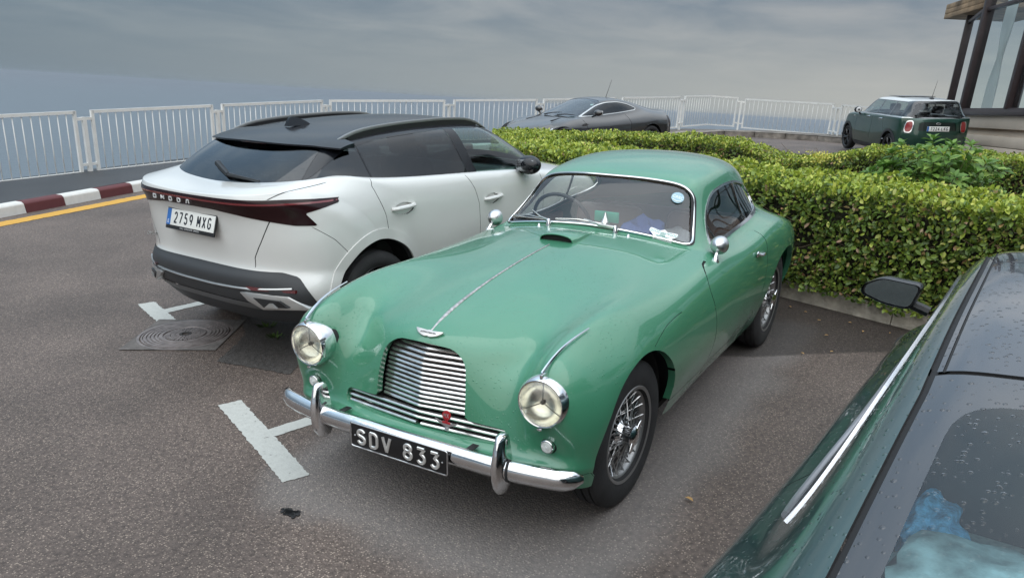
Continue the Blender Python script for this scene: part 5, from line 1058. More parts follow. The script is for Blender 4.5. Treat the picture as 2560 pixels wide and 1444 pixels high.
    mk('sticker_print', tm(join(xf(text_mesh('GOOD', .026, .0004, 0, .72), loc=(-.047, .008, .0012)), xf(text_mesh('WOOD', .026, .0004, 0, .72), loc=(.048, .008, .0012)), xf(text_mesh('REVIVAL MEETING', .009, .0004, 0, .85), loc=(0, -.021, .0018)), prism([(-.046, -.013), (.046, -.013), (.040, -.016), (-.040, -.016)], .0008, .0012, 'xy')), M), film, st)
    chk = [box((-.0135+.0045*i, -.011+.0045*j, .001), (.0045, .0045, .0008)) for i in range(7) for j in range(6) if (i+j) % 2 == 0]
    mk('checker', tm(join(*chk), M), film, st)
    mk('web_lettering', tm(xf(text_mesh('goodwood.com', .017, .0003), loc=(.01, -.040, .001)), M), wh, st)
    build_green_interior(t, S)
    for sg in (1, -1):
        wire_wheel(t, (1.2575, .690*sg, .345), -.03, sg); wire_wheel(t, (-1.2575, .690*sg, .345), 0, sg)
    return t, S
def mat_lens():
    if 'yellowed_lens' in MATS: return MATS['yellowed_lens']
    m = glass('yellowed_lens', (.96, .95, .87), 1.45, rough=.12, boost=2.6); nt = m.node_tree
    tc = node(nt, 'ShaderNodeTexCoord'); w = node(nt, 'ShaderNodeTexWave'); w.bands_direction = 'Y'; w.inputs['Scale'].default_value = 45; w.inputs['Distortion'].default_value = .6
    nt.links.new(tc.outputs['Object'], w.inputs[0]); bp = node(nt, 'ShaderNodeBump'); bp.inputs['Strength'].default_value = .35; bp.inputs['Distance'].default_value = .004
    nt.links.new(w.outputs['Fac'], bp.inputs['Height'])
    for n in nt.nodes:
        if n.type == 'BSDF_GLOSSY': nt.links.new(bp.outputs[0], n.inputs['Normal'])
    return m
def seat(name, parent, loc, rz, m, w=.50, back=.52, rake=.32, head=False):
    s = bpy.data.objects.new(name, None); link(s, parent); s.location = loc; s.rotation_euler = (0, 0, rz)
    mk('seat_cushion', box((.0, 0, .10), (.50, w, .17), .06, 3), m, s)
    mk('seat_back', xf(box((0, 0, back/2), (.13, w*.98, back), .05, 3), loc=(-.24, 0, .10), rot=(0, -rake, 0)), m, s)
    if head: mk('headrest', xf(box((0, 0, 0), (.10, .26, .17), .045, 3), loc=(-.24-math.sin(rake)*(back+.12), 0, .10+math.cos(rake)*(back+.12)), rot=(0, -rake, 0)), m, s)
    return s
def build_green_interior(t, S):
    tan = mat('tan_leather', (.28, .17, .115), .55, bump=(40, .1, .004)); dk = mat('charcoal_cloth', (.035, .033, .035), .9)
    dash = [(.20, .60), (.20, .925), (.14, .945), (-.02, .93), (-.10, .90), (-.10, .66)]
    mk('dashboard', prism(rpoly(dash, .03), -.57, .57, 'xz'), tan, t)
    for sg in (1, -1):
        mk('door_trim', box((-.35, .69*sg, .70), (.9, .05, .40), .02), tan, t)
        seat('front_seat', t, (-.52, .34*sg, .42), 0, mat('brown_leather', (.13, .085, .07), .5), .50, .46, .30)
    mk('rear_bulkhead', xf(box((0, 0, 0), (.08, 1.25, .50), .04), loc=(-1.10, 0, .70), rot=(0, -.4, 0)), dk, t)
    mk('parcel_deck', box((-1.45, 0, .78), (.7, 1.1, .04), .01), dk, t)
    st = bpy.data.objects.new('steering_wheel', None); link(st, t); st.matrix_local = Matrix.Translation((-.13, -.33, .955)) @ Matrix.Rotation(-math.radians(68), 4, 'Y')
    mk('rim', tube([(.20*math.cos(a), .20*math.sin(a), 0) for a in np.linspace(0, 2*PI, 40, endpoint=False)], .0115, 8, True), M_black, st)
    mk('spokes', join(*[tube([(.03*math.cos(a), .03*math.sin(a), -.02), (.2*math.cos(a), .2*math.sin(a), 0)], [.016, .010], 6) for a in (PI/2, -PI/2, PI+.3, PI-.3)]), M_black, st)
    mk('hub', lathe([(0, .012), (.03, .010), (.04, -.01), (.03, -.12)], 20, 'z'), M_black, st)
    mr = bpy.data.objects.new('interior_mirror', None); link(mr, t); mr.location = (.035, .045, 1.055)
    mk('mirror_housing', box((0, 0, 0), (.016, .155, .062), .006), mat('mirror_back_green', (.02, .26, .17), .35), mr)
    mk('bracket', join(lathe([(0, .032), (.006, .03), (.012, .0), (.028, -.022), (.030, -.035), (0, -.036)], 16, 'z', c=(.02, 0, 0)), tube([(.02, 0, -.03), (.03, 0, -.10)], .006, 8)), M_chrome, mr)
    # a blue jacket and a pale bag lying on the seats
    def blob(c, s, seed, n=18):
        r = np.random.default_rng(seed); V, F = sph((0, 0, 0), 1, 22, 14); k = r.normal(size=(5, 3))*3.2; ph = r.uniform(0, 6, 5)
        d = 1+.16*sum(np.sin(V@k[i]+ph[i]) for i in range(5))/1.6; return V*d[:, None]*s+c, F
    j = mk('blue_jacket', blob((-.42, .12, .83), (.13, .15, .14), 3), mat('blue_cloth', (.09, .16, .48), .9, bump=(18, .5, .03)), None)
    tag(j, 'crumpled blue jacket on the front seat behind the vintage coupe windscreen', 'jacket')
    j = mk('pale_bag', blob((-.40, .34, .84), (.14, .13, .11), 5), mat('pale_grey_cloth', (.40, .41, .43), .85, bump=(22, .4, .02)), None)
    tag(j, 'pale grey cloth bag beside the blue jacket inside the vintage coupe', 'bag')
GREEN, GREEN_S = build_green()
# ================================================================ modern cars
def sec(x, zc, ye, ze, yb, zb, ym, zm, ys, zs, dx=0., xs=0.):
    """one cross-section: centre height, roof/bonnet edge, belt, widest point, sill; dx: how far the outer rows lag behind"""
    r = [(x, 0, zc), (x-.05*dx, ye*.38, zc-.10*(zc-ze)), (x-.2*dx, ye*.72, zc-.40*(zc-ze)), (x-.45*dx, ye, ze), (x-.7*dx, (ye+yb)/2+.012, ze*.48+zb*.52), (x-dx, yb, zb),
         (x-dx, yb*.35+ym*.65, zb*.62+zm*.38), (x-dx+xs, ym, zm), (x-dx+xs, ym-.004, zm*.5+zs*.5), (x-dx+xs, ys, zs)]
    return r
def plain_wheel(parent, loc, side, R=.335, w=.225, rim=.235, spokes=5, col=(.55, .55, .56), dark=False):
    o = bpy.data.objects.new('wheel', None); link(o, parent); o.location = loc; o.rotation_euler = (0, 0, 0 if side > 0 else PI)
    mk('tyre', tyre_mesh(R, w, rim-.01, 40), M_tyre, o, sharp=30)
    mk('rim', lathe([(rim, -.09), (rim-.012, -.08), (rim-.02, .03), (rim-.012, .085), (rim, .095), (rim+.004, .09)], 40, 'y'), mat('alloy_rim', col, .3, .9), o)
    sp = [lathe([(0, .075), (.03, .073), (.06, .06), (.065, .02), (0, .02)], 20, 'y')]
    for k in range(spokes):
        for s in (-.13, .13):
            a = 2*PI*k/spokes; P0 = (.045*math.cos(a), .055, .045*math.sin(a)); P1 = ((rim-.012)*math.cos(a+s), .078, (rim-.012)*math.sin(a+s))
            sp.append(tube([P0, tuple(.5*(np.array(P0)+P1)+[0, .012, 0]), P1], [.016, .013, .015], 6))
    mk('spokes', join(*sp), mat('alloy_rim', col), o)
    mk('brake_disc', lathe([(0, -.01), (rim*.72, -.01), (rim*.72, -.03), (0, -.03)], 28, 'y'), mat('brake_steel', (.18, .17, .16), .4, .9), o)
    return o
def arches(S, cx, r, zc, cond=.4):
    S.cut(lambda V: np.maximum(np.where(V[:, 2] > zc, np.hypot(V[:, 0]-cx, V[:, 2]-zc)-r, np.abs(V[:, 0]-cx)-r), cond-np.abs(V[:, 1])), 'arch')
def housings(t, xs, y, z, r, d=.3):
    for x in xs:
        for sg in (1, -1): mk('wheel_housing', lathe([(r, 0), (r, -d*sg), (0, -d*sg)], 24, 'y', -.3, PI+.3, c=(x, y*sg, z)), M_dark, t)
def arch_lip(S, P, t, d=.04):
    V, F = S.lip('body', 'arch', lambda V, N: np.stack([0*V[:, 0], -np.sign(V[:, 1])*d, 0*V[:, 0]], 1)); mk_each('arch_lip', flip((V, F)), P, t)
M_glassd = glass('privacy_glass', (.05, .055, .06), 1.5); M_glasst = glass('green_tint_glass', (.55, .68, .64), 1.5)
M_grey = mat('charcoal_trim', (.035, .037, .04), .55, bump=(200, .15, .002)); M_silver = mat('silver_trim', (.55, .55, .54), .32, .85)
M_gloss = mat('gloss_black_roof', (.008, .009, .012), .16, spec=.45, drops=(95, .5, .4))
# ---------------------------------------------------------------- white crossover
SUV_ST = [
 [(-2.07,0,.27),(-2.07,.25,.27),(-2.05,.5,.28),(-1.99,.70,.29),(-1.92,.80,.30),(-1.86,.86,.31),(-1.80,.88,.33),(-1.74,.88,.34),(-1.68,.88,.35),(-1.6,.88,.36),(-1.5,.88,.37)],
 [(-2.17,0,.38),(-2.17,.25,.38),(-2.15,.5,.39),(-2.09,.70,.40),(-2.01,.81,.41),(-1.93,.875,.42),(-1.85,.895,.43),(-1.78,.90,.44),(-1.70,.90,.44),(-1.6,.90,.44),(-1.5,.9,.44)],
 [(-2.225,0,.50),(-2.22,.25,.50),(-2.20,.5,.505),(-2.13,.70,.51),(-2.05,.815,.52),(-1.96,.88,.53),(-1.87,.90,.54),(-1.78,.908,.53),(-1.70,.908,.52),(-1.6,.908,.51),(-1.5,.908,.49)],
 [(-2.235,0,.60),(-2.23,.25,.60),(-2.205,.5,.605),(-2.135,.70,.61),(-2.05,.82,.62),(-1.96,.885,.62),(-1.87,.905,.62),(-1.78,.91,.61),(-1.69,.91,.59),(-1.6,.91,.56),(-1.5,.91,.53)],
 [(-2.19,0,.66),(-2.185,.25,.66),(-2.165,.5,.665),(-2.105,.70,.67),(-2.035,.82,.68),(-1.945,.89,.69),(-1.85,.91,.68),(-1.76,.915,.66),(-1.68,.915,.64),(-1.58,.915,.60),(-1.48,.915,.56)],
 [(-2.195,0,.80),(-2.19,.25,.80),(-2.17,.5,.80),(-2.115,.70,.81),(-2.045,.815,.82),(-1.95,.885,.82),(-1.85,.91,.81),(-1.75,.92,.77),(-1.66,.92,.72),(-1.56,.92,.66),(-1.46,.92,.6)],
 [(-2.205,0,.97),(-2.20,.25,.97),(-2.18,.5,.975),(-2.12,.69,.98),(-2.04,.80,.98),(-1.94,.87,.97),(-1.83,.90,.95),(-1.72,.915,.88),(-1.62,.92,.8),(-1.52,.92,.71),(-1.43,.92,.63)],
 [(-2.25,0,1.045),(-2.245,.25,1.048),(-2.22,.5,1.055),(-2.15,.68,1.065),(-2.06,.785,1.07),(-1.94,.85,1.06),(-1.82,.885,1.02),(-1.68,.905,.95),(-1.57,.915,.85),(-1.47,.915,.75),(-1.39,.915,.65)],
 [(-2.245,0,1.10),(-2.24,.25,1.105),(-2.205,.5,1.115),(-2.13,.67,1.125),(-2.035,.76,1.13),(-1.91,.82,1.12),(-1.78,.86,1.08),(-1.62,.885,1.0),(-1.50,.90,.9),(-1.41,.905,.78),(-1.35,.905,.66)],
 [(-2.05,0,1.140),(-2.045,.25,1.145),(-2.02,.45,1.155),(-1.96,.60,1.165),(-1.88,.70,1.172),(-1.78,.775,1.16),(-1.66,.835,1.11),(-1.50,.875,1.02),(-1.40,.895,.92),(-1.34,.90,.8),(-1.31,.90,.66)],
 [(-1.75,0,1.15),(-1.75,.25,1.155),(-1.73,.42,1.165),(-1.69,.56,1.18),(-1.63,.68,1.192),(-1.55,.765,1.187),(-1.45,.825,1.13),(-1.33,.87,1.04),(-1.27,.89,.93),(-1.25,.895,.8),(-1.25,.90,.66)],
 [(-1.35,0,1.12),(-1.35,.25,1.12),(-1.35,.45,1.13),(-1.35,.62,1.145),(-1.35,.74,1.158),(-1.33,.81,1.148),(-1.25,.855,1.10),(-1.15,.88,1.02),(-1.12,.892,.92),(-1.1,.897,.79),(-1.1,.9,.64)],
 [(-.9,0,1.08),(-.9,.25,1.08),(-.9,.5,1.09),(-.9,.68,1.11),(-.9,.78,1.122),(-.9,.835,1.112),(-.9,.873,1.06),(-.9,.893,.96),(-.9,.898,.80),(-.88,.885,.55),(-.86,.83,.28)],
 [(-.4,0,1.06),(-.4,.25,1.06),(-.4,.5,1.07),(-.4,.68,1.085),(-.4,.78,1.095),(-.4,.84,1.085),(-.4,.877,1.03),(-.4,.895,.93),(-.4,.898,.78),(-.4,.885,.52),(-.4,.83,.27)],
 [(.2,0,1.04),(.2,.25,1.04),(.2,.5,1.05),(.2,.68,1.06),(.2,.78,1.062),(.2,.84,1.05),(.2,.877,1.0),(.2,.893,.9),(.2,.896,.76),(.2,.885,.5),(.2,.83,.27)],
 [(.75,0,1.05),(.74,.25,1.048),(.72,.5,1.042),(.7,.68,1.03),(.7,.78,1.02),(.7,.84,1.0),(.7,.875,.96),(.7,.89,.87),(.7,.893,.74),(.72,.885,.55),(.75,.87,.40)],
 [(1.15,0,1.03),(1.14,.25,1.027),(1.12,.5,1.015),(1.1,.68,.995),(1.1,.78,.97),(1.1,.84,.945),(1.1,.875,.90),(1.1,.893,.83),(1.12,.90,.74),(1.15,.90,.66),(1.2,.90,.6)],
 [(1.6,0,.96),(1.58,.25,.957),(1.55,.5,.945),(1.52,.68,.925),(1.5,.78,.90),(1.5,.84,.87),(1.5,.87,.83),(1.48,.885,.77),(1.46,.89,.68),(1.44,.89,.6),(1.42,.89,.52)],
 [(1.95,0,.88),(1.93,.25,.875),(1.88,.5,.86),(1.8,.68,.84),(1.72,.78,.81),(1.65,.84,.78),(1.6,.865,.74),(1.57,.875,.68),(1.55,.88,.6),(1.53,.88,.5),(1.52,.88,.4)],
 [(2.08,0,.70),(2.06,.25,.70),(2.0,.5,.69),(1.9,.68,.67),(1.8,.78,.65),(1.72,.83,.62),(1.66,.85,.58),(1.62,.86,.52),(1.6,.865,.46),(1.58,.865,.40),(1.57,.86,.34)],
 [(2.08,0,.45),(2.06,.25,.45),(2.0,.5,.45),(1.9,.68,.44),(1.8,.77,.43),(1.72,.81,.42),(1.67,.83,.40),(1.63,.84,.37),(1.61,.84,.34),(1.59,.84,.31),(1.58,.84,.29)],
 [(1.98,0,.25),(1.96,.25,.25),(1.9,.5,.25),(1.82,.68,.25),(1.75,.75,.25),(1.7,.78,.25),(1.66,.8,.25),(1.63,.8,.25),(1.61,.8,.25),(1.6,.8,.25),(1.58,.8,.25)]]
SUV_G = [
 [(-2.03,0,1.12),(-2.02,.2,1.12),(-1.99,.4,1.13),(-1.94,.55,1.135),(-1.90,.62,1.14),(-1.86,.68,1.14),(-1.82,.72,1.14),(-1.78,.76,1.13),(-1.74,.79,1.09)],
 [(-1.92,0,1.20),(-1.915,.2,1.20),(-1.89,.4,1.205),(-1.85,.53,1.21),(-1.81,.60,1.21),(-1.76,.66,1.20),(-1.72,.71,1.18),(-1.68,.76,1.15),(-1.64,.80,1.09)],
 [(-1.77,0,1.295),(-1.765,.2,1.295),(-1.745,.39,1.295),(-1.71,.51,1.295),(-1.67,.58,1.29),(-1.62,.645,1.268),(-1.58,.705,1.21),(-1.54,.775,1.14),(-1.5,.815,1.08)],
 [(-1.62,0,1.375),(-1.615,.2,1.375),(-1.60,.38,1.37),(-1.57,.50,1.365),(-1.53,.57,1.355),(-1.49,.63,1.328),(-1.45,.70,1.24),(-1.41,.785,1.13),(-1.38,.825,1.07)],
 [(-1.47,0,1.425),(-1.465,.2,1.422),(-1.455,.38,1.412),(-1.43,.50,1.40),(-1.40,.58,1.38),(-1.36,.64,1.345),(-1.32,.71,1.25),(-1.28,.80,1.12),(-1.25,.84,1.06)],
 [(-1.1,0,1.462),(-1.1,.2,1.458),(-1.1,.38,1.448),(-1.1,.5,1.435),(-1.1,.585,1.415),(-1.1,.655,1.375),(-1.1,.73,1.26),(-1.1,.815,1.10),(-1.1,.85,1.04)],
 [(-.7,0,1.482),(-.7,.2,1.478),(-.7,.38,1.466),(-.7,.5,1.452),(-.7,.59,1.432),(-.7,.665,1.392),(-.7,.74,1.27),(-.7,.822,1.08),(-.7,.855,1.02)],
 [(-.3,0,1.48),(-.3,.2,1.476),(-.3,.38,1.464),(-.3,.5,1.45),(-.3,.59,1.43),(-.3,.668,1.390),(-.3,.745,1.27),(-.3,.825,1.06),(-.3,.855,1.0)],
 [(.05,0,1.462),(.05,.2,1.458),(.04,.38,1.446),(.03,.5,1.43),(.02,.59,1.41),(.01,.668,1.375),(0,.745,1.26),(0,.825,1.05),(0,.855,.99)],
 [(.32,0,1.405),(.31,.2,1.402),(.30,.38,1.392),(.27,.51,1.375),(.24,.60,1.355),(.22,.675,1.32),(.2,.75,1.22),(.2,.825,1.04),(.2,.855,.98)],
 [(.6,0,1.275),(.59,.2,1.273),(.56,.40,1.267),(.51,.55,1.255),(.47,.635,1.24),(.44,.70,1.215),(.41,.765,1.15),(.4,.825,1.02),(.4,.85,.97)],
 [(.88,0,1.13),(.87,.2,1.13),(.83,.42,1.125),(.77,.59,1.115),(.71,.68,1.105),(.66,.74,1.09),(.62,.79,1.05),(.6,.825,1.0),(.6,.85,.95)],
 [(1.12,0,1.0),(1.11,.2,1.0),(1.06,.44,.995),(.98,.62,.985),(.9,.72,.975),(.84,.77,.965),(.8,.80,.955),(.77,.82,.94),(.76,.84,.92)]]
def build_suv():
    t = thing('white_crossover', 'white crossover with gloss black roof and full-width rear light bar, plate 2759 MXG', 'car', (-1.254, -2.351, 0), math.radians(176.11))
    P = mat('white_car_paint', (.66, .66, .635), .30, coat=1., spec=.4, var=(2, .03), drops=(130, .10, .25))
    global SUV_ST
    SUV_ST = [[(x+(.03*k if x < -1.7 else 0), y-.032*k if x < -1.7 else y, z) for j, (x, y, z) in enumerate(st) for k in [(0, 0, 0, .5, 1, 1, .6, .3, 0, 0, 0)[j] if 2 < i < 10 else 0]] for i, st in enumerate(SUV_ST)]
    edge = [(x+.028, y, z+.010) if j < 5 else (x*.7+SUV_ST[9][j][0]*.3, y*.7+SUV_ST[9][j][1]*.3, z*.7+SUV_ST[9][j][2]*.3) for j, (x, y, z) in enumerate(SUV_ST[8])]
    S = Surf(SUV_ST[:9]+[edge]+SUV_ST[9:], 8, 6, pia=2)
    # the shell is traced from the tail forwards; normals must look outwards
    if S.N[S.V[:, 2].argmax()][2] < 0: S.N *= -1; S.T = S.T[:, ::-1]
    arches(S, -1.42, .428, .34, .5); arches(S, 1.21, .40, .34, .5)
    for cx, r0 in ((-1.42, .495), (1.21, .465)): S.cut(lambda V: np.maximum(np.maximum(np.hypot(V[:, 0]-cx, V[:, 2]-.34)-r0, .5-np.abs(V[:, 1])), .42-V[:, 2]), 'flare')
    S.cut(lambda V: np.maximum(np.maximum(np.abs(V[:, 1])-.70, -1.60-V[:, 0]), V[:, 0]-.9), 'inside')
    q = lambda V: np.stack([np.abs(V[:, 1])+(V[:, 0]+2.2), V[:, 2]], 1); rear = lambda V: V[:, 0]+1.2
    LAMP = rpoly([(-.3, 1.089), (.5, 1.094), (.9, 1.096), (1.36, 1.080), (1.345, 1.052), (1.06, 1.008), (1.16, .930), (.97, .937), (.75, .965), (.45, .998), (.22, 1.015), (-.3, 1.020)], .008, 3)
    S.cut(lambda V: np.maximum(sdpoly(q(V), LAMP), rear(V)), 'lamp')
    S.strip(lambda V: sdline(q(V), [(-.3, 1.066), (.9, 1.068), (1.3, 1.066)])[0], .0055, 'lamp_line', 'lamp')
    CLAD = rpoly([(-.3, .652), (.82, .645), (.96, .615), (1.06, .50), (1.17, .36), (1.3, .2), (-.3, .2)], .02, 3)
    S.cut(lambda V: np.maximum(sdpoly(q(V), CLAD, 1.), rear(V)), 'cladding')
    S.cut(lambda V: np.maximum(np.maximum(np.abs(V[:, 2]-.41)-.022, np.abs(np.abs(V[:, 1])-.0)-.62), V[:, 0]+1.9), 'skid', ('cladding',))
    gap(S, [(.755, 1.165), (.665, 1.092)], .0028, 'front', cond=lambda V: V[:, 0]+1.4)
    gap(S, [(.67, .975), (.60, .84), (.535, .73), (.53, .655)], .0030, 'front', cond=lambda V: V[:, 0]+1.4)
    gap(S, [(-1.372, 1.16), (-1.392, 1.112), (-1.368, 1.036), (-1.324, .917), (-1.304, .75)], .0024, 'side')
    gap(S, [(-.405, 1.09), (-.33, .977), (-.285, .857), (-.275, .626), (-.29, .35)], .0024, 'side')
    gap(S, [(-1.93, .925), (-1.80, .83), (-1.70, .72)], .0018, 'side')
    gap(S, [(.62, 1.03), (.66, .8), (.62, .5), (.58, .35)], .0024, 'side')
    for xx in (-.88, .10): S.cut(lambda V: np.maximum(np.hypot((V[:, 0]-(-1.142 if xx < -.5 else -.113))/.10, (V[:, 2]-(.935 if xx < -.5 else .875))/.042)-1, .7-np.abs(V[:, 1])), 'handle_cup')
    S.obj('body', 'body', P, t); gap_obj(S, t, depth=.004); S.obj('arch_flare', 'flare', P, t, off=.007, thick=.012)
    hv = S.sub('handle_cup', -.012); mk_each('handle_cup', (hv[0], hv[1].tolist()), P, t); V, F = S.lip('flare', 'arch', lambda V, N: np.stack([0*V[:, 0], -np.sign(V[:, 1])*.05, 0*V[:, 0]], 1)); mk_each('arch_lip', flip((V, F)), M_grey, t); arch_lip(S, M_grey, t, .05)
    ML = mat('smoked_red_lamp', (.016, .003, .004), .14, spec=.35); MR = mat('red_light_bar', (.16, .018, .022), .15, coat=1.)
    S.obj('rear_light_bar', 'lamp', ML, t, off=.003); S.obj('light_strip', 'lamp_line', MR, t, off=.004)
    cl = S.obj('rear_bumper_cladding', 'cladding', M_grey, t, off=.004); S.obj('skid_plate', 'skid', mat('grey_skid', (.16, .165, .17), .45, .5), t, off=.008)
    # silver line across the bumper and the angular exhaust finishers
    pt = []
    for y in np.linspace(-.78, .78, 27):
        c = S.V[(np.abs(S.V[:, 2]-.525) < .03) & (S.V[:, 0] < -1.8)]; j = np.abs(c[:, 1]-y).argmin(); pt.append([c[j][0]-.010, y, .522+.045*(abs(y)/.7)**2*(.5)])
    pt = smooth_path(np.array(pt), False, 3); mk('bumper_strip', tube(pt, .008, 6), M_silver, t)
    for sg in (1, -1):
        poly = [(.43, .505), (.50, .515), (.76, .50), (.86, .40), (.60, .405), (.50, .455)]; hole = [(.545, .482), (.715, .472), (.755, .425), (.61, .425)]
        def bend(V): V = V.copy(); V[:, 0] += np.interp(np.abs(V[:, 1]), [0, .25, .5, .7, .81, .875], [-2.20, -2.195, -2.175, -2.105, -2.02, -1.93])+2.182; V[:, 1] *= sg; return V
        V, F = prism(poly, -2.235, -2.15, 'yz', .006); ex = mk('exhaust_finisher', (bend(V), F if sg > 0 else flip((V, F))[1]), M_silver, t)
        V, F = prism(hole, -2.239, -2.16, 'yz'); mk('finisher_recess', (bend(V), F), M_black, ex)
        V, F = prism([(.62, .425), (.655, .455), (.675, .455), (.70, .425)], -2.243, -2.17, 'yz'); mk('finisher_fin', (bend(V), F), M_silver, ex)
        V, F = prism([(.50, .552), (.80, .540), (.80, .522), (.54, .530)], -2.2385, -2.2, 'yz'); mk('reflector', (bend(V), F), mat('dark_red_reflector', (.10, .015, .015), .2, coat=1.), t)
        for hx, hz in ((-1.142, .94), (-.113, .88)):
            v, n = S.side(hx, hz, sg); mk('door_handle', xf(tube([(-.115, -.002, -.006), (-.08, .028, -.002), (0, .034, 0), (.08, .030, .004), (.11, .0, .006)], [.012, .015, .0155, .015, .012], 8), loc=v, scale=(1, sg, 1)), P, t)
    # greenhouse
    G = Surf(SUV_G, 8, 7, pia=2)
    if G.N[G.V[:, 2].argmax()][2] < 0: G.N *= -1; G.T = G.T[:, ::-1]
    RW = rpoly([(-.665, 1.143), (.665, 1.143), (.545, 1.385), (-.545, 1.385)], [.06, .06, .04, .04])
    G.cut(lambda V: np.maximum(sdpoly(V[:, [1, 2]], RW), V[:, 0]+1.5), 'rear_win')
    DLO = rpoly([(-1.92, 1.13), (-1.42, 1.335), (-1.12, 1.383), (-.43, 1.412), (.05, 1.395), (.40, 1.27), (.62, 1.08), (.62, 1.0), (.2, 1.03), (-.4, 1.06), (-1.3, 1.11), (-1.53, 1.14), (-1.75, 1.13)], .02)
    G.cut(lambda V: np.maximum(sdpoly(V[:, [0, 2]], DLO), .5-np.abs(V[:, 1])), 'glass')
    sd = lambda V: .5-np.abs(V[:, 1])
    G.strip(lambda V: V[:, 0]+1.32+.02*(V[:, 2]-1.2), .006, 'bar', 'glass', sd)
    G.strip(lambda V: V[:, 0]+.30+.30*(V[:, 2]-1.2), .055, 'bar', 'glass', sd)
    G.cut(lambda V: np.maximum(V[:, 0]+.30, sd(V)), 'privacy', ('glass',))
    WS = rpoly([(-.66, .30), (.66, .30), (.50, -.30), (-.50, -.30)], .08)
    G.cut(lambda V: np.maximum(sdpoly(np.stack([V[:, 1], V[:, 0]-.62], 1), WS), .2-V[:, 0]), 'windscreen')
    gap(G, [(0, -1.44), (.40, -1.43), (.60, -1.38), (.72, -1.32)], .003, 'top') if False else None
    G.strip(lambda V: V[:, 0]+1.425-.12*np.abs(V[:, 1])**2*2, .003, 'gap', 'body', lambda V: 1.3-V[:, 2])
    G.obj('roof', ('body', 'bar'), M_gloss, t); gap_obj(G, t, depth=.004)
    G.obj('rear_window', 'rear_win', glass('rear_privacy_glass', (.035, .04, .045), 1.5, drops=(110, .5, .35)), t, off=.002)
    for sg in (1, -1):
        cnd = lambda c, sg=sg: c[:, 1]*sg > 0
        G.obj('privacy_window', 'privacy', M_glassd, t, off=-.002, extra=cnd); G.obj('front_window', 'glass', M_glasst, t, off=-.002, extra=cnd)
        pts = []
        for x in np.linspace(-1.49, .22, 24):
            k = (x+1.49)/1.71; y = (.575+.01*math.sin(k*PI))*sg; v, n = G.top(x, y); pts.append([x, y, v[2]+.002+.040*min(1, math.sin(k*PI)*2.6)])
        pts = smooth_path(np.array(pts), False, 2); w = np.interp(np.linspace(0, 1, 24), [0, .06, .93, 1], [.006, .0115, .0115, .005])
        mk('roof_rail', tube(pts, w, prof=[(-1, -.9), (1, -.9), (1.15, 0), (.8, .75), (-.8, .75), (-1.15, 0)], up=(0, 0, 1)), mat('roof_rail_grey', (.30, .30, .29), .38, .8), t, sharp=50)
        rl = np.stack([pts[:, 0], pts[:, 1], pts[:, 2]-.03], 1); mk('rail_base', tube(rl[2:-2], .016, prof=[(-.9, -1.6), (.9, -1.6), (.9, 1.2), (-.9, 1.2)], up=(0, 0, 1)), M_black, t)
        mr = bpy.data.objects.new('door_mirror', None); link(mr, t); mr.location = (.36, .93*sg, 1.09)
        mk('shell', xf(sph((0, 0, 0), 1, 20, 12, (.085, .115, .078)), rot=(0, 0, .12*sg)), M_gloss, mr); mk('mirror_foot', box((.02, -.09*sg, -.05), (.09, .12, .045), .015), M_black, mr)
        mk('mirror_glass', xf(box((0, 0, 0), (.006, .15, .09), .002), loc=(-.068, .005*sg, .002), rot=(0, .1, -.2*sg)), mat('dim_mirror', (.22, .23, .24), .05, 1.), mr)
    G.obj('windscreen', 'windscreen', M_glasst, t, off=-.002)
    # roof spoiler, fin aerial, wiper, plate, lettering
    ys = np.linspace(-.69, .69, 27); ks = np.linspace(0, 1, 9); V = []
    for side in (0, 1):
        for y in ys:
            xe = -1.705+.20*(abs(y)/.69)**2.6; z0 = 1.445-.105*y*y-.10*max(0, abs(y)-.52)
            for k in ks: x = -1.38+(xe+1.38)*k; V.append((x, y, z0+(x+1.38)*(.10+.10*k)-(0 if side == 0 else .006+.022*(1-k)+.004)))
    n9 = 27*9; F = [[i*9+j, i*9+j+1, (i+1)*9+j+1, (i+1)*9+j] for i in range(26) for j in range(8)]; F += [[n9+q for q in f[::-1]] for f in F]
    rim = [j for j in range(9)]+[i*9+8 for i in range(1, 27)]+[26*9+j for j in range(7, -1, -1)]; F += [[a_, b_, n9+b_, n9+a_] for a_, b_ in zip(rim[:-1], rim[1:])]
    mk('roof_spoiler', (np.array(V), F), M_gloss, t, sharp=40)
    mk('brake_lamp', xf(box((0, 0, 0), (.012, .26, .014), .003), loc=(-1.662, 0, 1.366)), mat('dark_red_reflector', (.10, .015, .015), .2, coat=1.), t)
    fin = bpy.data.objects.new('fin_aerial', None); link(fin, t); v, n = G.top(-1.27, 0); fin.location = v
    fp = spline([(-.11, 0), (-.085, .052), (-.04, .060), (.04, .036), (.10, 0)], 5); secs = []
    for s_, yy in ((-1, .004), (-.5, .016), (0, .02), (.5, .016), (1, .004)): pass
    V, F = prism(fp, -.5, .5, 'xz'); V[:, 1] *= .050*(1-V[:, 2]/.075); mk('fin', (V, F), M_gloss, fin)
    wp = bpy.data.objects.new('rear_wiper', None); link(wp, t)
    def rg(y, z):
        k = np.where(G.sel('rear_win'))[0]; c = G.V[G.T[k]].mean(1); j = ((c[:, 1:]-[y, z])**2).sum(1).argmin(); return c[j]+G.N[G.T[k[j], 0]]*.02
    a, b, c_ = rg(.09, 1.21), rg(-.10, 1.175), rg(-.42, 1.165); mk('wiper_arm', join(tube([a, (a+b)/2, b], [.022, .020, .016], 8), tube([b, (b+c_)/2, c_], [.014, .010, .006], 6)), M_black, wp)
    pl = bpy.data.objects.new('number_plate', None); link(pl, t); pl.matrix_local = frame_m((-2.222, 0, .905), (0, -1, 0), (.33, 0, .944))
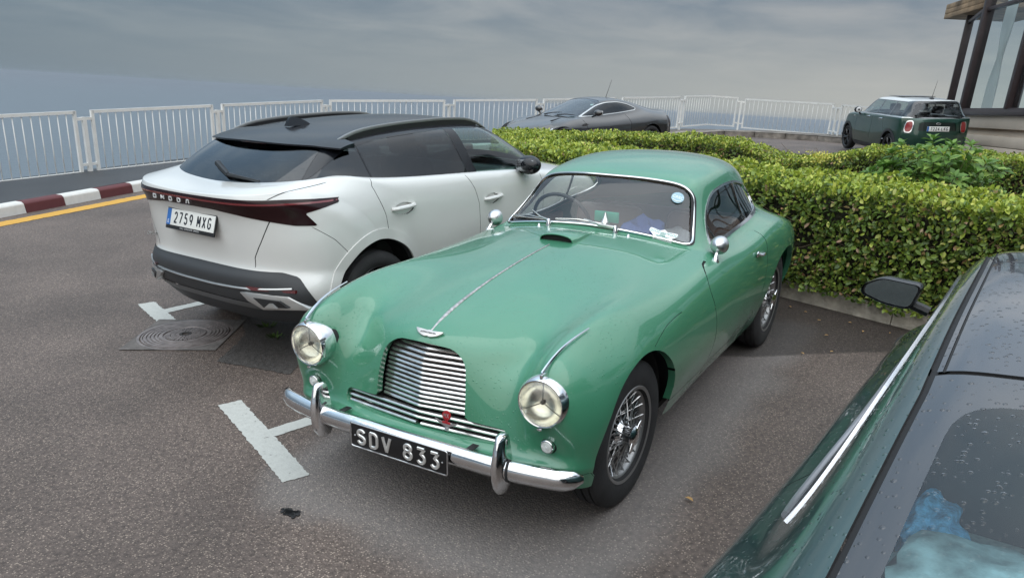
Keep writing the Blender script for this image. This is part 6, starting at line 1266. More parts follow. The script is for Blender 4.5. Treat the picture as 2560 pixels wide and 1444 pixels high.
    mk('plate_frame', box((0, 0, 0), (.535, .142, .010), .004), M_black, pl); mk('plate_face', box((0, .008, .0055), (.518, .108, .003), .001), mat('plate_white', (.78, .78, .74), .35), pl)
    mk('euro_band', box((-.238, .008, .0075), (.042, .107, .002)), mat('plate_blue', (.03, .14, .42), .4), pl)
    mk('country_letter', xf(text_mesh('E', .034, .0004), loc=(-.238, -.024, .009)), mat('white_print', (.8, .8, .8)), pl)
    DK = mat('plate_ink', (.012, .014, .022), .45)
    mk('lettering', xf(strokes('2759 MXG', .078, .044, .0125, .0115, .0012, .35), loc=(.022, .008, .0072)), DK, pl, kind='stuff')
    mk('dealer_lettering', xf(text_mesh('Chery  GONZACAR  OMODA', .016, .0004), loc=(0, -.057, .0056)), mat('faded_print', (.5, .5, .5), .5), pl)
    for i, ch in enumerate('OMODA'):
        y = .335-.095*i; c = S.V[(np.abs(S.V[:, 2]-1.040) < .012) & (S.V[:, 0] < -2)]; j = np.abs(c[:, 1]-y).argmin()
        mk('bar_letter', tm(strokes(ch, .030, .042, 0, .0075, .005), frame_m((c[j][0]-.014, y, 1.043), (0, -1, 0), (0, 0, 1))), mat('bright_letter', (.75, .75, .75), .3, .3), t, kind='stuff')
    c = S.V[(np.abs(S.V[:, 2]-.745) < .02) & (S.V[:, 0] < -2)]; j = np.abs(c[:, 1]-.56).argmin()
    mk('model_lettering', tm(text_mesh('OMODA 5', .034, .002), frame_m((c[j][0]-.008, .56, .745), (.25, -1, 0), (0, 0, 1))), M_silver, t, kind='stuff')
    # cabin
    dk = mat('charcoal_cloth', (.035, .033, .035), .9)
    for sg in (1, -1): seat('front_seat', t, (-.15, .36*sg, .52), 0, dk, .5, .58, .25, True)
    mk('rear_bench', join(box((-.95, 0, .62), (.5, 1.3, .2), .06), xf(box((0, 0, .3), (.14, 1.3, .6), .05), loc=(-1.2, 0, .62), rot=(0, -.3, 0))), dk, t)
    mk('dashboard', prism(rpoly([(1.05, .7), (1.05, .97), (.5, 1.03), (.38, .95), (.42, .7)], .04), -.74, .74, 'xz'), M_black, t)
    st = xf(tube([(.18*math.cos(a), .18*math.sin(a), 0) for a in np.linspace(0, 2*PI, 28, endpoint=False)], .015, 8, True), loc=(.30, .36, .98), rot=(0, -1.1, 0)); mk('steering_wheel', st, M_black, t)
    mk('floor_pan', join(box((0, 0, .27), (3.9, 1.0, .04)), box((-.1, 0, .27), (1.7, 1.6, .04)), box((-.1, 0, .6), (1.7, .02, .6))), M_dark, t)
    housings(t, (-1.42, 1.21), .86, .34, .46)
    for x in (-1.42, 1.21):
        for sg in (1, -1): plain_wheel(t, (x, .78*sg, .34), sg, .34, .215, .235, 5, (.10, .10, .10))
    return t
build_suv()
# ---------------------------------------------------------------- low grey sports coupe by the railing
def coupe_shell(rows, nose, tail):
    """nose and tail: closing fascias given as lists of sections"""
    return Surf(nose+rows+tail, 8, 6, pia=2, flipn=True)
def build_grey():
    t = thing('grey_sports_car', 'wet dark grey low sports coupe parked beyond the hedge by the white railing', 'car', (-11.82, -5.98, -.071), math.radians(-20.65))
    P = mat('grey_metallic_paint', (.050, .047, .046), .30, .55, coat=1., drops=(60, .25, .4), var=(1.5, .06))
    R = [sec(2.02, .40, .45, .39, .70, .38, .84, .36, .84, .20, .35), sec(2.08, .52, .45, .51, .70, .50, .86, .44, .86, .28, .42), sec(2.05, .62, .45, .61, .68, .60, .86, .52, .87, .34, .42), sec(1.92, .70, .45, .69, .66, .68, .86, .58, .875, .40, .38),
         sec(1.7, .765, .46, .755, .66, .76, .86, .62, .885, .46, .25), sec(1.4, .82, .48, .80, .66, .825, .87, .66, .895, .5, .1), sec(1.1, .86, .50, .84, .67, .85, .875, .66, .885, .48, .0),
         sec(.9, .888, .54, .87, .69, .86, .87, .62, .84, .22), sec(.78, .915, .58, .895, .70, .862, .87, .62, .83, .20, .1), sec(.55, 1.005, .60, .975, .70, .868, .872, .62, .83, .20, .15), sec(.3, 1.105, .58, 1.06, .70, .875, .874, .62, .83, .20, .18),
         sec(.08, 1.185, .545, 1.13, .70, .882, .876, .62, .83, .20, .16), sec(-.12, 1.232, .53, 1.175, .695, .89, .878, .63, .83, .20, .1), sec(-.4, 1.25, .53, 1.19, .69, .905, .885, .64, .83, .20, .04), sec(-.7, 1.232, .52, 1.17, .69, .925, .90, .66, .84, .25),
         sec(-1.0, 1.185, .50, 1.12, .69, .945, .915, .68, .91, .46), sec(-1.3, 1.12, .49, 1.055, .70, .955, .925, .70, .925, .5), sec(-1.6, 1.045, .48, .995, .69, .945, .90, .70, .91, .48), sec(-1.9, .98, .48, .96, .66, .925, .86, .68, .86, .36, -.05),
         sec(-2.1, .965, .48, .955, .62, .92, .80, .68, .80, .34, -.12), sec(-2.18, .90, .48, .89, .62, .86, .78, .66, .78, .34, -.14), sec(-2.19, .65, .48, .65, .62, .64, .76, .56, .76, .32, -.14), sec(-2.1, .34, .46, .34, .6, .34, .72, .33, .72, .3, -.12)]
    S = Surf(R, 7, 6, pia=2, flipn=True)
    arches(S, 1.3, .37, .335, .5); arches(S, -1.3, .375, .335, .5)
    WS = rpoly([(-.60, .05), (.60, .05), (.50, .92), (-.50, .92)], [.05, .05, .1, .1])
    S.cut(lambda V: np.maximum(np.maximum(sdpoly(np.stack([V[:, 1], .86-V[:, 0]], 1), WS), .84-V[:, 2]), -.1-V[:, 0]), 'ws')
    DL = rpoly([(.70, .895), (.42, 1.005), (.12, 1.115), (-.14, 1.165), (-.50, 1.172), (-.82, 1.118), (-1.05, 1.03), (-.98, .985), (-.5, .945), (.2, .905)], [.02, .1, .1, .1, .1, .1, .05, .05, .1, .2])
    S.cut(lambda V: np.maximum(sdpoly(V[:, [0, 2]], DL), .35-np.abs(V[:, 1])), 'win'); S.cut(lambda V: np.maximum(sdpoly(V[:, [0, 2]], DL)+.014, .35-np.abs(V[:, 1])), 'glass', ('win',))
    RW = rpoly([(-.44, -.75), (.44, -.75), (.38, -1.6), (-.38, -1.6)], .1); S.cut(lambda V: np.maximum(sdpoly(V[:, [1, 0]], RW), 1.0-V[:, 2]), 'rear_win')
    gap(S, [(.66, .86), (.62, .7), (.62, .4), (.66, .26)], .004, 'side'); gap(S, [(-.62, .92), (-.66, .75), (-.62, .5), (-.55, .3)], .004, 'side')
    S.cut(lambda V: np.maximum(np.maximum(np.abs(V[:, 2]-.74)-.11, np.abs(np.abs(V[:, 1])-.70)-.12), V[:, 0]+1.92), 'lamp')
    HL = rpoly([(.60, 1.98), (.80, 1.72), (.74, 1.45), (.62, 1.72)], .05); S.cut(lambda V: np.maximum(sdpoly(np.stack([np.abs(V[:, 1]), V[:, 0]], 1), HL), .5-V[:, 2]), 'headlamp')
    VT = rpoly([(.78, .70), (1.02, .70), (1.0, .64), (.80, .66)], .01); S.cut(lambda V: np.maximum(sdpoly(V[:, [0, 2]], VT), .6-np.abs(V[:, 1])), 'vent')
    S.obj('body', 'body', P, t); gap_obj(S, t, depth=.006); arch_lip(S, P, t)
    S.obj('windscreen', 'ws', M_glasst, t, off=-.003); S.obj('window_surround', 'win', M_silver, t, off=.003)
    for sg in (1, -1):
        cnd = lambda c, sg=sg: c[:, 1]*sg > 0
        S.obj('side_window', 'glass', glass('dark_side_glass', (.10, .11, .11), 1.5), t, off=-.003, extra=cnd); S.obj('tail_lamp', 'lamp', mat('smoked_red_lamp', (0, 0, 0)), t, off=.003, extra=cnd); S.obj('headlamp', 'headlamp', mat('clear_lamp', (.45, .46, .48), .08, .6, coat=1.), t, off=.003, extra=cnd); S.obj('wing_vent', 'vent', M_black, t, off=.003, extra=cnd)
        m = bpy.data.objects.new('door_mirror', None); link(m, t); m.location = (.45, .96*sg, .985)
        mk('shell', xf(sph((0, 0, 0), 1, 18, 10, (.07, .105, .062)), rot=(0, 0, .15*sg)), P, m); mk('foot', tube([(.03, -.02*sg, -.04), (.05, -.12*sg, -.08)], .018, 8), M_black, m); mk('mirror_glass', box((-.066, 0, 0), (.006, .15, .08), .002), mat('mirror_silver', (.7, .7, .7)), m)
        for k, (a, b) in enumerate(((1.25, .95),)):
            v1, n = S.top(a, .36*sg); v2, n = S.top(b, .40*sg); mk('bonnet_vent', xf(box((0, 0, 0), (.30, .045, .012), .005), loc=(v1+v2)/2, rot=(0, .13, .14*sg)), M_black, t)
    S.obj('rear_window', 'rear_win', glass('dark_side_glass'), t, off=-.003)
    v, n = S.top(-.72, 0); mk('aerial', join(tube([v+[0, 0, -.01], v+[-.01, 0, .02], v+[-.16, 0, .36]], [.014, .006, .003], 6)), M_black, t)
    for y0, dy in ((-.30, .42), (.12, .42)):
        a, n = S.top(.80, y0); b, n = S.top(.70, y0+dy); mk('wiper', tube([a+[.02, 0, .012], (a+b)/2+[.02, 0, .03], b+[0, 0, .02]], [.014, .010, .006], 6), M_black, t)
    v, n = S.top(2.0, 0); nn = Vector((.5, 0, .866)); mk('winged_badge', tm(prism([(0, -.012), (.03, -.010), (.06, .008), (.062, .018), (0, .016), (-.062, .018), (-.06, .008), (-.03, -.010)], -.004, .008, 'xy'), frame_m(Vector(v)+nn*.003, (0, 1, 0), nn.cross(Vector((0, 1, 0))))), M_silver, t)
    dk = mat('charcoal_cloth', (.035, .033, .035), .9)
    for sg in (1, -1): seat('front_seat', t, (-.30, .36*sg, .22), 0, dk, .5, .55, .35, True)
    mk('dashboard', prism(rpoly([(.62, .5), (.62, .86), (.3, .87), (.2, .80), (.25, .5)], .03), -.6, .6, 'xz'), M_black, t)
    mk('steering_wheel', xf(tube([(.18*math.cos(a), .18*math.sin(a), 0) for a in np.linspace(0, 2*PI, 24, endpoint=False)], .014, 8, True), loc=(.12, .36, .83), rot=(0, -1.2, 0)), M_black, t)
    mk('interior_mirror', box((.06, 0, 1.10), (.03, .22, .06), .012), M_black, t)
    mk('windscreen_sticker', xf(box((0, 0, 0), (.004, .07, .05)), loc=(.14, .44, 1.115), rot=(0, -1.1, 0)), mat('white_print', (.8, .8, .8)), t)
    mk('floor_pan', join(box((0, 0, .2), (3.9, 1.0, .04)), box((0, 0, .2), (1.6, 1.6, .04))), M_dark, t); housings(t, (1.3, -1.3), .86, .335, .41)
    for x in (1.3, -1.3):
        for sg in (1, -1): plain_wheel(t, (x, .79*sg, .335), sg, .335, .24, .24, 7, (.25, .25, .26))
    return t
build_grey()
# ---------------------------------------------------------------- dark green hatchback with the white roof
def build_hatch():
    t = thing('green_hatchback', 'dark green hatchback with white roof and chrome-ringed red tail lamps, plate 7224 LKG', 'car', (-18.655, -.23, -.258), math.radians(210))
    P = mat('british_green_paint', (.008, .050, .032), .28, .3, coat=1., var=(2, .08)); Wt = mat('white_roof_paint', (.72, .72, .70), .3, coat=1.)
    def hs(x, zc, yc, zb, ym, zm, ys, zs, dx=0.): return [(x, 0, zc), (x, yc*.4, zc), (x-.1*dx, yc*.75, zc-.004), (x-.3*dx, yc, zc-.015), (x-.6*dx, yc+.08, zc*.7+zb*.3), (x-dx, ym-.04, zb), (x-dx, ym-.008, zb*.6+zm*.4), (x-dx, ym, zm), (x-dx, ym-.004, zm*.5+zs*.5), (x-dx, ys, zs)]
    R = [hs(1.98, .30, .5, .30, .78, .30, .78, .26, .35), hs(2.07, .45, .5, .45, .80, .42, .81, .32, .42), hs(2.09, .62, .5, .62, .82, .54, .83, .38, .48), hs(2.03, .78, .5, .76, .83, .62, .845, .44, .5), hs(1.88, .88, .5, .84, .84, .66, .85, .5, .4), hs(1.6, .94, .5, .90, .85, .68, .86, .52, .2),
         hs(1.3, .975, .52, .94, .855, .69, .865, .54), hs(1.0, 1.0, .55, .965, .86, .66, .86, .46), hs(.8, 1.01, .56, .975, .86, .62, .80, .22), hs(.4, .99, .6, .985, .865, .62, .80, .2), hs(0, .98, .6, .99, .865, .62, .80, .2), hs(-.4, .98, .6, 1.0, .865, .63, .80, .2), hs(-.8, .985, .6, 1.01, .865, .65, .82, .3), hs(-1.15, .99, .6, 1.02, .868, .67, .866, .5),
         hs(-1.45, .995, .58, 1.02, .86, .68, .855, .5), hs(-1.68, 1.0, .55, 1.015, .835, .68, .83, .42, -.02), hs(-1.82, 1.0, .5, 1.0, .80, .68, .80, .36, -.10), hs(-1.88, .92, .5, .90, .78, .66, .78, .34, -.14), hs(-1.91, .70, .5, .69, .78, .58, .78, .32, -.16), hs(-1.92, .48, .5, .47, .76, .44, .76, .30, -.16), hs(-1.86, .28, .5, .28, .72, .28, .72, .25, -.14)]
    S = Surf(R, 6, 6, pia=2, flipn=True); arches(S, 1.2835, .355, .31, .5); arches(S, -1.2835, .355, .31, .5)
    S.cut(lambda V: np.maximum(np.maximum(np.abs(V[:, 1])-.62, -1.66-V[:, 0]), V[:, 0]-.55), 'inside')
    for cx in (1.2835, -1.2835): S.cut(lambda V: np.maximum(np.hypot(V[:, 0]-cx, V[:, 2]-.31)-.415, .5-np.abs(V[:, 1])), 'arch_trim')
    S.cut(lambda V: np.maximum(V[:, 2]-.29, np.abs(V[:, 0])-1.9), 'arch_trim')
    rp = lambda V: np.stack([np.abs(V[:, 1])+.6*(V[:, 0]+1.88), V[:, 2]], 1)
    LP = rpoly([(.585, .945), (.765, .94), (.81, .80), (.785, .665), (.61, .66), (.565, .80)], [.07]*6); S.cut(lambda V: np.maximum(sdpoly(rp(V), LP), V[:, 0]+1.6), 'lamp_ring'); S.cut(lambda V: np.maximum(sdpoly(rp(V), LP)+.026, V[:, 0]+1.6), 'lamp', ('lamp_ring',))
    RC = rpoly([(-.40, .905), (.40, .905), (.46, .72), (-.46, .72)], .05); S.cut(lambda V: np.maximum(sdpoly(V[:, [1, 2]], RC), V[:, 0]+1.7), 'recess')
    gap(S, [(.72, .97), (.76, .7), (.72, .32)], .004, 'side'); gap(S, [(-.22, .99), (-.24, .7), (-.2, .32)], .004, 'side'); gap(S, [(-.86, 1.0), (-.90, .8), (-1.0, .62)], .004, 'side')
    gap(S, [(.80, .965), (.85, .90), (.82, .60)], .0, 'front') if False else None
    S.strip(lambda V: V[:, 2]-1.0, .009, 'belt', 'body', lambda V: np.maximum(np.maximum(-1.95-V[:, 0], V[:, 0]-.6), .55-np.hypot(np.abs(V[:, 1]), np.maximum(-V[:, 0]-1.5, 0)*2)))
    S.obj('body', 'body', P, t); gap_obj(S, t, depth=.005); S.obj('arch_trim', 'arch_trim', M_grey, t, off=.006); S.obj('belt_strip', 'belt', M_silver, t, off=.004)
    S.obj('plate_recess', 'recess', mat('recess_black_green', (.004, .012, .009), .3, coat=.6), t, off=-.012)
    for sg in (1, -1):
        cnd = lambda c, sg=sg: c[:, 1]*sg > 0
        S.obj('tail_lamp', 'lamp', mat('red_lamp', (.30, .012, .015), .12, coat=1.), t, off=.012, extra=cnd); S.obj('lamp_ring', 'lamp_ring', mat('chrome', (0, 0, 0)), t, off=.012, extra=cnd)
        for hx, hz in ((.0, .925), (-.72, .93)):
            v, n = S.side(hx, hz, sg); mk('door_handle', xf(tube([(-.08, 0, 0), (-.05, .025, 0), (.05, .025, 0), (.08, 0, 0)], .012, 8), loc=v, scale=(1, sg, 1)), mat('chrome', (0, 0, 0)), t)
        m = bpy.data.objects.new('door_mirror', None); link(m, t); m.location = (.52, .945*sg, 1.055)
        mk('shell', sph((0, 0, 0), 1, 18, 10, (.065, .10, .075)), M_black, m); mk('foot', tube([(.02, -.03*sg, -.05), (.04, -.10*sg, -.11)], .02, 8), M_black, m); mk('mirror_glass', lathe([(0, -.062), (.05, -.06), (.068, -.05)], 20, 'x'), mat('mirror_silver', (.7, .7, .7)), m)
        v, n = S.side(.92, .90, sg); mk('side_repeater', box(v, (.09, .01, .03), .004), M_silver, t)
    def gs(x, zc, ye, ze, yb, zb, dx=0.): return [(x, 0, zc), (x-.05*dx, ye*.5, zc-.005), (x-.2*dx, ye*.85, zc-.018), (x-.4*dx, ye, ze), (x-.55*dx, ye*.7+yb*.3, ze*.72+zb*.28), (x-.75*dx, ye*.35+yb*.65, ze*.35+zb*.65), (x-dx, yb, zb), (x-dx, yb+.01, zb-.06)]
    G = [gs(1.05, .99, .62, .985, .76, .965, .32), gs(.92, 1.06, .62, 1.05, .765, .975, .3), gs(.72, 1.18, .60, 1.165, .77, .98, .26), gs(.50, 1.30, .58, 1.275, .775, .985, .2), gs(.30, 1.375, .565, 1.335, .78, .99, .1), gs(.05, 1.405, .56, 1.355, .785, .992), gs(-.4, 1.418, .56, 1.365, .785, 1.0), gs(-.9, 1.412, .555, 1.36, .785, 1.005), gs(-1.3, 1.40, .545, 1.345, .775, 1.01), gs(-1.52, 1.39, .535, 1.335, .75, 1.012, -.02),
         gs(-1.60, 1.375, .53, 1.325, .73, 1.012, -.03), gs(-1.64, 1.33, .53, 1.285, .72, 1.012, -.04), gs(-1.70, 1.22, .54, 1.19, .715, 1.01, -.05), gs(-1.76, 1.10, .56, 1.085, .71, 1.0, -.06), gs(-1.80, 1.0, .57, .99, .71, .97, -.07)]
    Gs = Surf(G, 7, 7, pia=2, flipn=True)
    Gs.cut(lambda V: np.maximum(1.335-V[:, 2]+.12*np.maximum(-V[:, 0]-1.35, 0), -1.62-V[:, 0]), 'white')
    Gs.cut(lambda V: V[:, 0]-.36-.0*V[:, 2], '_w', ('white',)); Gs.L[Gs.L == Gs.names['white']] = 0; Gs.L[Gs.L == Gs.names['_w']] = Gs.names['white']
    RW = rpoly([(-.60, 1.04), (.60, 1.04), (.50, 1.30), (-.50, 1.30)], .05); Gs.cut(lambda V: np.maximum(sdpoly(V[:, [1, 2]], RW), V[:, 0]+1.6), 'rear_win')
    sd = lambda V: .5-np.abs(V[:, 1])
    DL = rpoly([(.66, 1.01), (.33, 1.318), (-1.36, 1.318), (-1.44, 1.29), (-1.50, 1.025), (-1.0, 1.015)], .03); Gs.cut(lambda V: np.maximum(sdpoly(V[:, [0, 2]], DL), sd(V)), 'glass')
    for x0 in (-.25, -.95): Gs.strip(lambda V: V[:, 0]-x0-.22*(V[:, 2]-1.16), .035, 'bar', 'glass', sd)
    WS = rpoly([(-.60, .06), (.60, .06), (.50, .66), (-.50, .66)], .06); Gs.cut(lambda V: np.maximum(sdpoly(np.stack([V[:, 1], 1.0-V[:, 0]], 1), WS), .3-V[:, 0]), 'windscreen')
    Gs.obj('pillars', ('body', 'bar'), mat('gloss_black_pillar', (.01, .01, .011), .15, coat=1.), t); rf = Gs.obj('roof', 'white', Wt, t, off=.002)
    Gs.obj('rear_window', 'rear_win', glass('tail_glass', (.55, .57, .57), 1.5), t, off=.002); Gs.obj('windscreen', 'windscreen', M_glasst, t)
    for sg in (1, -1): Gs.obj('side_window', 'glass', glass('hatch_side_glass', (.55, .58, .58), 1.5), t, off=-.002, extra=lambda c, sg=sg: c[:, 1]*sg > 0)
    mk('sunroof', xf(box((0, 0, 0), (.75, .80, .012), .005), loc=(-.30, 0, 1.424), rot=(0, .01, 0)), mat('gloss_black_pillar', (0, 0, 0)), t)
    ae = bpy.data.objects.new('aerial', None); link(ae, t); ae.location = (-1.32, 0, 1.405); mk('aerial_foot', xf(sph((0, 0, 0), 1, 12, 8, (.10, .035, .035))), M_black, ae); mk('aerial_rod', tube([(0, 0, .02), (-.04, 0, .16), (-.11, 0, .40)], [.008, .005, .003], 6), M_black, ae)
    pl = bpy.data.objects.new('number_plate', None); link(pl, t); pl.matrix_local = frame_m((-1.925, 0, .765), (0, -1, 0), (.06, 0, 1))
    mk('plate_face', box((0, 0, 0), (.52, .11, .008), .002), mat('plate_white', (.78, .78, .74)), pl); mk('euro_band', box((-.238, 0, .0045), (.042, .108, .002)), mat('plate_blue', (.03, .14, .42)), pl); mk('lettering', xf(strokes('7224 LKG', .077, .044, .012, .0115, .0012, .35), loc=(.022, 0, .0045)), mat('plate_ink', (0, 0, 0)), pl, kind='stuff')
    mk('tailgate_badge', xf(tube([(.05*math.cos(a), .018*math.sin(a), 0) for a in np.linspace(0, 2*PI, 16, endpoint=False)], .006, 6, True), loc=(-1.895, 0, .875), rot=(PI/2, 0, PI/2)), M_silver, t)
    dk = mat('charcoal_cloth', (.035, .033, .035), .9)
    for sg in (1, -1): seat('front_seat', t, (.12, .34*sg, .38), 0, dk, .48, .58, .2, True)
    for sg in (1, -1): seat('rear_seat', t, (-.75, .30*sg, .42), 0, dk, .48, .52, .2, True)
    mk('dashboard', prism(rpoly([(.9, .6), (.9, .98), (.6, 1.0), (.5, .92), (.55, .6)], .03), -.62, .62, 'xz'), M_black, t)
    mk('floor_pan', join(box((0, 0, .2), (3.5, .98, .04)), box((0, 0, .2), (1.6, 1.5, .04))), M_dark, t); housings(t, (1.2835, -1.2835), .80, .31, .39)
    for x in (1.2835, -1.2835):
        for sg in (1, -1): plain_wheel(t, (x, .735*sg, .31), sg, .31, .20, .225, 5, (.5, .5, .5))
    return t
build_hatch()
# ---------------------------------------------------------------- dark coupe in the near corner
def build_dark():
    t = thing('dark_green_coupe', 'rain-beaded dark green coupe at the near right corner with chrome window line and glass tailgate', 'car', (2.0, 2.47, 0), math.radians(176))
    P = mat('dark_green_metallic', (.035, .078, .076), .30, .35, coat=1., drops=(80, .9, .65), var=(2, .1))
    R = [sec(2.30, .38, .5, .37, .75, .36, .86, .35, .86, .2, .4), sec(2.36, .55, .5, .54, .75, .52, .88, .46, .88, .28, .48), sec(2.30, .68, .5, .67, .72, .66, .89, .55, .9, .36, .46), sec(2.1, .77, .5, .755, .70, .75, .90, .6, .91, .42, .35), sec(1.8, .83, .52, .81, .69, .82, .90, .64, .915, .46, .1), sec(1.5, .88, .54, .86, .70, .86, .90, .66, .90, .46),
         sec(1.35, .905, .58, .885, .72, .875, .90, .64, .86, .2), sec(1.25, .94, .61, .915, .735, .885, .90, .64, .85, .2, .05), sec(1.14, 1.06, .63, 1.015, .735, .895, .90, .64, .85, .2, .1), sec(1.04, 1.18, .62, 1.12, .735, .90, .90, .64, .85, .2, .1), sec(.94, 1.295, .60, 1.225, .735, .905, .90, .64, .85, .2, .08),
         sec(.78, 1.362, .59, 1.295, .74, .91, .90, .65, .85, .2, .04), sec(.48, 1.395, .59, 1.33, .745, .915, .90, .66, .85, .2), sec(.1, 1.408, .59, 1.34, .75, .922, .90, .67, .85, .2), sec(-.25, 1.395, .59, 1.325, .755, .935, .905, .68, .85, .2), sec(-.6, 1.350, .59, 1.275, .76, .955, .91, .70, .86, .26), sec(-.9, 1.285, .59, 1.21, .765, .975, .92, .72, .915, .5),
         sec(-1.2, 1.20, .59, 1.13, .765, .985, .925, .73, .92, .5), sec(-1.5, 1.11, .58, 1.055, .75, .975, .91, .73, .91, .46), sec(-1.75, 1.03, .57, 1.0, .72, .95, .87, .70, .87, .36, -.05), sec(-1.92, .99, .55, .975, .68, .93, .82, .68, .82, .32, -.12), sec(-1.98, .88, .55, .87, .68, .85, .80, .64, .80, .32, -.14), sec(-1.98, .6, .55, .6, .68, .6, .78, .54, .78, .3, -.14), sec(-1.88, .3, .5, .3, .64, .3, .74, .3, .74, .28, -.12)]
    S = Surf(R, 8, 7, pia=2, flipn=True); arches(S, 1.75, .38, .345, .5); arches(S, -.98, .385, .345, .5)
    seam = lambda V: np.abs(V[:, 1])-(.555+.018*np.clip(V[:, 0], -.2, 1.2)**2+.05*np.maximum(-.6-V[:, 0], 0)); topf = lambda V: np.maximum(1.02-V[:, 2], V[:, 0]-.93)
    S.strip(seam, .0075, 'seam', 'body', lambda V: np.maximum(topf(V), -1.7-V[:, 0]))
    S.cut(lambda V: np.maximum(np.maximum(seam(V), topf(V)), -1.72-V[:, 0]), 'top')
    S.strip(lambda V: V[:, 0]+.53-.03*V[:, 1]**2, .008, 'seam2', 'top'); S.cut(lambda V: V[:, 0]+.53-.03*V[:, 1]**2, 'hatch', ('top',))
    HI = rpoly([(-.49, -.64), (.49, -.64), (.545, -1.66), (-.545, -1.66)], .10); S.cut(lambda V: sdpoly(V[:, [1, 0]], HI), 'hatch_clear', ('hatch',))
    S.strip(lambda V: np.abs(V[:, 1])-(.535+.018*np.clip(V[:, 0], -.2, 1.2)**2), .003, 'seam3', 'top')
    WS = rpoly([(-.62, .06), (.62, .06), (.52, .52), (-.52, .52)], .06); S.cut(lambda V: np.maximum(sdpoly(np.stack([V[:, 1], 1.36-V[:, 0]], 1), WS), .5-V[:, 0]), 'ws')
    DL = rpoly([(1.08, .93), (.90, 1.14), (.70, 1.25), (.38, 1.298), (0, 1.305), (-.26, 1.262), (-.48, 1.17), (-.76, .99), (-.55, .972), (0, .945)], [.02, .1, .1, .2, .2, .2, .2, .008, .05, .2])
    df = lambda o: (lambda V: np.maximum(sdpoly(V[:, [0, 2]], DL)+o, .45-np.abs(V[:, 1])))
    S.cut(df(0), 'chrome'); S.cut(df(.007), 'dlo', ('chrome',)); S.cut(df(.030), 'glass', ('dlo',))
    S.strip(lambda V: V[:, 0]+.28-.4*(V[:, 2]-1.1), .02, 'dlo', 'glass', lambda V: .45-np.abs(V[:, 1]))
    gap(S, [(1.15, .90), (1.1, .7), (1.15, .3)], .004, 'side'); gap(S, [(-.30, .93), (-.36, .75), (-.3, .45), (-.2, .25)], .0035, 'side')
    S.obj('body', 'body', P, t); gap_obj(S, t, depth=.005)
    V, T, N = S.sub(('seam', 'seam2'), -.006); V2, F2 = S.lip(('body', 'top', 'hatch', 'seam3'), ('seam', 'seam2'), lambda V, N: -.006*N); mk('roof_seal', join((V, T.tolist()), flip((V2, F2))), M_rubber, t)
    mk_roof = mat('roof_glass_black', (.02, .022, .03), .16, coat=1., drops=(78, 1., .72), spec=.5)
    S.obj('roof_panel', 'top', mk_roof, t); rv = S.sub('seam3', -.002); mk_each('roof_ditch', (rv[0], rv[1].tolist()), M_rubber, t)
    S.obj('tailgate_band', 'hatch', mat('tailgate_black_band', (.02, .021, .026), .14, coat=1., drops=(78, 1., .72), spec=.5), t); S.obj('tailgate_glass', 'hatch_clear', glass('tailgate_glass', (.82, .96, .94), 1.5, drops=(78, 1., .72), boost=.9), t)
    S.obj('windscreen', 'ws', M_glasst, t, off=-.002); S.obj('window_chrome', 'chrome', mat('satin_window_chrome', (.56, .56, .58), .2, 1.), t, off=.005, thick=.008); S.obj('window_seal', 'dlo', M_rubber, t, off=.002)
    for sg in (1, -1): S.obj('side_window', 'glass', glass('dark_coupe_side_glass', (.16, .19, .18), 1.5), t, off=-.002, extra=lambda c, sg=sg: c[:, 1]*sg > 0)
    for sg in (1, -1):
        m = bpy.data.objects.new('door_mirror', None); link(m, t); m.location = (1.30, .90*sg, 1.005); m.rotation_euler = (0, 0, -.10*sg)
        ol = rpoly([(-.115, .052), (.05, .060), (.118, .020), (.122, -.02), (.03, -.048), (-.085, -.055)], [.03, .03, .03, .03, .03, .03], 5) if sg > 0 else rpoly([(.115, .052), (-.05, .060), (-.118, .020), (-.122, -.02), (-.03, -.048), (.085, -.055)], .03, 5)
        n = len(ol); Vv = []; Fc = []
        for k, (dx, sc_) in enumerate(((-.045, .97), (-.055, 1.0), (-.03, 1.03), (.02, .97), (.055, .78), (.075, .45), (.08, .1))): Vv += [(dx, a*sc_, b*sc_) for a, b in ol]
        for k in range(6): Fc += [[k*n+i, k*n+(i+1) % n, (k+1)*n+(i+1) % n, (k+1)*n+i] for i in range(n)]
        mk('shell', (np.array(Vv), Fc), M_gloss, m); mk('mirror_glass', prism(ol*.90, -.046, -.040, 'yz'), mat('blue_tinted_mirror', (.20, .26, .28), .03, 1.), m); mk('bezel', prism(ol*.965, -.0395, -.03, 'yz'), M_black, m)
        mk('foot', tube([(.02, -.06*sg, -.045), (.03, -.14*sg, -.07)], .022, 8), M_black, m)
    # belt moulding bar with its clip and the wire aerial at the quarter light
    pts = []
    for x in np.linspace(-.68, .95, 30):
        c = S.V[(S.V[:, 1] > .5) & (np.abs(S.V[:, 2]-(.945+.008*x if x > -.40 else .945+.008*x+.10*(-.40-x))) < .012)]; j = np.abs(c[:, 0]-x).argmin(); pts.append([x, c[j][1]+.006, c[j][2]])
    pts = smooth_path(np.array(pts), False, 4)
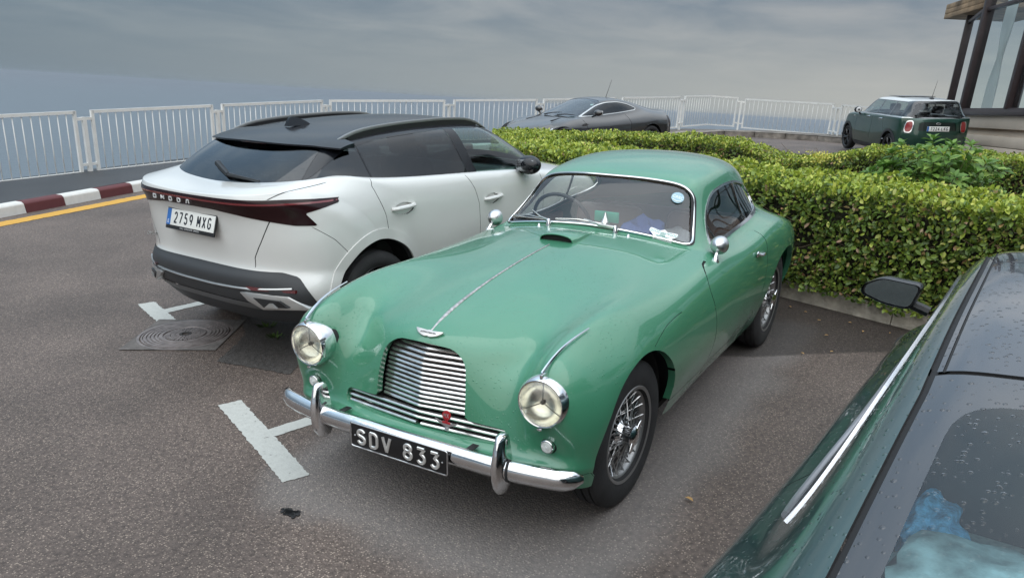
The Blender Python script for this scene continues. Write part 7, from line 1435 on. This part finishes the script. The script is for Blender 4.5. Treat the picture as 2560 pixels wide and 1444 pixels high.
    for sg in (1, -1): mk('belt_moulding', tube(pts*[1, sg, 1], .009, 8), mat('brushed_belt_alloy', (.42, .42, .44), .3, .9), t)
    # load bay: shelf, blue towel, painted tray
    mk('parcel_shelf', box((-.98, 0, .855), (1.35, 1.12, .02), .006), mat('grey_carpet', (.26, .31, .32), .95, var=(60, .2)), t)
    mk('seat_backs', join(*[xf(box((0, 0, .28), (.13, .50, .60), .05), loc=(-.12, y, .66), rot=(0, -.25, 0)) for y in (.30, -.30)]), mat('grey_leather', (.09, .095, .10), .5), t)
    mk('cabin_floor', box((0, 0, .28), (2.4, 1.5, .05)), M_dark, t); mk('dashboard', box((1.0, 0, .74), (.4, 1.25, .26), .05), M_black, t)
    housings(t, (1.75, -.98), .82, .345, .37)
    for x in (1.75, -.98):
        for sg in (1, -1): plain_wheel(t, (x, .79*sg, .345), sg, .345, .24, .25, 7)
    M = t.matrix_basis
    def blob2(c, s, seed):
        r = np.random.default_rng(seed); V, F = sph((0, 0, 0), 1, 26, 16); k = r.normal(size=(6, 3))*4; ph = r.uniform(0, 6, 6); d = 1+.14*sum(np.sin(V@k[i]+ph[i]) for i in range(6))/1.7; return V*d[:, None]*s+c, F
    o = mk('blue_towel', tm(blob2((-.43, .50, .91), (.15, .075, .05), 8), M), mat('blue_terry', (.12, .38, .66), .95, bump=(90, .6, .01), var=(40, .5)), None); tag(o, 'rumpled bright blue towel under the tailgate glass of the dark coupe', 'towel')
    o = mk('holdall', tm(blob2((-.66, .30, .92), (.16, .24, .06), 9), M), mat('pale_blue_canvas', (.30, .42, .47), .8, var=(14, .55), bump=(30, .4, .01)), None); tag(o, 'pale blue patterned holdall lying under the tailgate glass of the dark coupe', 'bag')
    return t
build_dark()
# ---------------------------------------------------------------- the car park is not level: turn it about the origin
bpy.context.view_layer.update()
for o in list(SC.objects):
    if o.parent is None and o.type not in ('CAMERA', 'LIGHT') and not o.get('_level'):
        o.matrix_world = TILT @ o.matrix_world
for o in SC.objects:
    if '_level' in o: del o['_level']
bpy.context.view_layer.update()
